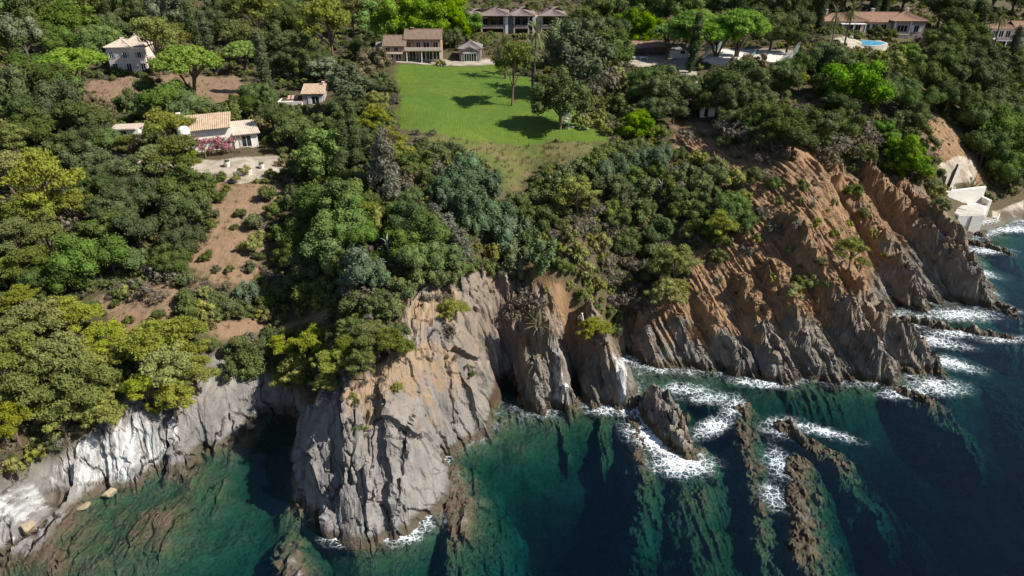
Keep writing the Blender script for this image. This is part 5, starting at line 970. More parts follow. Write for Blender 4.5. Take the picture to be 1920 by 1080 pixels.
('dome',1,-19.1,219.7,14.3,11.5,2.4,'vivid green domed tree above the small stone garage, leftmost of three'),
('dome',1,-35.3,217.0,15.7,12.6,5.6,'large vivid green domed tree above the brown house, leftmost of four'),
('dome',0,-14.0,228.0,9.9,7.9,1.5,'vivid green domed tree above the small stone garage, rightmost of three'),
('dome',1,-33.7,241.3,19.0,15.2,2.4,'large vivid green domed tree above the brown house, second from left of four'),
('dome',0,-23.9,247.4,19.5,15.6,6.2,'large vivid green domed tree above the brown house, rightmost of four'),
('dome',1,-44.9,238.9,13.8,11.0,0.8,'vivid green domed tree left of the brown house'),
('dome',0,-18.1,252.5,12.7,10.2,3.1,'vivid green domed tree above the small stone garage, second from left of three'),
('oak',1,-39.6,199.7,8.8,7.5,5.9,'dark green oak left of the brown house'),
('oak',0,-16.9,210.1,6.2,5.2,3.1,'small dark green oak close beside the small stone garage'),
('oak',2,25.8,223.0,14.5,12.3,4.5,'large dark green oak right of the long terraced building, left one of two'),
('oak',0,29.5,213.0,10.9,9.2,0.7,'dark green oak left of the low white annex'),
('oak',1,20.4,215.9,12.6,10.7,6.3,'dark green oak right of the long terraced building'),
('oak',2,29.7,243.3,15.7,13.4,1.2,'large dark green oak right of the long terraced building, right one of two'),
('dome',1,36.1,225.9,12.3,9.8,2.4,'vivid green domed tree left of the low white annex, left one of two'),
('dome',1,40.3,216.9,12.6,10.1,5.7,'vivid green domed tree left of the low white annex, right one of two'),
('umbrella',0,43.9,204.2,11.9,9.3,3.6,'small bright green umbrella pine close above the low white annex'),
('umbrella',1,51.4,202.7,16.2,12.6,2.6,'bright green umbrella pine near the top middle'),
('umbrella',0,60.0,192.6,16.8,13.1,3.3,'large bright green umbrella pine above the tennis court'),
('umbrella',0,54.6,192.0,14.0,10.9,1.4,'bright green umbrella pine above the tennis court'),
('oak',0,72.3,202.6,11.8,10.0,1.7,'dark green oak above the tennis court, right one of two'),
('oak',2,75.6,198.9,10.2,8.7,0.5,'dark green oak right of the tennis court'),
('oak',1,75.9,223.9,12.9,11.0,6.1,'dark green oak above the tennis court, left one of two'),
('oak',2,84.5,216.0,9.4,8.0,3.0,'dark green oak left of the blue pool'),
('cypress',0,45.9,183.9,3.2,14.9,3.4,'slender dark cypress close beside the low white annex'),
('cypress',0,93.3,223.4,3.5,16.1,5.4,'slender dark cypress left of the pool villa'),
('cypress',0,139.2,284.8,4.8,22.3,0.6,'large slender dark cypress above the pool villa, left one of two'),
('cypress',0,147.2,293.5,4.6,21.0,0.8,'large slender dark cypress above the pool villa, right one of two'),
('leafy',0,54.2,235.9,15.3,13.0,0.0,'large mid green broadleaf tree near the top middle, third from left of five'),
('leafy',0,45.0,240.6,15.6,13.2,2.3,'large mid green broadleaf tree near the top middle, second from left of five'),
('leafy',0,38.6,244.3,15.8,13.4,0.1,'large mid green broadleaf tree near the top middle, leftmost of five'),
('leafy',2,65.9,242.1,15.6,13.3,2.9,'large mid green broadleaf tree near the top middle, fourth from left of five'),
('leafy',1,74.7,236.8,15.3,13.0,5.5,'large mid green broadleaf tree near the top middle, rightmost of five'),
('oak',0,82.4,229.7,14.8,12.6,0.3,'large dark green oak above the tennis court'),
('oak',0,101.8,255.5,12.8,10.9,1.2,'dark green oak left of the pool villa'),
('oak',1,130.3,291.4,18.6,15.8,0.1,'large dark green oak above the pool villa, leftmost of three'),
('oak',2,142.9,296.2,18.9,16.1,0.5,'large dark green oak above the pool villa, second from left of three'),
('oak',1,158.0,300.9,19.2,16.3,3.8,'large dark green oak above the pool villa, rightmost of three'),
('oak',2,160.1,275.8,15.9,13.5,3.0,'large dark green oak near the top right corner, leftmost of five'),
('leafy',0,67.4,167.2,7.5,6.4,0.3,'mid green broadleaf tree above the shaded terrace'),
('leafy',1,64.5,165.8,7.4,6.3,4.8,'mid green broadleaf tree right of the tennis court'),
('oak',2,44.9,150.3,10.2,8.7,2.7,'dark green oak above the white hut'),
('oak',2,50.4,152.2,11.5,9.7,5.9,'dark green oak close below the tennis court'),
('oak',2,54.8,151.3,10.3,8.7,4.1,'dark green oak below the tennis court'),
('oak',2,58.0,150.5,9.1,7.7,3.7,'dark green oak above the shaded terrace'),
('oak',0,45.3,144.6,8.8,7.5,0.1,'dark green oak right of the white hut'),
('oak',2,43.0,152.9,7.0,5.9,2.6,'small dark green oak close above the white hut'),
('oak',1,43.0,148.5,7.9,6.7,5.7,'dark green oak close above the white hut'),
('oak',1,50.7,144.5,7.7,6.6,0.1,'dark green oak left of the shaded terrace, leftmost of three'),
('rust',0,58.9,173.8,7.2,6.2,5.6,'reddish brown tree right at the tennis court'),
('rust',0,55.2,176.4,5.3,4.5,1.9,'reddish brown tree close beside the tennis court'),
('pine',0,46.9,144.1,5.1,4.8,2.7,'small yellow green pine right of the white hut'),
('pine',0,65.9,162.1,4.9,4.6,6.2,'small yellow green pine above the shaded terrace'),
('oak',0,48.3,136.0,8.4,7.1,2.5,'dark green oak left of the shaded terrace, second from left of three'),
('oak',0,50.8,134.1,8.3,7.1,1.7,'dark green oak left of the shaded terrace, rightmost of three'),
('oak',1,44.5,140.9,6.5,5.5,2.3,'small dark green oak right of the white hut'),
('dome',0,75.9,155.8,15.5,13.2,4.2,'vivid green domed tree below the blue pool'),
('oak',0,71.2,156.8,8.3,7.1,4.8,'dark green oak right of the shaded terrace, right one of two'),
('oak',1,71.2,160.2,7.2,6.2,0.5,'dark green oak right of the shaded terrace, left one of two'),
('oak',2,69.4,149.6,8.0,6.8,2.4,'dark green oak close above the cliff top'),
('leafy',1,75.4,169.3,10.0,8.5,5.6,'mid green broadleaf tree left of the blue pool, right one of two'),
('leafy',0,83.6,175.4,7.3,6.2,4.1,'mid green broadleaf tree close below the blue pool'),
('leafy',2,72.5,169.5,7.1,6.0,5.2,'mid green broadleaf tree left of the blue pool, left one of two'),
('dome',1,109.2,199.1,8.9,7.1,3.8,'vivid green domed tree right of the blue pool, left one of two'),
('dome',0,111.0,196.1,8.8,7.0,2.9,'vivid green domed tree right of the blue pool, right one of two'),
('lime',0,101.3,188.5,9.8,7.4,5.8,'large yellowish shrub right of the blue pool'),
('lime',0,98.5,192.0,7.1,5.4,0.1,'large yellowish shrub below the blue pool'),
('shrub',1,92.5,181.9,8.2,6.1,0.5,'large dark green shrub below the blue pool, left one of two'),
('shrub',0,94.9,180.6,8.1,6.1,4.7,'large dark green shrub below the blue pool, right one of two'),
('shrub',1,101.7,185.6,8.4,6.3,2.1,'large dark green shrub right of the blue pool'),
('shrub',0,127.8,246.3,5.4,4.1,1.0,'dark green shrub close beside the pool villa'),
('shrub',2,122.3,246.6,5.4,4.0,5.6,'dark green shrub right at the pool villa'),
('oak',2,126.4,212.2,12.5,10.6,3.5,'dark green oak near the top right corner, second from left of three'),
('oak',1,122.3,204.1,12.1,10.3,0.7,'dark green oak near the top right corner, leftmost of three'),
('oak',2,155.4,260.0,13.2,11.2,2.5,'large dark green oak near the top right corner, second from left of five'),
('oak',1,152.2,245.3,14.3,12.2,2.3,'large dark green oak near the top right corner, third from left of five'),
('oak',1,120.2,196.7,13.2,11.2,3.4,'large dark green oak left of the far right villa, left one of two'),
('oak',1,142.4,221.3,13.1,11.1,6.1,'large dark green oak left of the far right villa, right one of two'),
('oak',0,168.4,273.1,15.8,13.4,6.1,'large dark green oak near the top right corner, fourth from left of five'),
('oak',0,174.9,275.9,10.0,8.5,1.7,'dark green oak near the top right corner, rightmost of three'),
('oak',2,206.5,319.4,20.4,17.4,0.1,'large dark green oak near the top right corner, rightmost of five'),
('oak',1,219.8,325.8,20.8,17.7,0.8,'large dark green oak above the far right villa'),
('dry',1,142.4,242.5,10.7,6.9,4.2,'large dry grey shrub near the top right corner'),
('dry',0,135.0,237.0,8.7,5.7,0.1,'large dry grey shrub right of the pool villa, left one of two'),
('dry',0,122.3,210.8,7.8,5.1,2.6,'large dry grey shrub right of the pool villa, right one of two'),
('oak',2,121.7,193.1,13.0,11.1,4.5,'dark green oak near the right edge, leftmost of four'),
('oak',0,109.6,184.3,11.1,9.4,5.0,'dark green oak above the orange scar, left one of two'),
('oak',0,130.5,197.0,13.3,11.3,5.1,'large dark green oak near the right edge'),
('oak',0,112.2,179.8,10.9,9.3,0.2,'dark green oak above the orange scar, right one of two'),
('oak',1,147.5,214.4,12.8,10.9,5.6,'dark green oak below the far right villa'),
('oak',0,142.8,200.3,12.2,10.3,3.5,'dark green oak near the right edge, rightmost of four'),
('oak',1,119.3,181.7,11.1,9.4,2.8,'dark green oak near the right edge, second from left of four'),
('oak',2,131.2,188.1,13.0,11.0,0.8,'dark green oak near the right edge, third from left of four'),
('leafy',1,94.7,171.3,7.8,6.6,3.6,'mid green broadleaf tree below the blue pool, right one of two'),
('leafy',1,84.3,158.9,7.2,6.1,4.5,'mid green broadleaf tree below the blue pool, left one of two'),
('leafy',2,89.0,157.4,7.2,6.1,6.0,'mid green broadleaf tree above the orange scar, left one of two'),
('leafy',1,104.4,175.6,8.0,6.8,1.9,'mid green broadleaf tree above the orange scar, right one of two'),
('leafy',0,90.0,153.7,7.1,6.0,3.7,'mid green broadleaf tree left of the orange scar'),
('shrub',2,84.9,152.2,5.9,4.4,0.5,'large dark green shrub left of the orange scar, left one of two'),
('shrub',1,88.4,155.0,4.8,3.6,0.3,'dark green shrub left of the orange scar, rightmost of three'),
('shrub',0,89.7,151.4,5.9,4.4,3.3,'large dark green shrub left of the orange scar, right one of two'),
('shrub',1,85.6,150.2,4.7,3.5,0.6,'dark green shrub left of the orange scar, second from left of three'),
('leafy',2,124.2,177.8,12.4,10.6,1.9,'large mid green broadleaf tree near the right edge, left one of two'),
('leafy',2,130.2,179.4,11.2,9.5,2.3,'mid green broadleaf tree near the right edge, left one of two'),
('leafy',1,119.8,178.4,9.6,8.2,0.9,'mid green broadleaf tree right of the orange scar, left one of two'),
('leafy',1,121.0,172.9,10.9,9.2,0.4,'mid green broadleaf tree right of the orange scar, right one of two'),
('leafy',0,129.2,173.5,11.0,9.3,3.6,'mid green broadleaf tree near the right edge, right one of two'),
('leafy',0,125.0,170.3,9.5,8.1,3.6,'mid green broadleaf tree right of the concrete steps, second from left of three'),
('leafy',0,127.8,167.9,8.1,6.9,0.4,'mid green broadleaf tree right of the concrete steps, rightmost of three'),
('leafy',0,125.2,174.0,8.3,7.0,0.7,'mid green broadleaf tree right of the concrete steps, leftmost of three'),
('leafy',0,136.8,182.6,11.4,9.7,2.3,'large mid green broadleaf tree near the right edge, right one of two'),
('lime',1,134.5,190.0,7.3,5.5,1.7,'large yellowish shrub near the right edge, right one of two'),
('lime',1,141.7,208.5,6.3,4.7,3.0,'large yellowish shrub near the right edge, left one of two'),
('lime',0,124.3,169.9,5.5,4.1,4.7,'large yellowish shrub right of the concrete steps'),
('dome',1,81.8,140.7,10.0,8.0,1.6,'vivid green domed tree left of the orange scar'),
('dome',0,83.3,138.2,7.7,6.2,3.9,'small vivid green domed tree left of the concrete steps'),
('dome',1,81.7,146.7,5.8,4.6,1.0,'small vivid green domed tree left of the orange scar'),
('dome',0,81.9,150.5,5.4,4.3,4.4,'small vivid green domed tree right of the cliff top'),
('shrub',2,92.1,150.1,5.4,4.1,5.5,'dark green shrub close beside the orange scar'),
('shrub',1,97.0,150.2,3.6,2.7,5.7,'dark green shrub close beside the concrete steps'),
('shrub',0,91.5,147.6,3.5,2.6,3.7,'small dark green shrub left of the concrete steps'),
('dry',0,102.2,169.4,5.2,3.4,5.7,'dry grey shrub above the orange scar'),
('oak',1,51.1,128.9,9.0,7.7,3.5,'dark green oak below the shaded terrace'),
('oak',0,56.8,133.0,8.3,7.0,2.9,'dark green oak left of the cliff top'),
('oak',2,60.7,133.1,8.3,7.0,5.2,'dark green oak right at the cliff top'),
('oak',1,47.5,129.1,7.1,6.0,4.2,'small dark green oak left of the shaded terrace'),
('oak',2,69.0,142.1,8.8,7.5,0.2,'dark green oak close beside the cliff top'),
('oak',2,52.0,125.0,6.9,5.8,2.6,'small dark green oak left of the cliff top'),
('dry',1,45.0,134.1,7.3,4.8,4.5,'large dry grey shrub right of the white hut, left one of two'),
('dry',1,43.0,138.2,6.4,4.2,3.8,'large dry grey shrub close beside the white hut'),
('dry',0,46.1,130.2,6.1,4.0,3.4,'large dry grey shrub right of the white hut, right one of two'),
('dry',0,49.1,126.9,5.0,3.3,4.4,'dry grey shrub below the shaded terrace'),
('dry',0,76.3,148.5,9.3,6.0,0.3,'large dry grey shrub right of the cliff top, second from left of three'),
('dry',1,70.7,140.2,7.7,5.0,1.9,'large dry grey shrub right of the cliff top, leftmost of three'),
('dry',0,78.3,146.7,6.9,4.5,6.0,'large dry grey shrub right of the cliff top, rightmost of three'),
('dry',1,63.7,132.9,6.3,4.1,0.8,'large dry grey shrub close below the cliff top'),
('dry',1,59.4,132.4,5.2,3.4,1.6,'dry grey shrub below the cliff top, left one of two'),
('dry',1,61.7,131.6,5.2,3.4,1.9,'dry grey shrub below the cliff top, right one of two'),
('dry',1,51.2,124.4,3.9,2.6,3.2,'dry grey shrub left of the cliff top, rightmost of three'),
('dry',1,46.7,124.9,4.0,2.6,2.9,'dry grey shrub left of the cliff top, leftmost of three'),
('shrub',0,47.1,137.9,5.4,4.0,4.1,'dark green shrub right of the white hut'),
('shrub',1,41.6,134.1,4.2,3.2,2.0,'dark green shrub below the white hut, left one of two'),
('shrub',2,58.2,132.6,6.2,4.7,1.3,'large dark green shrub close beside the cliff top'),
('shrub',0,72.3,138.6,5.5,4.1,0.9,'dark green shrub right of the cliff top'),
('shrub',0,61.0,132.7,4.2,3.1,4.0,'dark green shrub close below the cliff top'),
('shrub',1,78.2,140.0,4.5,3.4,3.9,'dark green shrub left of the orange scar, leftmost of three'),
('shrub',2,83.9,127.0,4.2,3.1,2.5,'dark green shrub left of the white boathouse'),
('shrub',0,88.6,138.4,4.5,3.4,0.9,'dark green shrub left of the concrete steps'),
('lime',1,88.9,137.3,4.5,3.4,1.1,'yellowish shrub below the concrete steps'),
('lime',1,85.7,138.4,4.0,3.0,5.9,'yellowish shrub left of the concrete steps'),
('palm',0,91.3,207.2,4.5,10.7,5.7,'small tall feather palm left of the pool villa, left one of two'),
('palm',0,95.8,208.9,4.5,11.7,2.7,'small tall feather palm left of the pool villa, right one of two'),
('palm',0,171.3,256.8,5.6,13.3,3.2,'tall feather palm close above the far right villa'),
('leafy',0,162.0,228.9,10.2,8.7,3.5,'mid green broadleaf tree below the far right villa, right one of two'),
('leafy',2,164.0,238.4,8.8,7.5,1.1,'mid green broadleaf tree below the far right villa, left one of two'),
('shrub',2,-51.0,108.4,3.1,2.3,4.9,'small dark green shrub close beside the bare soil strip'),
('shrub',1,-52.5,117.0,2.9,2.1,1.8,'small dark green shrub below the villa terrace, left one of two'),
('shrub',0,-47.7,113.4,2.4,1.8,1.2,'small dark green shrub close above the bare soil strip'),
('shrub',1,-49.5,101.0,2.6,1.9,2.2,'small dark green shrub left of the bare soil strip'),
('shrub',2,-42.5,100.9,2.6,2.0,1.7,'small dark green shrub below the bare soil strip, rightmost of three'),
('shrub',2,-45.2,99.2,1.9,1.4,4.5,'small dark green shrub below the bare soil strip, second from left of three'),
('shrub',0,-47.1,98.5,1.7,1.3,6.0,'small dark green shrub below the bare soil strip, leftmost of three'),
('shrub',0,-47.6,109.8,1.6,1.2,4.3,'small dark green shrub right at the bare soil strip'),
('shrub',0,-61.0,88.1,2.0,1.5,2.1,'small dark green shrub left of the lower clearing'),
('shrub',0,-55.6,86.3,1.9,1.4,5.5,'small dark green shrub right at the lower clearing'),
('shrub',1,-51.5,87.5,2.3,1.8,5.3,'small dark green shrub right of the lower clearing, leftmost of three'),
('shrub',2,-58.8,89.3,1.6,1.2,1.1,'small dark green shrub close beside the lower clearing'),
('snag',0,-18.2,92.6,3.1,4.1,1.1,'bare white dead tree close beside the white snag'),
('snag',0,27.3,120.1,3.5,4.6,4.5,'bare white dead tree above the right slope'),
('cypress',0,161.0,230.7,3.4,15.7,0.6,'slender dark cypress below the far right villa'),
]

INFO={'oak':('oak_tree','tree','dark oaks on the slopes'),'leafy':('broadleaf_tree','tree','green broadleaf trees'),'silver':('poplar_tree','tree','grey green trees'),'pine':('pine_tree','tree','yellow green coastal pines'),'pine_dark':('pine_tree','tree','olive green pines'),
'umbrella':('umbrella_pine','tree','umbrella pines'),'dome':('domed_tree','tree','vivid green domed trees'),'cypress':('cypress_tree','tree','cypresses'),'shrub':('shrub','shrub','dark green shrubs'),'lime':('shrub','shrub','yellowish shrubs'),'teal':('shrub','shrub','blue green shrubs'),
'dry':('dry_shrub','shrub','dry grey shrubs'),'rust':('reddish_tree','tree','reddish trees'),'cedar':('cedar_tree','tree','pale cedars'),'palm':('palm_tree','palm','palms by the villas'),'yucca':('yucca_plant','plant','spiky rosette plants'),'juniper':('juniper_shrub','shrub','upright junipers'),'snag':('dead_tree','tree','bleached dead trees')}
px_=np.array([p[2] for p in PLANTS]); py_=np.array([p[3] for p in PLANTS]); pz_=terrain(px_[None],py_[None])[0][0]
for (kind,v,x,y,w,h,rot,label),z in zip(PLANTS,pz_):
    cm,tm,W0,H0=PROTO[kind][v]; nm,cat,grp=INFO[kind]
    o=tag(link(nm,None,loc=(x,y,z)),label,cat,grp); o.empty_display_size=.3
    q=rot*3.7%1.; o.rotation_euler=(.16*(q-.5),.16*(rot*5.3%1.-.5),rot); o.scale=(w/W0*(.88+.24*q),w/W0*(1.12-.24*q),h/H0)
    link('fronds' if kind in('palm','yucca') else 'branches' if kind=='snag' else 'crown',cm,o)
    if tm is not None: link('trunk',tm,o)
# ------------------------------------------------------------------ uncounted ground cover: low scrub and dry tufts, scattered over the slopes
def scatter(name,protos,pts,scl,label,seed):
    """a cloud of plan points, each dressed with one of a few low plants by geometry nodes"""
    n=len(pts); me=bpy.data.meshes.new(name); me.vertices.add(n); me.vertices.foreach_set('co',pts.astype(np.float32).ravel()); me.update()
    r=np.random.RandomState(seed); flt_attr(me,'siz',scl); flt_attr(me,'rot',r.rand(n)*6.28); a=me.attributes.new('pick','INT','POINT'); a.data.foreach_set('value',r.randint(0,len(protos),n).astype(np.int32))
    o=tag(link(name,me),label,'ground cover',kind='stuff')
    ng=bpy.data.node_groups.new(name,'GeometryNodeTree'); ng.interface.new_socket('Geometry',in_out='INPUT',socket_type='NodeSocketGeometry'); ng.interface.new_socket('Geometry',in_out='OUTPUT',socket_type='NodeSocketGeometry')
    N_=ng.nodes; L=ng.links; gi=N_.new('NodeGroupInput'); go=N_.new('NodeGroupOutput'); ip=N_.new('GeometryNodeInstanceOnPoints'); gg=N_.new('GeometryNodeGeometryToInstance')
    for pm in reversed(protos):
        po=bpy.data.objects.new(name+'_plant',pm); ob=N_.new('GeometryNodeObjectInfo'); ob.inputs[0].default_value=po; ob.inputs['As Instance'].default_value=True; L.new(ob.outputs['Geometry'],gg.inputs[0])
    def at(nm,t):
        q=N_.new('GeometryNodeInputNamedAttribute'); q.data_type=t; q.inputs[0].default_value=nm; return q.outputs[0]
    cx=N_.new('ShaderNodeCombineXYZ'); L.new(at('rot','FLOAT'),cx.inputs[2])
    L.new(gi.outputs[0],ip.inputs['Points']); L.new(gg.outputs[0],ip.inputs['Instance']); ip.inputs['Pick Instance'].default_value=True; L.new(at('pick','INT'),ip.inputs['Instance Index']); L.new(cx.outputs[0],ip.inputs['Rotation']); L.new(at('siz','FLOAT'),ip.inputs['Scale']); L.new(ip.outputs[0],go.inputs[0])
    md=o.modifiers.new('scatter','NODES'); md.node_group=ng; return o
r=np.random.RandomState(400); n=110000
sy=62+r.rand(n)**1.6*270; su=r.uniform(-.88,.88,n); sx=su*(sy*.883+25)
sz,sZ,_,_=terrain(sx[None],sy[None]); sz=sz[0]; sZ={k:q[0] for k,q in sZ.items()}
bare=np.maximum.reduce([sZ['rock'],sZ['orange']*.6,sZ['lawn'],sZ['pave'],sZ['beach'],sZ['scar']])
dens=(bare<.15)*(sz>2.5); dn=fbm(sx/9,sy/9,3)
for bx,by,br in CLEAR: dens=dens*((sx-bx)**2+(sy-by)**2>br*br)
wood=dens*(sZ['soil']<.2)*(sZ['dry']<.3)
def pick(mask,p,nmax):
    k=np.where((mask>0)&(r.rand(n)<p))[0][:nmax]; return k
def put(name,protos,k,lo,hi,label,seed):
    s=r.uniform(lo,hi,len(k)); scatter(name,protos,np.stack([sx[k],sy[k],sz[k]-.12],-1),s,label,seed)
put('scrub',[PROTO['shrub'][i][0] for i in range(3)]+[PROTO['lime'][0][0]],pick(wood*(dn>-.2),.24,11000),.28,.72,'low dark green scrub filling the ground between the trees',1)
put('dry_scrub',[PROTO['dry'][i][0] for i in range(2)]+[PROTO['lime'][1][0]],pick(wood*(dn<.15),.16,7500),.25,.65,'low grey brown dry scrub on the open slopes',2)
tuft=mesh_np('tuft',*fronds(16,.75,.06,0,.03,9,(.5,1.5))[:2],leaf_material('leaf_straw',(.16,.125,.055),(.25,.20,.095),(.12,.115,.035))); flt_attr(tuft,'tone',np.random.RandomState(3).rand(len(tuft.vertices)))
thin=np.maximum(sZ['dry'],sZ['soil']*.35)+wood*.25
put('dry_grass',[tuft],pick((thin>0)*(bare<.3),np.clip(thin,0,1)*.3,9000),.6,1.3,'tufts of dry straw coloured grass on bank and bare soil',3)
oc=(sZ['rock']>.6)*(sz>7)*(sZ['orange']>.1); put('cliff_scrub',[PROTO['lime'][0][0],PROTO['dry'][0][0],PROTO['shrub'][0][0]],pick(oc*(dn>-.05),.06,520),.10,.35,'tiny green and brown tufts rooted on the orange cliff face',4)
# ------------------------------------------------------------------ buildings and garden things
STUC_W=plain('stucco_white',(.66,.61,.54),(.80,.76,.70),1.2); STUC_P=plain('stucco_pink',(.58,.47,.40),(.72,.60,.53),1.0); STUC_B=plain('stucco_brown',(.26,.17,.12),(.36,.25,.18),1.0); STUC_M=plain('stucco_mauve',(.33,.25,.25),(.42,.33,.32),1.0)
STUC_R=plain('stucco_red',(.20,.10,.08),(.28,.15,.12),1.0); STONE=plain('stone_wall',(.16,.14,.12),(.34,.30,.26),2.5,bump=.05); CONC=plain('concrete',(.36,.34,.30),(.52,.49,.44),.8)
TILE=plain('roof_tile',(.30,.20,.13),(.50,.38,.27),1.6); TILE_P=plain('roof_tile_pale',(.40,.31,.24),(.60,.50,.41),1.6); TILE_B=plain('roof_tile_brown',(.155,.105,.075),(.215,.150,.110),1.2); TILE_G=plain('roof_tile_grey',(.15,.13,.12),(.23,.20,.185),1.2); TILE_L=plain('roof_tile_umber',(.150,.118,.105),(.215,.170,.150),1.2); TILE_R=plain('roof_tile_red',(.20,.115,.075),(.33,.20,.135),1.4)
WHITE=plain('white_paint',(.72,.71,.68),(.82,.81,.79),2.,rough=.6); GREY=plain('grey_metal',(.18,.18,.18),(.26,.26,.26),2.,rough=.5); WOOD=plain('wood',(.16,.09,.05),(.28,.17,.10),3.); SHUT=plain('shutter_grey',(.30,.31,.36),(.40,.41,.46),2.); CLAY=plain('court_surface',(.55,.50,.46),(.70,.64,.58),.3); CLOTH=plain('flag_cloth',(.74,.74,.76),(.84,.84,.84),2.)
CUSH=plain('lounger_cushion',(.42,.28,.22),(.52,.36,.28),2.)
def glass_mat():
    m=NT('window_glass'); b=m.bsdf(i_Base_Color=(.018,.022,.028),i_Roughness=.08); return m.m
GLASS=glass_mat()
def pool_mat():
    m=NT('pool_water'); p=m.pos(); n=m.noise(p,1.2,4,.6,dist=1.); b=m.bsdf(i_Base_Color=m.mix(m.ramp(n,[(.4,0.),(.6,1.)]),(.04,.30,.52),(.16,.52,.72)),i_Roughness=.06); m.set(b.inputs['Normal'],m.bump(n,.05,.4)); return m.m
POOL=pool_mat()
def net_mat():
    m=NT('fence_mesh'); p=m.n('ShaderNodeTexCoord').outputs['Object']; x,y,z=m.sep(p)
    f=m.math('MAXIMUM',m.math('GREATER_THAN',m.math('FRACT',m.math('MULTIPLY',m.math('ADD',x,z),4.)),.72),m.math('GREATER_THAN',m.math('FRACT',m.math('MULTIPLY',m.math('SUBTRACT',x,z),4.)),.72))
    t=m.n('ShaderNodeBsdfTransparent'); d=m.n('ShaderNodeBsdfDiffuse',i_Color=(.16,.24,.22)); k=m.n('ShaderNodeMixShader',i_0=f,i_1=t.outputs[0],i_2=d.outputs[0]); m.t.links.new(k.outputs[0],m.out.inputs[0]); return m.m
NET=net_mat()
class MB:
    def __init__(s): s.v=[];s.f=[]
    def add(s,V,F_):
        o=len(s.v); s.v+= [tuple(q) for q in V]; s.f+= [tuple(i+o for i in f) for f in F_]; return s
    def box(s,x0,x1,y0,y1,z0,z1,sl=0.):
        V=[(x,y,z) for z in(z0,z1) for y in(y0,y1) for x in(x0,x1)]
        return s.add(V,[(0,2,3,1),(4,5,7,6),(0,1,5,4),(2,6,7,3),(0,4,6,2),(1,3,7,5)])
    def prism(s,P,y0,y1):
        """outline P of (x,z) extruded along y"""
        n=len(P); V=[(x,y0,z) for x,z in P]+[(x,y1,z) for x,z in P]
        return s.add(V,[tuple(range(n)),tuple(range(2*n-1,n-1,-1))]+[(i,i+n,(i+1)%n+n,(i+1)%n) for i in range(n)])
    def slab(s,P,z0,z1):
        n=len(P); V=[(x,y,z0) for x,y in P]+[(x,y,z1) for x,y in P]
        return s.add(V,[tuple(range(n-1,-1,-1)),tuple(range(n,2*n))]+[(i,(i+1)%n,(i+1)%n+n,i+n) for i in range(n)])
    def bar(s,a,b,r):
        v,f=tube([a,b],[r,r],6); n=6; return s.add(v,[tuple(q) for q in f]+[tuple(range(n-1,-1,-1)),tuple(range(n,2*n))])
    def tiles(s,a,b,c,d,pitch=.30,th=.12,amp=.06):
        """roof plane a-b along the eave, d-c along the ridge: rows of round tiles, with thickness"""
        a,b,c,d=(Vector(q) for q in(a,b,c,d)); n=max(4,int((b-a).length/pitch)); nor=(b-a).cross(d-a).normalized()
        if nor.z<0: nor=-nor
        V=[]
        for j in range(2):
            for i in range(2*n+1):
                t=i/(2*n); p=a.lerp(b,t) if j==0 else d.lerp(c,t); V.append(p+nor*(th+(amp if i%2 else 0.)))
        m=2*n+1; F_=[(i,i+1,m+i+1,m+i) for i in range(2*n)]; o=2*m; V+=[a,b,c,d]; F_+= [(o+3,o+2,o+1,o),tuple(range(m-1,-1,-1))+(o,o+1),tuple(range(m,2*m))+(o+2,o+3),(0,m,o+3,o),(m-1,o+1,o+2,2*m-1)]
        return s.add(V,F_)
    def build(s,name,mat,parent=None,loc=None,rz=0.):
        me=bpy.data.meshes.new(name); me.from_pydata(s.v,[],s.f); me.validate(); bm=bmesh.new(); bm.from_mesh(me); bmesh.ops.recalc_face_normals(bm,faces=bm.faces); bm.to_mesh(me); bm.free(); me.materials.append(mat); return link(name,me,parent,loc,rz)
def spot(key,dz=0.): x,y=PLACES[key]; return Vector((x,y,zat(x,y)+dz))
def thing(name,label,cat,loc,rz=0.,group=None):
    o=link(name,None,None,loc,rz); o.empty_display_size=.5; return tag(o,label,cat,group)
def window(par,x,z,w,h,y=0.,shut=None,door=False,frame=WHITE,bars=1,side=None):
    """a pane standing in a projecting frame, glazing bars, optional open shutters; side = ('x', sign) for a wall facing sideways"""
    g=lambda mb:mb
    def bx(mb,x0,x1,y0,y1,z0,z1):
        if side is None: mb.box(x0,x1,y+y0,y+y1,z0,z1)
        else: sx_,sg=side; a,b=sorted((sx_-sg*y0,sx_-sg*y1)); mb.box(a,b,x0,x1,z0,z1)
    m=MB(); bx(m,x-w/2,x+w/2,-.03,.03,z,z+h); o=m.build('door' if door else 'window',GLASS,par)
    m=MB(); t=.08
    for q in ((x-w/2-t,x-w/2,z,z+h),(x+w/2,x+w/2+t,z,z+h),(x-w/2-t,x+w/2+t,z+h,z+h+t),(x-w/2-t,x+w/2+t,z-t,z)): bx(m,q[0],q[1],-.09,.02,q[2],q[3])
    for i in range(bars): c=x-w/2+w*(i+1)/(bars+1); bx(m,c-.035,c+.035,-.07,.0,z,z+h)
    m.build('frame',frame,o)
    if shut:
        for sg in(-1,1):
            m=MB(); c=x+sg*(w/2+t+w*.25+.02); bx(m,c-w*.25,c+w*.25,-.08,-.02,z,z+h)
            for k in range(int(h/.16)): bx(m,c-w*.22,c+w*.22,-.11,-.08,z+.06+k*.16,z+.13+k*.16)
            m.build('shutter',shut,o)
    return o
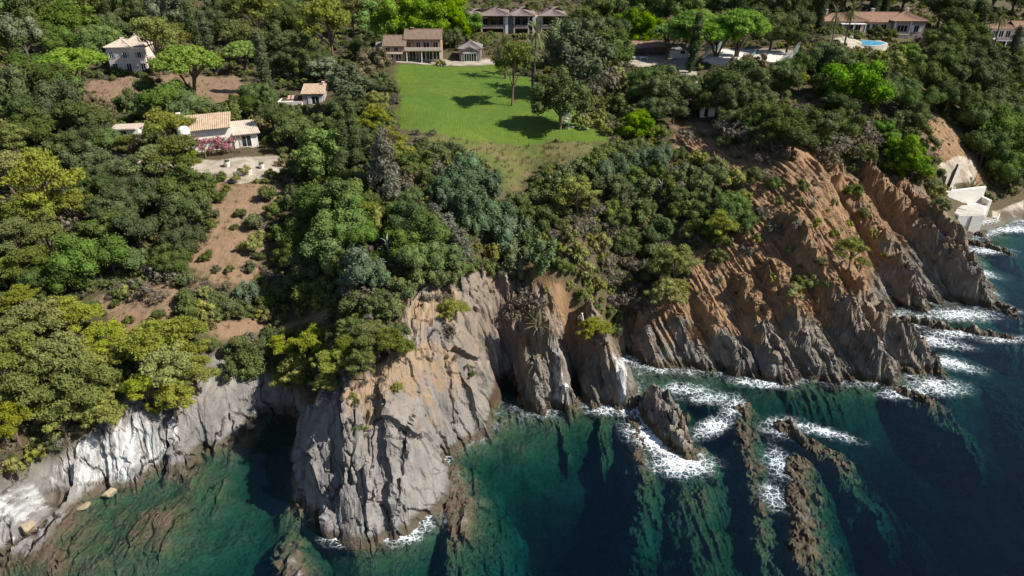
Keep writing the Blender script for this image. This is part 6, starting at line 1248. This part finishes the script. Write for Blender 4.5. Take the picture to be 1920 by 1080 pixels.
def hip(mb,x0,x1,y0,y1,z,rise,ov=.5,pitch=.32,ridge=None):
    x0-=ov;x1+=ov;y0-=ov;y1+=ov; ins=(y1-y0)/2 if ridge is None else ridge; ym=(y0+y1)/2; a,b=(x0+ins,ym,z+rise),(x1-ins,ym,z+rise)
    mb.tiles((x0,y0,z),(x1,y0,z),b,a,pitch); mb.tiles((x1,y1,z),(x0,y1,z),a,b,pitch)
    for P in (((x1,y0,z),(x1,y1,z),b),((x0,y1,z),(x0,y0,z),a)):
        p,q,t=(Vector(k) for k in P); mb.tiles(p,q,t.lerp(q,.02),t.lerp(p,.02),pitch)
    for p,q in ((a,b),((x0,y0,z),a),((x1,y0,z),b),((x0,y1,z),a),((x1,y1,z),b)): mb.bar(Vector(p)+Vector((0,0,.16)),Vector(q)+Vector((0,0,.16)),.13)
def gable(mb,x0,x1,y0,y1,z,rise,ov=.45,pitch=.32):
    ym=(y0+y1)/2; k=rise/((y1-y0)/2); zo=z-k*ov
    mb.tiles((x0-ov,y0-ov,zo),(x1+ov,y0-ov,zo),(x1+ov,ym,z+rise),(x0-ov,ym,z+rise),pitch); mb.tiles((x1+ov,y1+ov,zo),(x0-ov,y1+ov,zo),(x0-ov,ym,z+rise),(x1+ov,ym,z+rise),pitch); mb.bar((x0-ov,ym,z+rise+.16),(x1+ov,ym,z+rise+.16),.13)
def gable_wall(mb,x0,x1,y0,y1,zb,z,rise):
    mb.box(x0,x1,y0,y1,zb,z); ym=(y0+y1)/2; V=[(x0,y0,z),(x0,y1,z),(x0,ym,z+rise),(x1,y0,z),(x1,y1,z),(x1,ym,z+rise)]; mb.add(V,[(0,1,2),(3,5,4),(0,2,5,3),(1,4,5,2)])
def chimney(par,x,y,z,h=1.2,w=.8,mat=STUC_P):
    m=MB(); m.box(x-w/2,x+w/2,y-w/2,y+w/2,z-1,z+h); m.box(x-w/2-.1,x+w/2+.1,y-w/2-.1,y+w/2+.1,z+h+.25,z+h+.4)
    for a in(-1,1):
        for b in(-1,1): m.box(x+a*w*.38-.08,x+a*w*.38+.08,y+b*w*.38-.08,y+b*w*.38+.08,z+h,z+h+.25)
    m.build('chimney',mat,par)
def rough_stone(seed):
    """angular stone: a ball cut back by random planes"""
    bm=bmesh.new(); bmesh.ops.create_icosphere(bm,subdivisions=3,radius=1); V=np.array([v.co[:] for v in bm.verts]); Fc=np.array([[v.index for v in f.verts] for f in bm.faces]); bm.free()
    r=np.random.RandomState(seed)
    for k in range(14):
        n=r.normal(size=3); n/=np.linalg.norm(n); c=r.uniform(.5,.85); d=V@n; V=V-np.outer(np.clip(d-c,0,None),n)
    return V*(1+.03*r.normal(size=(len(V),1))),Fc
# --- brown house at the head of the lawn
h=thing('house','brown two storey house with pergola at the head of the lawn','house',spot('brown_house'),math.radians(1))
m=MB(); gable_wall(m,-7.6,-2.2,.4,8.2,-2,4.1,1.9); m.build('wall',STUC_B,h); m=MB(); gable(m,-7.6,-2.2,.4,8.2,4.1,1.9); m.build('roof',TILE_B,h)
m=MB(); gable_wall(m,-2.17,7.2,2.6,9.4,-2,5.5,1.8); m.build('wall',STUC_B,h); m=MB(); gable(m,-2.17,7.2,2.6,9.4,5.5,1.8); m.build('roof',TILE_B,h)
m=MB(); m.box(-2.1,7.6,-.4,2.57,2.65,2.9); m.build('balcony',STUC_B,h); m=MB(); m.box(-2.1,7.6,-.42,-.3,2.9,3.7); m.build('parapet',STUC_P,h)
for x in(-1.6,2.3,7.2): MB().box(x-.12,x+.12,-.35,-.1,-2,2.65).build('post',WHITE,h)
for i in range(12): MB().box(-2.+i*.85,-1.9+i*.85,-1.3,.2,2.92,3.04).build('beam',WOOD,h)
for x in(-6.6,-4.4,): window(h,x,2.6,1.1,1.1,.4,frame=STUC_P)
MB().box(-7.3,-2.6,-.3,.4,2.05,2.35).build('awning',STUC_P,h)
window(h,-5.9,.1,1.4,1.9,.4,door=True); window(h,-3.9,.1,1.4,1.9,.4,door=True)
for x,w in((-1.2,1.0),(1.3,1.1),(3.4,1.6),(5.9,1.3)): window(h,x,3.1,w,1.5,2.6,frame=STUC_P)
for x in(-.4,2.2,4.1,6.): window(h,x,.1,1.6,2.2,2.6,door=True)
m=MB(); m.tiles((-10.6,2.5,2.6),(-8.1,2.5,2.6),(-8.1,7,4.0),(-10.6,7,4.0)); m.build('side_roof',TILE_G,h); MB().box(-10.3,-7.63,2.9,6.9,-2,2.6).build('side_wall',STUC_B,h); chimney(h,-.5,6,6.6,.9,.7,STUC_B)
# --- small stone garage beside it
h=thing('garage','small stone garage with gabled porch right of the brown house','garage',spot('garage'))
m=MB(); m.box(-2.9,2.9,.6,7,-2,3.1); m.build('wall',STONE,h); m=MB(); hip(m,-2.9,2.9,.6,7,3.1,1.7,.4); m.build('roof',TILE_G,h)
m=MB(); m.prism([(-2.4,-2),(2.4,-2),(2.4,2.7),(0,3.7),(-2.4,2.7)],-.2,.57); m.build('gable_front',STONE,h); m=MB(); m.prism([(-2.8,2.55),(0,3.72),(2.8,2.55),(2.8,2.75),(0,3.95),(-2.8,2.75)],-.5,1.2); m.build('porch_roof',TILE_G,h)
MB().box(-1.9,2.0,-.3,-.2,2.15,2.4).build('lintel',WHITE,h); window(h,.1,.05,3.2,2.0,-.2,door=True,bars=4)
# --- long terraced building
h=thing('apartment_building','long dark red building with hipped grey roofs and balconies','building',spot('long_building',-1.6),math.radians(-1)); MB().box(-16,16.4,3.2,12,-3,6.9).build('wall',STUC_R,h)
for x0,x1 in((-17.5,-9.5),(-11.2,-1.6),(-2.4,5.8),(8.2,15.8)):
    dz=.0 if x0>-17 else -.6; m=MB(); hip(m,x0,x1,.4,11.6,6.95+dz,2.0+.1*(x1-x0)/8,.7); m.build('roof',TILE_L,h)
for x0,x1 in((-10.8,-3.2),(-.4,4.6),(8.4,15.)):
    o=MB().box(x0,x1,.3,3.17,3.25,3.55).build('balcony',STUC_M,h); MB().box(x0,x1,.3,.42,3.55,4.35).build('railing',STUC_M,o)
    for x in(x0+.2,x1-.2): MB().box(x-.22,x+.22,.3,.8,-3,6.9).build('column',STUC_P,h)
    n=int((x1-x0)/2.2)
    for k in range(n):
        for z in(.1,3.6): window(h,x0+(k+.5)*(x1-x0)/n,z,1.5,2.2,3.2,door=True,frame=GREY)
for x,w in((-2.6,.9),(6.2,1.1)): MB().box(x-w/2,x+w/2,.2,3.17,-3,6.9).build('pier',WHITE,h)
MB().box(-2.0,-.6,1.6,3.17,-3,6.9).build('stair_front',GREY,h); MB().box(6.9,8.2,1.0,3.17,-3,6.9).build('pier',STUC_P,h)
# --- white villa
h=thing('villa','white villa with tiled roof and bougainvillea above the soil strip','house',spot('white_villa'),math.radians(24)); h.scale=(1.12,1.12,1.12)
m=MB(); gable_wall(m,-5.2,3.4,.0,6.2,-3,4.3,1.5); m.build('wall',STUC_W,h); m=MB(); m.tiles((-5.7,-.8,3.95),(3.2,-.8,3.95),(3.9,3.1,5.85),(-5.7,3.1,5.85),.34,amp=.09); m.build('roof',TILE,h)
m=MB(); m.tiles((3.9,6.8,4.05),(-5.7,6.8,4.05),(-5.7,3.12,5.85),(3.9,3.12,5.85),.34); m.build('roof',TILE_P,h)
m=MB(); m.slab([(3.43+.0,-.3),(7.6,-.3),(7.6,4.6),(3.43,4.6)],-3,2.5); m.build('wing_wall',STUC_W,h); m=MB(); m.tiles((3.3,-.9,2.45),(8.2,-.9,2.45),(7.8,4.9,3.6),(3.45,4.9,3.6),.34); m.build('wing_roof',TILE_P,h)
v,f=tube([(-4.6,-.7,3.2),(-4.6,-.5,4.4),(-4.6,-.3,4.9)],[1.1,1.05,.7],14); MB().add(v,[tuple(q) for q in f]+[tuple(range(28,42))]).build('oven_dome',STUC_W,h)
m=MB()
for k in range(16): a=k*math.pi/8; m.v.append((3.46,3.1+.42*math.cos(a),4.15+.42*math.sin(a)))
for k in range(16): m.v.append((3.40,)+m.v[k][1:])
m.f=[tuple(range(16)),tuple(range(31,15,-1))]+[(k,(k+1)%16,16+(k+1)%16,16+k) for k in range(16)]; m.build('round_window',GLASS,h)
window(h,-2.6,.9,1.2,1.3,0,SHUT); window(h,.6,.1,1.3,2.1,0,SHUT,True); window(h,5.6,.1,1.6,2.0,-.3,door=True); chimney(h,-5.0,4.4,5.2,.7,.6,STUC_W)
for k in range(5): MB().box(7.61,7.68,.4+k*.9,.75+k*.9,.3,2.1).build('quoin',STONE,h)
for x in(-1.8,1.2,4.2): MB().box(x-.1,x+.1,-3.3,-3.1,-3,2.3).build('pergola_post',WOOD,h)
for x in np.linspace(-2,4.6,9): MB().box(x-.05,x+.05,-3.5,-.3,2.32,2.42).build('pergola_beam',WOOD,h)
MB().box(-2.1,4.8,-3.3,-3.15,2.2,2.31).build('pergola_rail',WOOD,h)
def climber(label,loc,rz,seed,kind='pink'):
    r=np.random.RandomState(seed); cl=[((r.uniform(-3.2,3.0),r.normal()*.45,r.uniform(.4,2.6)),(.55,.55,.5)) for i in range(30)]; g=thing('climbing_plant',label,'plant',loc,rz)
    link('foliage',crown_mesh('climber',crown(cl,.17,1.,seed,core=.5),LEAF[kind]),g); link('stem',mesh_np('stem',*join([tube([(q*1.6,.1,-1),(q*1.5,.1,1),(q*1.7+.3,.1,2.2)],[.07,.06,.03],5) for q in(-1,0,1)]),BARK,True),g)
p=spot('white_villa'); climber('pink bougainvillea climbing over the white villa pergola',p+Vector((1.6,-2.9,.6)),math.radians(24),5)
# --- pink villa
h=thing('villa','pale pink two storey villa half hidden by pines at upper left','house',spot('pink_villa'),math.radians(4))
MB().box(-5.2,4.6,0,7.5,-2,6.6).build('wall',STUC_P,h); m=MB(); hip(m,-5.2,1.2,0,7.5,6.6,1.9,.45); m.build('roof',TILE_P,h); m=MB(); hip(m,-1.5,4.6,1.2,8.6,6.75,2.5,.45); m.build('roof',TILE_P,h)
MB().box(-5.35,4.75,-.12,-.003,6.25,6.55).build('cornice',STUC_W,h)
for x in(-4.2,-.6,3.2): window(h,x,3.9,1.0,1.5,0,SHUT); window(h,x+.4,.1,1.2,2.3,0,None,True)
chimney(h,2.,5,8.4,.9,.7)
# --- poolhouse with terrace and loungers
h=thing('poolhouse','small tiled poolhouse with white shutters and terrace','house',spot('poolhouse'),math.radians(3))
MB().box(-2.5,2.6,0,4.2,-2,2.5).build('wall',STUC_M,h); m=MB(); m.tiles((-2.8,-.35,2.5),(2.9,-.35,2.5),(2.9,4.5,4.0),(-2.8,4.5,4.0),.3,amp=.08); m.build('roof',TILE,h); window(h,.6,.1,1.7,1.9,0,WHITE,True); chimney(h,2.1,3.8,3.6,.7,.4,STUC_W)
m=MB(); m.box(-8.2,-2.53,-.6,4.4,-2.5,.55); m.build('terrace',STUC_P,h); MB().box(-8.2,-2.53,-.85,-.6,-2.5,.95).build('terrace_wall',STUC_W,h); MB().box(-8.4,-8.2,-.6,4.4,-2.5,.9).build('terrace_wall',STUC_W,h)
for i in range(3):
    g=thing('sun_lounger','pink cushioned sun lounger on the poolhouse terrace, '+('left of three','middle of three','right of three')[i],'sun lounger',h.matrix_basis@Vector((-6.6+i*.95,2.2,.56)),math.radians(3),'sun loungers on the poolhouse terrace')
    MB().box(-.3,.3,0,1.3,.26,.36).build('seat',CUSH,g); m=MB(); m.add([(-.3,1.3,.26),(.3,1.3,.26),(.3,1.9,.8),(-.3,1.9,.8),(-.3,1.24,.34),(.3,1.24,.34),(.3,1.84,.88),(-.3,1.84,.88)],[(0,3,2,1),(4,5,6,7),(0,1,5,4),(2,3,7,6),(0,4,7,3),(1,2,6,5)]); m.build('backrest',CUSH,g)
    for x in(-.25,.25):
        for y in(.1,1.2): MB().box(x-.03,x+.03,y-.03,y+.03,0,.26).build('leg',WOOD,g)
# --- annex, dark open shed, tables, tennis court
h=thing('annex','low white annex with grey roof beside the parking area','building',spot('annex'),math.radians(-4)); gm=MB(); gable_wall(gm,-2.6,2.6,0,5,-2,2.4,.9); gm.build('wall',STUC_W,h); gm=MB(); gable(gm,-2.6,2.6,0,5,2.4,.9,.4); gm.build('roof',TILE_G,h); window(h,.9,1.3,1.1,.6,0,frame=GREY)
h=thing('open_shed','dark open shed with brown roof left of the white annex','shed',spot('shed'))
m=MB(); m.box(-5.2,5,3.6,3.9,-2,2.4); m.box(-5.2,-5,.2,3.57,-2,2.4); m.box(4.8,5,.2,3.57,-2,2.4); m.build('wall',STUC_M,h); m=MB(); m.tiles((-5.6,-.4,2.3),(5.3,-.4,2.3),(5.3,4.4,3.3),(-5.6,4.4,3.3)); m.build('roof',TILE_R,h)
for x in(-4.8,-1.6,1.6,4.6): MB().box(x-.1,x+.1,0,.18,-2,2.3).build('post',WOOD,h)
m=MB(); m.prism([(-5.9,2.3),(-3.4,3.5),(-.9,2.3),(-.9,2.15),(-5.9,2.15)],-1.2,-.45); m.build('porch_gable',TILE_G,h)
def table(key,label):
    g=thing('garden_table',label,'table',spot(key),.1,'white tables near the annex'); MB().box(-1.1,1.1,-.5,.5,.72,.8).build('tabletop',WHITE,g)
    for x in(-.9,.9):
        for y in(-.38,.38): MB().box(x-.05,x+.05,y-.05,y+.05,-.2,.72).build('leg',WHITE,g)
table('tab1','white garden table left of the shaded parking area'); table('tab2','white garden table in front of the open shed'); table('tab3','white garden table right of the low white annex')
c=[spot(k) for k in('courtfl','courtbl','courtfr','courtbr')]; zc=max(q.z for q in c)-.15
h=thing('tennis_court','pale tennis court behind tall green wire fences','tennis court',(0,0,zc)); P=[(c[0].x,c[0].y),(c[2].x,c[2].y),(c[3].x,c[3].y),(c[1].x,c[1].y)]; MB().slab(P,-3,.12).build('surface',CLAY,h)
def lp(u,v): a=Vector(P[0]).lerp(Vector(P[1]),u); b=Vector(P[3]).lerp(Vector(P[2]),u); q=a.lerp(b,v); return q
def strip(u0,v0,u1,v1,w,z0,z1,mat,nm):
    a,b=lp(u0,v0),lp(u1,v1); d=(b-a).normalized(); n_=Vector((-d.y,d.x))*w/2; MB().slab([tuple(a-n_),tuple(b-n_),tuple(b+n_),tuple(a+n_)],z0,z1).build(nm,mat,h)
for q in((.1,.15,.9,.15),(.1,.85,.9,.85),(.1,.15,.1,.85),(.9,.15,.9,.85),(.3,.28,.7,.28),(.3,.72,.7,.72)): strip(*q,.1,.125,.135,WHITE,'line')
strip(.5,.1,.5,.9,.05,.12,1.05,NET,'net')
for v_ in(.1,.9): q=lp(.5,v_); MB().bar((q.x,q.y,.1),(q.x,q.y,1.1),.06).build('net_post',WHITE,h)
def fence(label,u0,v0,u1,v1,n):
    a,b=lp(u0,v0),lp(u1,v1); g=thing('wire_fence',label,'fence',(a.x,a.y,zc),math.atan2(b.y-a.y,b.x-a.x)); L=(b-a).length
    for i in range(n+1): MB().bar((L*i/n,0,-1),(L*i/n,0,3.4),.07).build('post',GREY,g)
    for z in(.2,1.8,3.35): MB().bar((0,0,z),(L,0,z),.04).build('rail',GREY,g)
    for i in range(n): MB().box(L*i/n+.05,L*(i+1)/n-.05,-.012,.012,.1,3.3).build('mesh_panel',NET,g)
fence('tall green wire fence along the left side of the tennis court',.0,.0,.0,1.,6); fence('tall green wire fence along the right side of the tennis court',1.,.0,1.,1.,6)
# --- pool villa, pool, far right villa
h=thing('villa','wide pink villa with red tiled hipped roofs above the pool','house',spot('pool_villa'),math.radians(-2)); MB().box(-17.5,-3.5,1.5,10,-3,3.6).build('wall',STUC_P,h); MB().box(-3.47,6.6,2.4,10,-3,3.7).build('wall',STUC_P,h); MB().box(6.63,17,0,10.5,-3,3.9).build('wall',STUC_M,h)
m=MB(); hip(m,-17.5,-3.0,1.5,10,3.6,2.1,.9); m.build('roof',TILE_R,h); m=MB(); gable(m,-6,9,2.4,10,3.75,2.3,.8); m.build('roof',TILE_R,h); m=MB(); hip(m,6.4,17,0,10.5,3.95,2.6,.9); m.build('roof',TILE_R,h)
for x in(-14.5,-11.2,-7.8,-5.2): window(h,x,.2,1.8,2.4,1.5,door=True)
for x in(-1.8,1.0,4.0): window(h,x,.2,1.9,2.4,2.4,door=True)
window(h,9.4,.4,3.6,2.2,0,frame=WHITE,bars=2); window(h,14.3,.4,1.6,2.2,0,WHITE)
MB().box(-12,-3.6,-1.4,1.47,2.9,3.1).build('canopy',WHITE,h)
for x in(-11.8,-7.8,-3.8): MB().box(x-.15,x+.15,-1.3,-1.,-3,2.9).build('column',WHITE,h)
for x in(6.75,12.2): MB().box(x-.25,x+.25,-.15,-.003,-3,3.8).build('column',WHITE,h)
MB().box(7.2,11.6,-1.6,-.06,-3.4,-.2).build('terrace',STONE,h)
chimney(h,-15.2,7,5.6,1.0,1.0); chimney(h,1.5,8,5.8,1.0,1.0); chimney(h,13.6,8,5.8,1.2,.9)
z0=spot('pool').z; h=thing('swimming_pool','bright blue kidney shaped pool below the red roofed villa','pool',spot('pool',.0)); P=[]
for k in range(28): a=k*math.pi*2/28; P.append(((5.0+.8*math.cos(2*a+.6)+.5*math.sin(3*a))*math.cos(a),(4.4+.6*math.sin(2*a))*math.sin(a)*1.1))
MB().slab([(x*1.12,y*1.14) for x,y in P],-2.5,.28).build('coping',CONC,h); MB().slab(P,.2,.292).build('water',POOL,h)
for i,(dx,dy,s) in enumerate(((5.6,1.6,.8),(6.6,.4,1.0),(4.9,3.0,.9),(-3.2,3.9,.9),(0.2,4.0,.7),(7.2,2.0,.7))):
    v,_f=rough_stone(i); v=v*[s,s*.8,s*.75]; o=mesh_np('boulder',v,_f,STONE); q=spot('pool')+Vector((dx,dy,.1)); q.z=zat(q.x,q.y)+.35; tag(link('boulder',o,None,q),'pale rounded boulder by the pool, '+('left' if dx<5 else 'right')+' side, '+('first','second','third','fourth','fifth','sixth')[i]+' along the rim','boulder','boulders around the pool')
h=thing('villa','white two storey villa cut by the right edge of the view','house',spot('right_villa'),math.radians(-3)); MB().box(-6.5,2,3,11,-3,6.5).build('wall',STUC_P,h); MB().box(2.03,16,1.5,11,-3,6.2).build('wall',STUC_P,h)
m=MB(); hip(m,-6.5,2.4,3,11,6.5,1.7,.8); m.build('roof',TILE_R,h); m=MB(); gable(m,2.03,16,1.5,11,6.25,2.3,.8); m.build('roof',TILE_R,h)
o=MB().box(-6.4,15.8,-1.5,2.97,2.9,3.2).build('balcony',WHITE,h); MB().box(-6.4,15.8,-1.5,-1.42,3.2,4.1).build('railing',STUC_M,o)
for x in(-6.2,-2.6,1.2,5,9): MB().box(x-.18,x+.18,-1.4,-1.05,-3,2.9).build('column',WHITE,h)
for x in(-5,-2.8,-.4): window(h,x,3.6,1.6,2.1,3,door=True); window(h,x,.1,1.7,2.3,3,door=True)
for x in(3.8,6.4,9,12): window(h,x,3.6,1.7,1.9,1.5,door=True); window(h,x,.1,1.7,2.3,1.5,door=True)
MB().box(-7,15.9,-4,-1.53,-3,.1).build('terrace',WHITE,h)
# --- white hut, pale flat roof
h=thing('hut','tiny white hut under the dark trees at the cliff top','hut',spot('hut'),math.radians(-8)); MB().box(-1.5,1.5,0,2.4,-1.5,2.1).build('wall',STUC_W,h); MB().box(-1.75,1.75,-.25,2.65,2.1,2.28).build('roof',CONC,h); window(h,-.3,.0,.8,1.8,0,door=True,bars=0)
h=thing('flat_roofed_annex','pale flat roofed outbuilding among trees left of the white villa','building',spot('flat_roof'),math.radians(10)); MB().box(-2.6,2.6,0,3.6,-3,2.2).build('wall',STUC_W,h); MB().slab([(-3,-.3),(2.2,-.5),(3.2,1.8),(3,4),(-2.8,4)],2.2,2.45).build('roof',TILE_P,h); window(h,-.4,.1,1.2,1.8,0,door=True)
# --- white boathouse at the water, deck, railings
h=thing('boathouse','white concrete boathouse with terrace at the water edge','boathouse',spot('boathouse',.0),math.radians(12)); h.location.z=-.4; h.scale=(1.15,1.15,1.05)
m=MB(); m.slab([(-1.6,.2),(3.8,-.6),(5.0,4.4),(-2.4,5.0)],-2.5,5.0); m.build('wall',STUC_W,h); m=MB(); m.slab([(-1.45,.35),(3.65,-.4),(8.2,4.6),(-2.2,4.9)],5.003,5.12); m.build('terrace',CONC,h)
m=MB(); m.slab([(5.03,2.2),(8.0,3.2),(8.6,5.6),(5.0,5.6)],-2.5,5.0); m.build('wall',STUC_W,h)
m=MB(); m.slab([(-3.2,5.03),(9.0,5.9),(9.1,6.5),(-3.3,5.6)],-2,8.6); m.build('back_wall',STUC_W,h); m=MB(); m.slab([(8.3,3.6),(9.0,3.6),(9.15,5.87),(8.6,5.87)],-2,6.3); m.build('buttress',STUC_W,h)
for k in range(5): MB().bar((-3.+k*1.0,5.3+.07*k,8.55),(-3.+k*1.0,5.3+.07*k,9.35),.05).build('post',WHITE,h)
for z in(8.95,9.35): MB().bar((-3.,5.3,z),(1.,5.58,z),.045).build('rail',WHITE,h)
MB().bar((-1.9,4.2,5.9),(1.1,1.4,5.5),.08).build('handrail',GREY,h); MB().box(1.0,1.16,-.36,-.22,-1,4.9).build('drainpipe',GREY,h)
g=thing('sea_deck','stone bathing deck with white railings beside the boathouse','deck',h.matrix_basis@Vector((4.1,.2,0)),math.radians(12)); g.location.z=-.3
MB().slab([(0,0),(5.4,.6),(8.8,3.4),(4.8,4.6),(.6,1.9)],-2,2.0).build('platform',STONE,g)
for (a,b) in(((.1,.1),(2.7,.4)),((2.7,.4),(5.3,.7)),((5.3,.7),(7.0,2.0)),((7.0,2.0),(8.6,3.4))):
    for t in(0,.5): x,y=a[0]+(b[0]-a[0])*t,a[1]+(b[1]-a[1])*t; MB().box(x-.09,x+.09,y-.09,y+.09,1.9,3.05).build('post',WHITE,g)
    for z in(2.5,3.0): MB().bar((a[0],a[1],z),(b[0],b[1],z),.07).build('rail',WHITE,g)
# --- concrete steps above it
p=spot('steps'); h=thing('concrete_steps','grey concrete ramp and steps on the slope above the boathouse','steps',p,math.radians(20)); 
MB().slab([(-5.5,4.6),(3.2,5.4),(3.2,6.0),(-5.5,5.2)],-4,4.4).build('retaining_wall',CONC,h); MB().slab([(-4.4,-.8),(2.6,4.6),(3.0,5.37),(-5,4.55)],-5,2.6).build('platform',STONE,h)
for k in range(14):
    t=k/13; x,y=-5.2+8.6*t,-1.6+5.8*t; MB().slab([(x-.4,y-.5),(x+.5,y+.1),(x-.3,y+1.2),(x-1.2,y+.6)],-5,.1+2.9*t).build('step',CONC,h)
m=MB(); m.add([(-4.9,-2.6,-5),(4.2,3.5,-5),(4.5,3.1,-5),(-4.6,-3.0,-5),(-4.9,-2.6,.7),(4.2,3.5,4.0),(4.5,3.1,4.0),(-4.6,-3.,.7)],[(0,3,2,1),(4,5,6,7),(0,1,5,4),(1,2,6,5),(2,3,7,6),(3,0,4,7)]); m.build('parapet',CONC,h)
# --- flag, terrace pots, bench, pipe, planting bed stones
h=thing('flagpole','white pole with a hanging white flag at the lawn corner','flagpole',spot('flag')); MB().bar((0,0,-.3),(0,0,4.3),.07).build('pole',WHITE,h); m=MB(); n=8
for j in range(5):
    for i in range(n+1): u=i/n; m.v.append((-.05-1.0*u,.14*math.sin(5*u+.8*j),4.2-j*.28-.75*u*u-.1*j*u))
m.f=[(j*(n+1)+i,j*(n+1)+i+1,(j+1)*(n+1)+i+1,(j+1)*(n+1)+i) for j in range(4) for i in range(n)]; o=m.build('flag',CLOTH,h); o.modifiers.new('thickness','SOLIDIFY').thickness=.02
def pot(key,label,s):
    g=thing('planter',label,'planter',spot(key),.3,'pale planters on the villa terrace'); v,f=tube([(0,0,-.2),(0,0,.05),(0,0,.7),(0,0,.82)],[.34*s,.36*s,.5*s,.52*s],12); MB().add(v,[tuple(q) for q in f]+[tuple(range(36,48))]).build('pot',STUC_W,g)
    r=np.random.RandomState(3); cl=[((r.normal()*.2,r.normal()*.2,.95+.2*r.rand()),(.25,.25,.25)) for i in range(7)]; link('plant',crown_mesh('pot_plant',crown(cl,.12,1.,2,core=.5),LEAF['shrub']),g)
pot('pt1','white planter just below the bougainvillea pergola',1.3); pot('pt2','pale planter at the front left of the villa terrace',1.2); pot('pt3','broad pale planter at the middle front of the villa terrace',1.5); pot('pt4','small pale planter on the right of the villa terrace',1.1)
h=thing('bench','weathered wooden bench at the right end of the villa terrace','bench',spot('pt5'),.1)
for k in range(3): MB().box(-.9,.9,-.3+k*.2,-.14+k*.2,.42,.48).build('slat',WOOD,h)
MB().box(-.9,.9,.32,.37,.55,.95).build('backrest',WOOD,h)
for x in(-.75,.75): MB().box(x-.05,x+.05,-.28,.36,-.2,.42).build('leg',WOOD,h)
h=thing('white_pipe','short leaning white pipe sticking out above the yellow bush','pipe',spot('pipe')); MB().bar((-.1,0,-.8),(-.55,.1,1.5),.11).build('shaft',WHITE,h); MB().bar((-.55,.1,1.5),(-.58,.1,1.62),.15).build('collar',WHITE,h)
r=random.Random(4); q0=spot('bed')
for k in range(14):
    a=k/14*math.pi*2; x,y=q0.x+3.4*math.cos(a),q0.y+4.2*math.sin(a); s=r.uniform(.22,.4); v=ICO[0]*(1+.3*np.random.RandomState(k).rand(len(ICO[0]),1))*[s*1.3,s,s*.7]
    side='front' if math.sin(a)<-.3 else 'back' if math.sin(a)>.3 else 'side'
    tag(link('edging_stone',mesh_np('edging_stone',v,ICO[1],STONE),None,(x,y,zat(x,y)+.08)),'small pale edging stone '+('nearest the flag','right of the flag, front rim')[0 if k==8 else 1]+' of the planted bed' if False else 'small pale edging stone ringing the planted bed beside the white flag','stone','edging stones of the bed by the flag')
# --- loose boulders at the foot of the white cliff
for i,(key,s,lab) in enumerate((('bl1',1.1,'pale yellow boulder at the waterline, lower left corner'),('bl2',.7,'ochre slab of rock at the foot of the white cliff'),('bl3',.75,'long ochre rock at the cliff foot in the middle of the left cove'),('bl4',1.0,'small grey boulder near the shadowed head of the cove'),('bl5',1.1,'tan boulder on the pale slab above the headland'))):
    v,_f=rough_stone(50+i); v=v*[s*(1.4 if i in(1,2) else 1),s*.8,s*.8]; p=spot(key); p.z=max(p.z,0)+.1*s
    tag(link('boulder',mesh_np('boulder',v,_f,plain('boulder_rock',(.24,.18,.11),(.40,.32,.21),2.,bump=.08)),None,p,.5*i),lab,'boulder','boulders at the cliff foot')
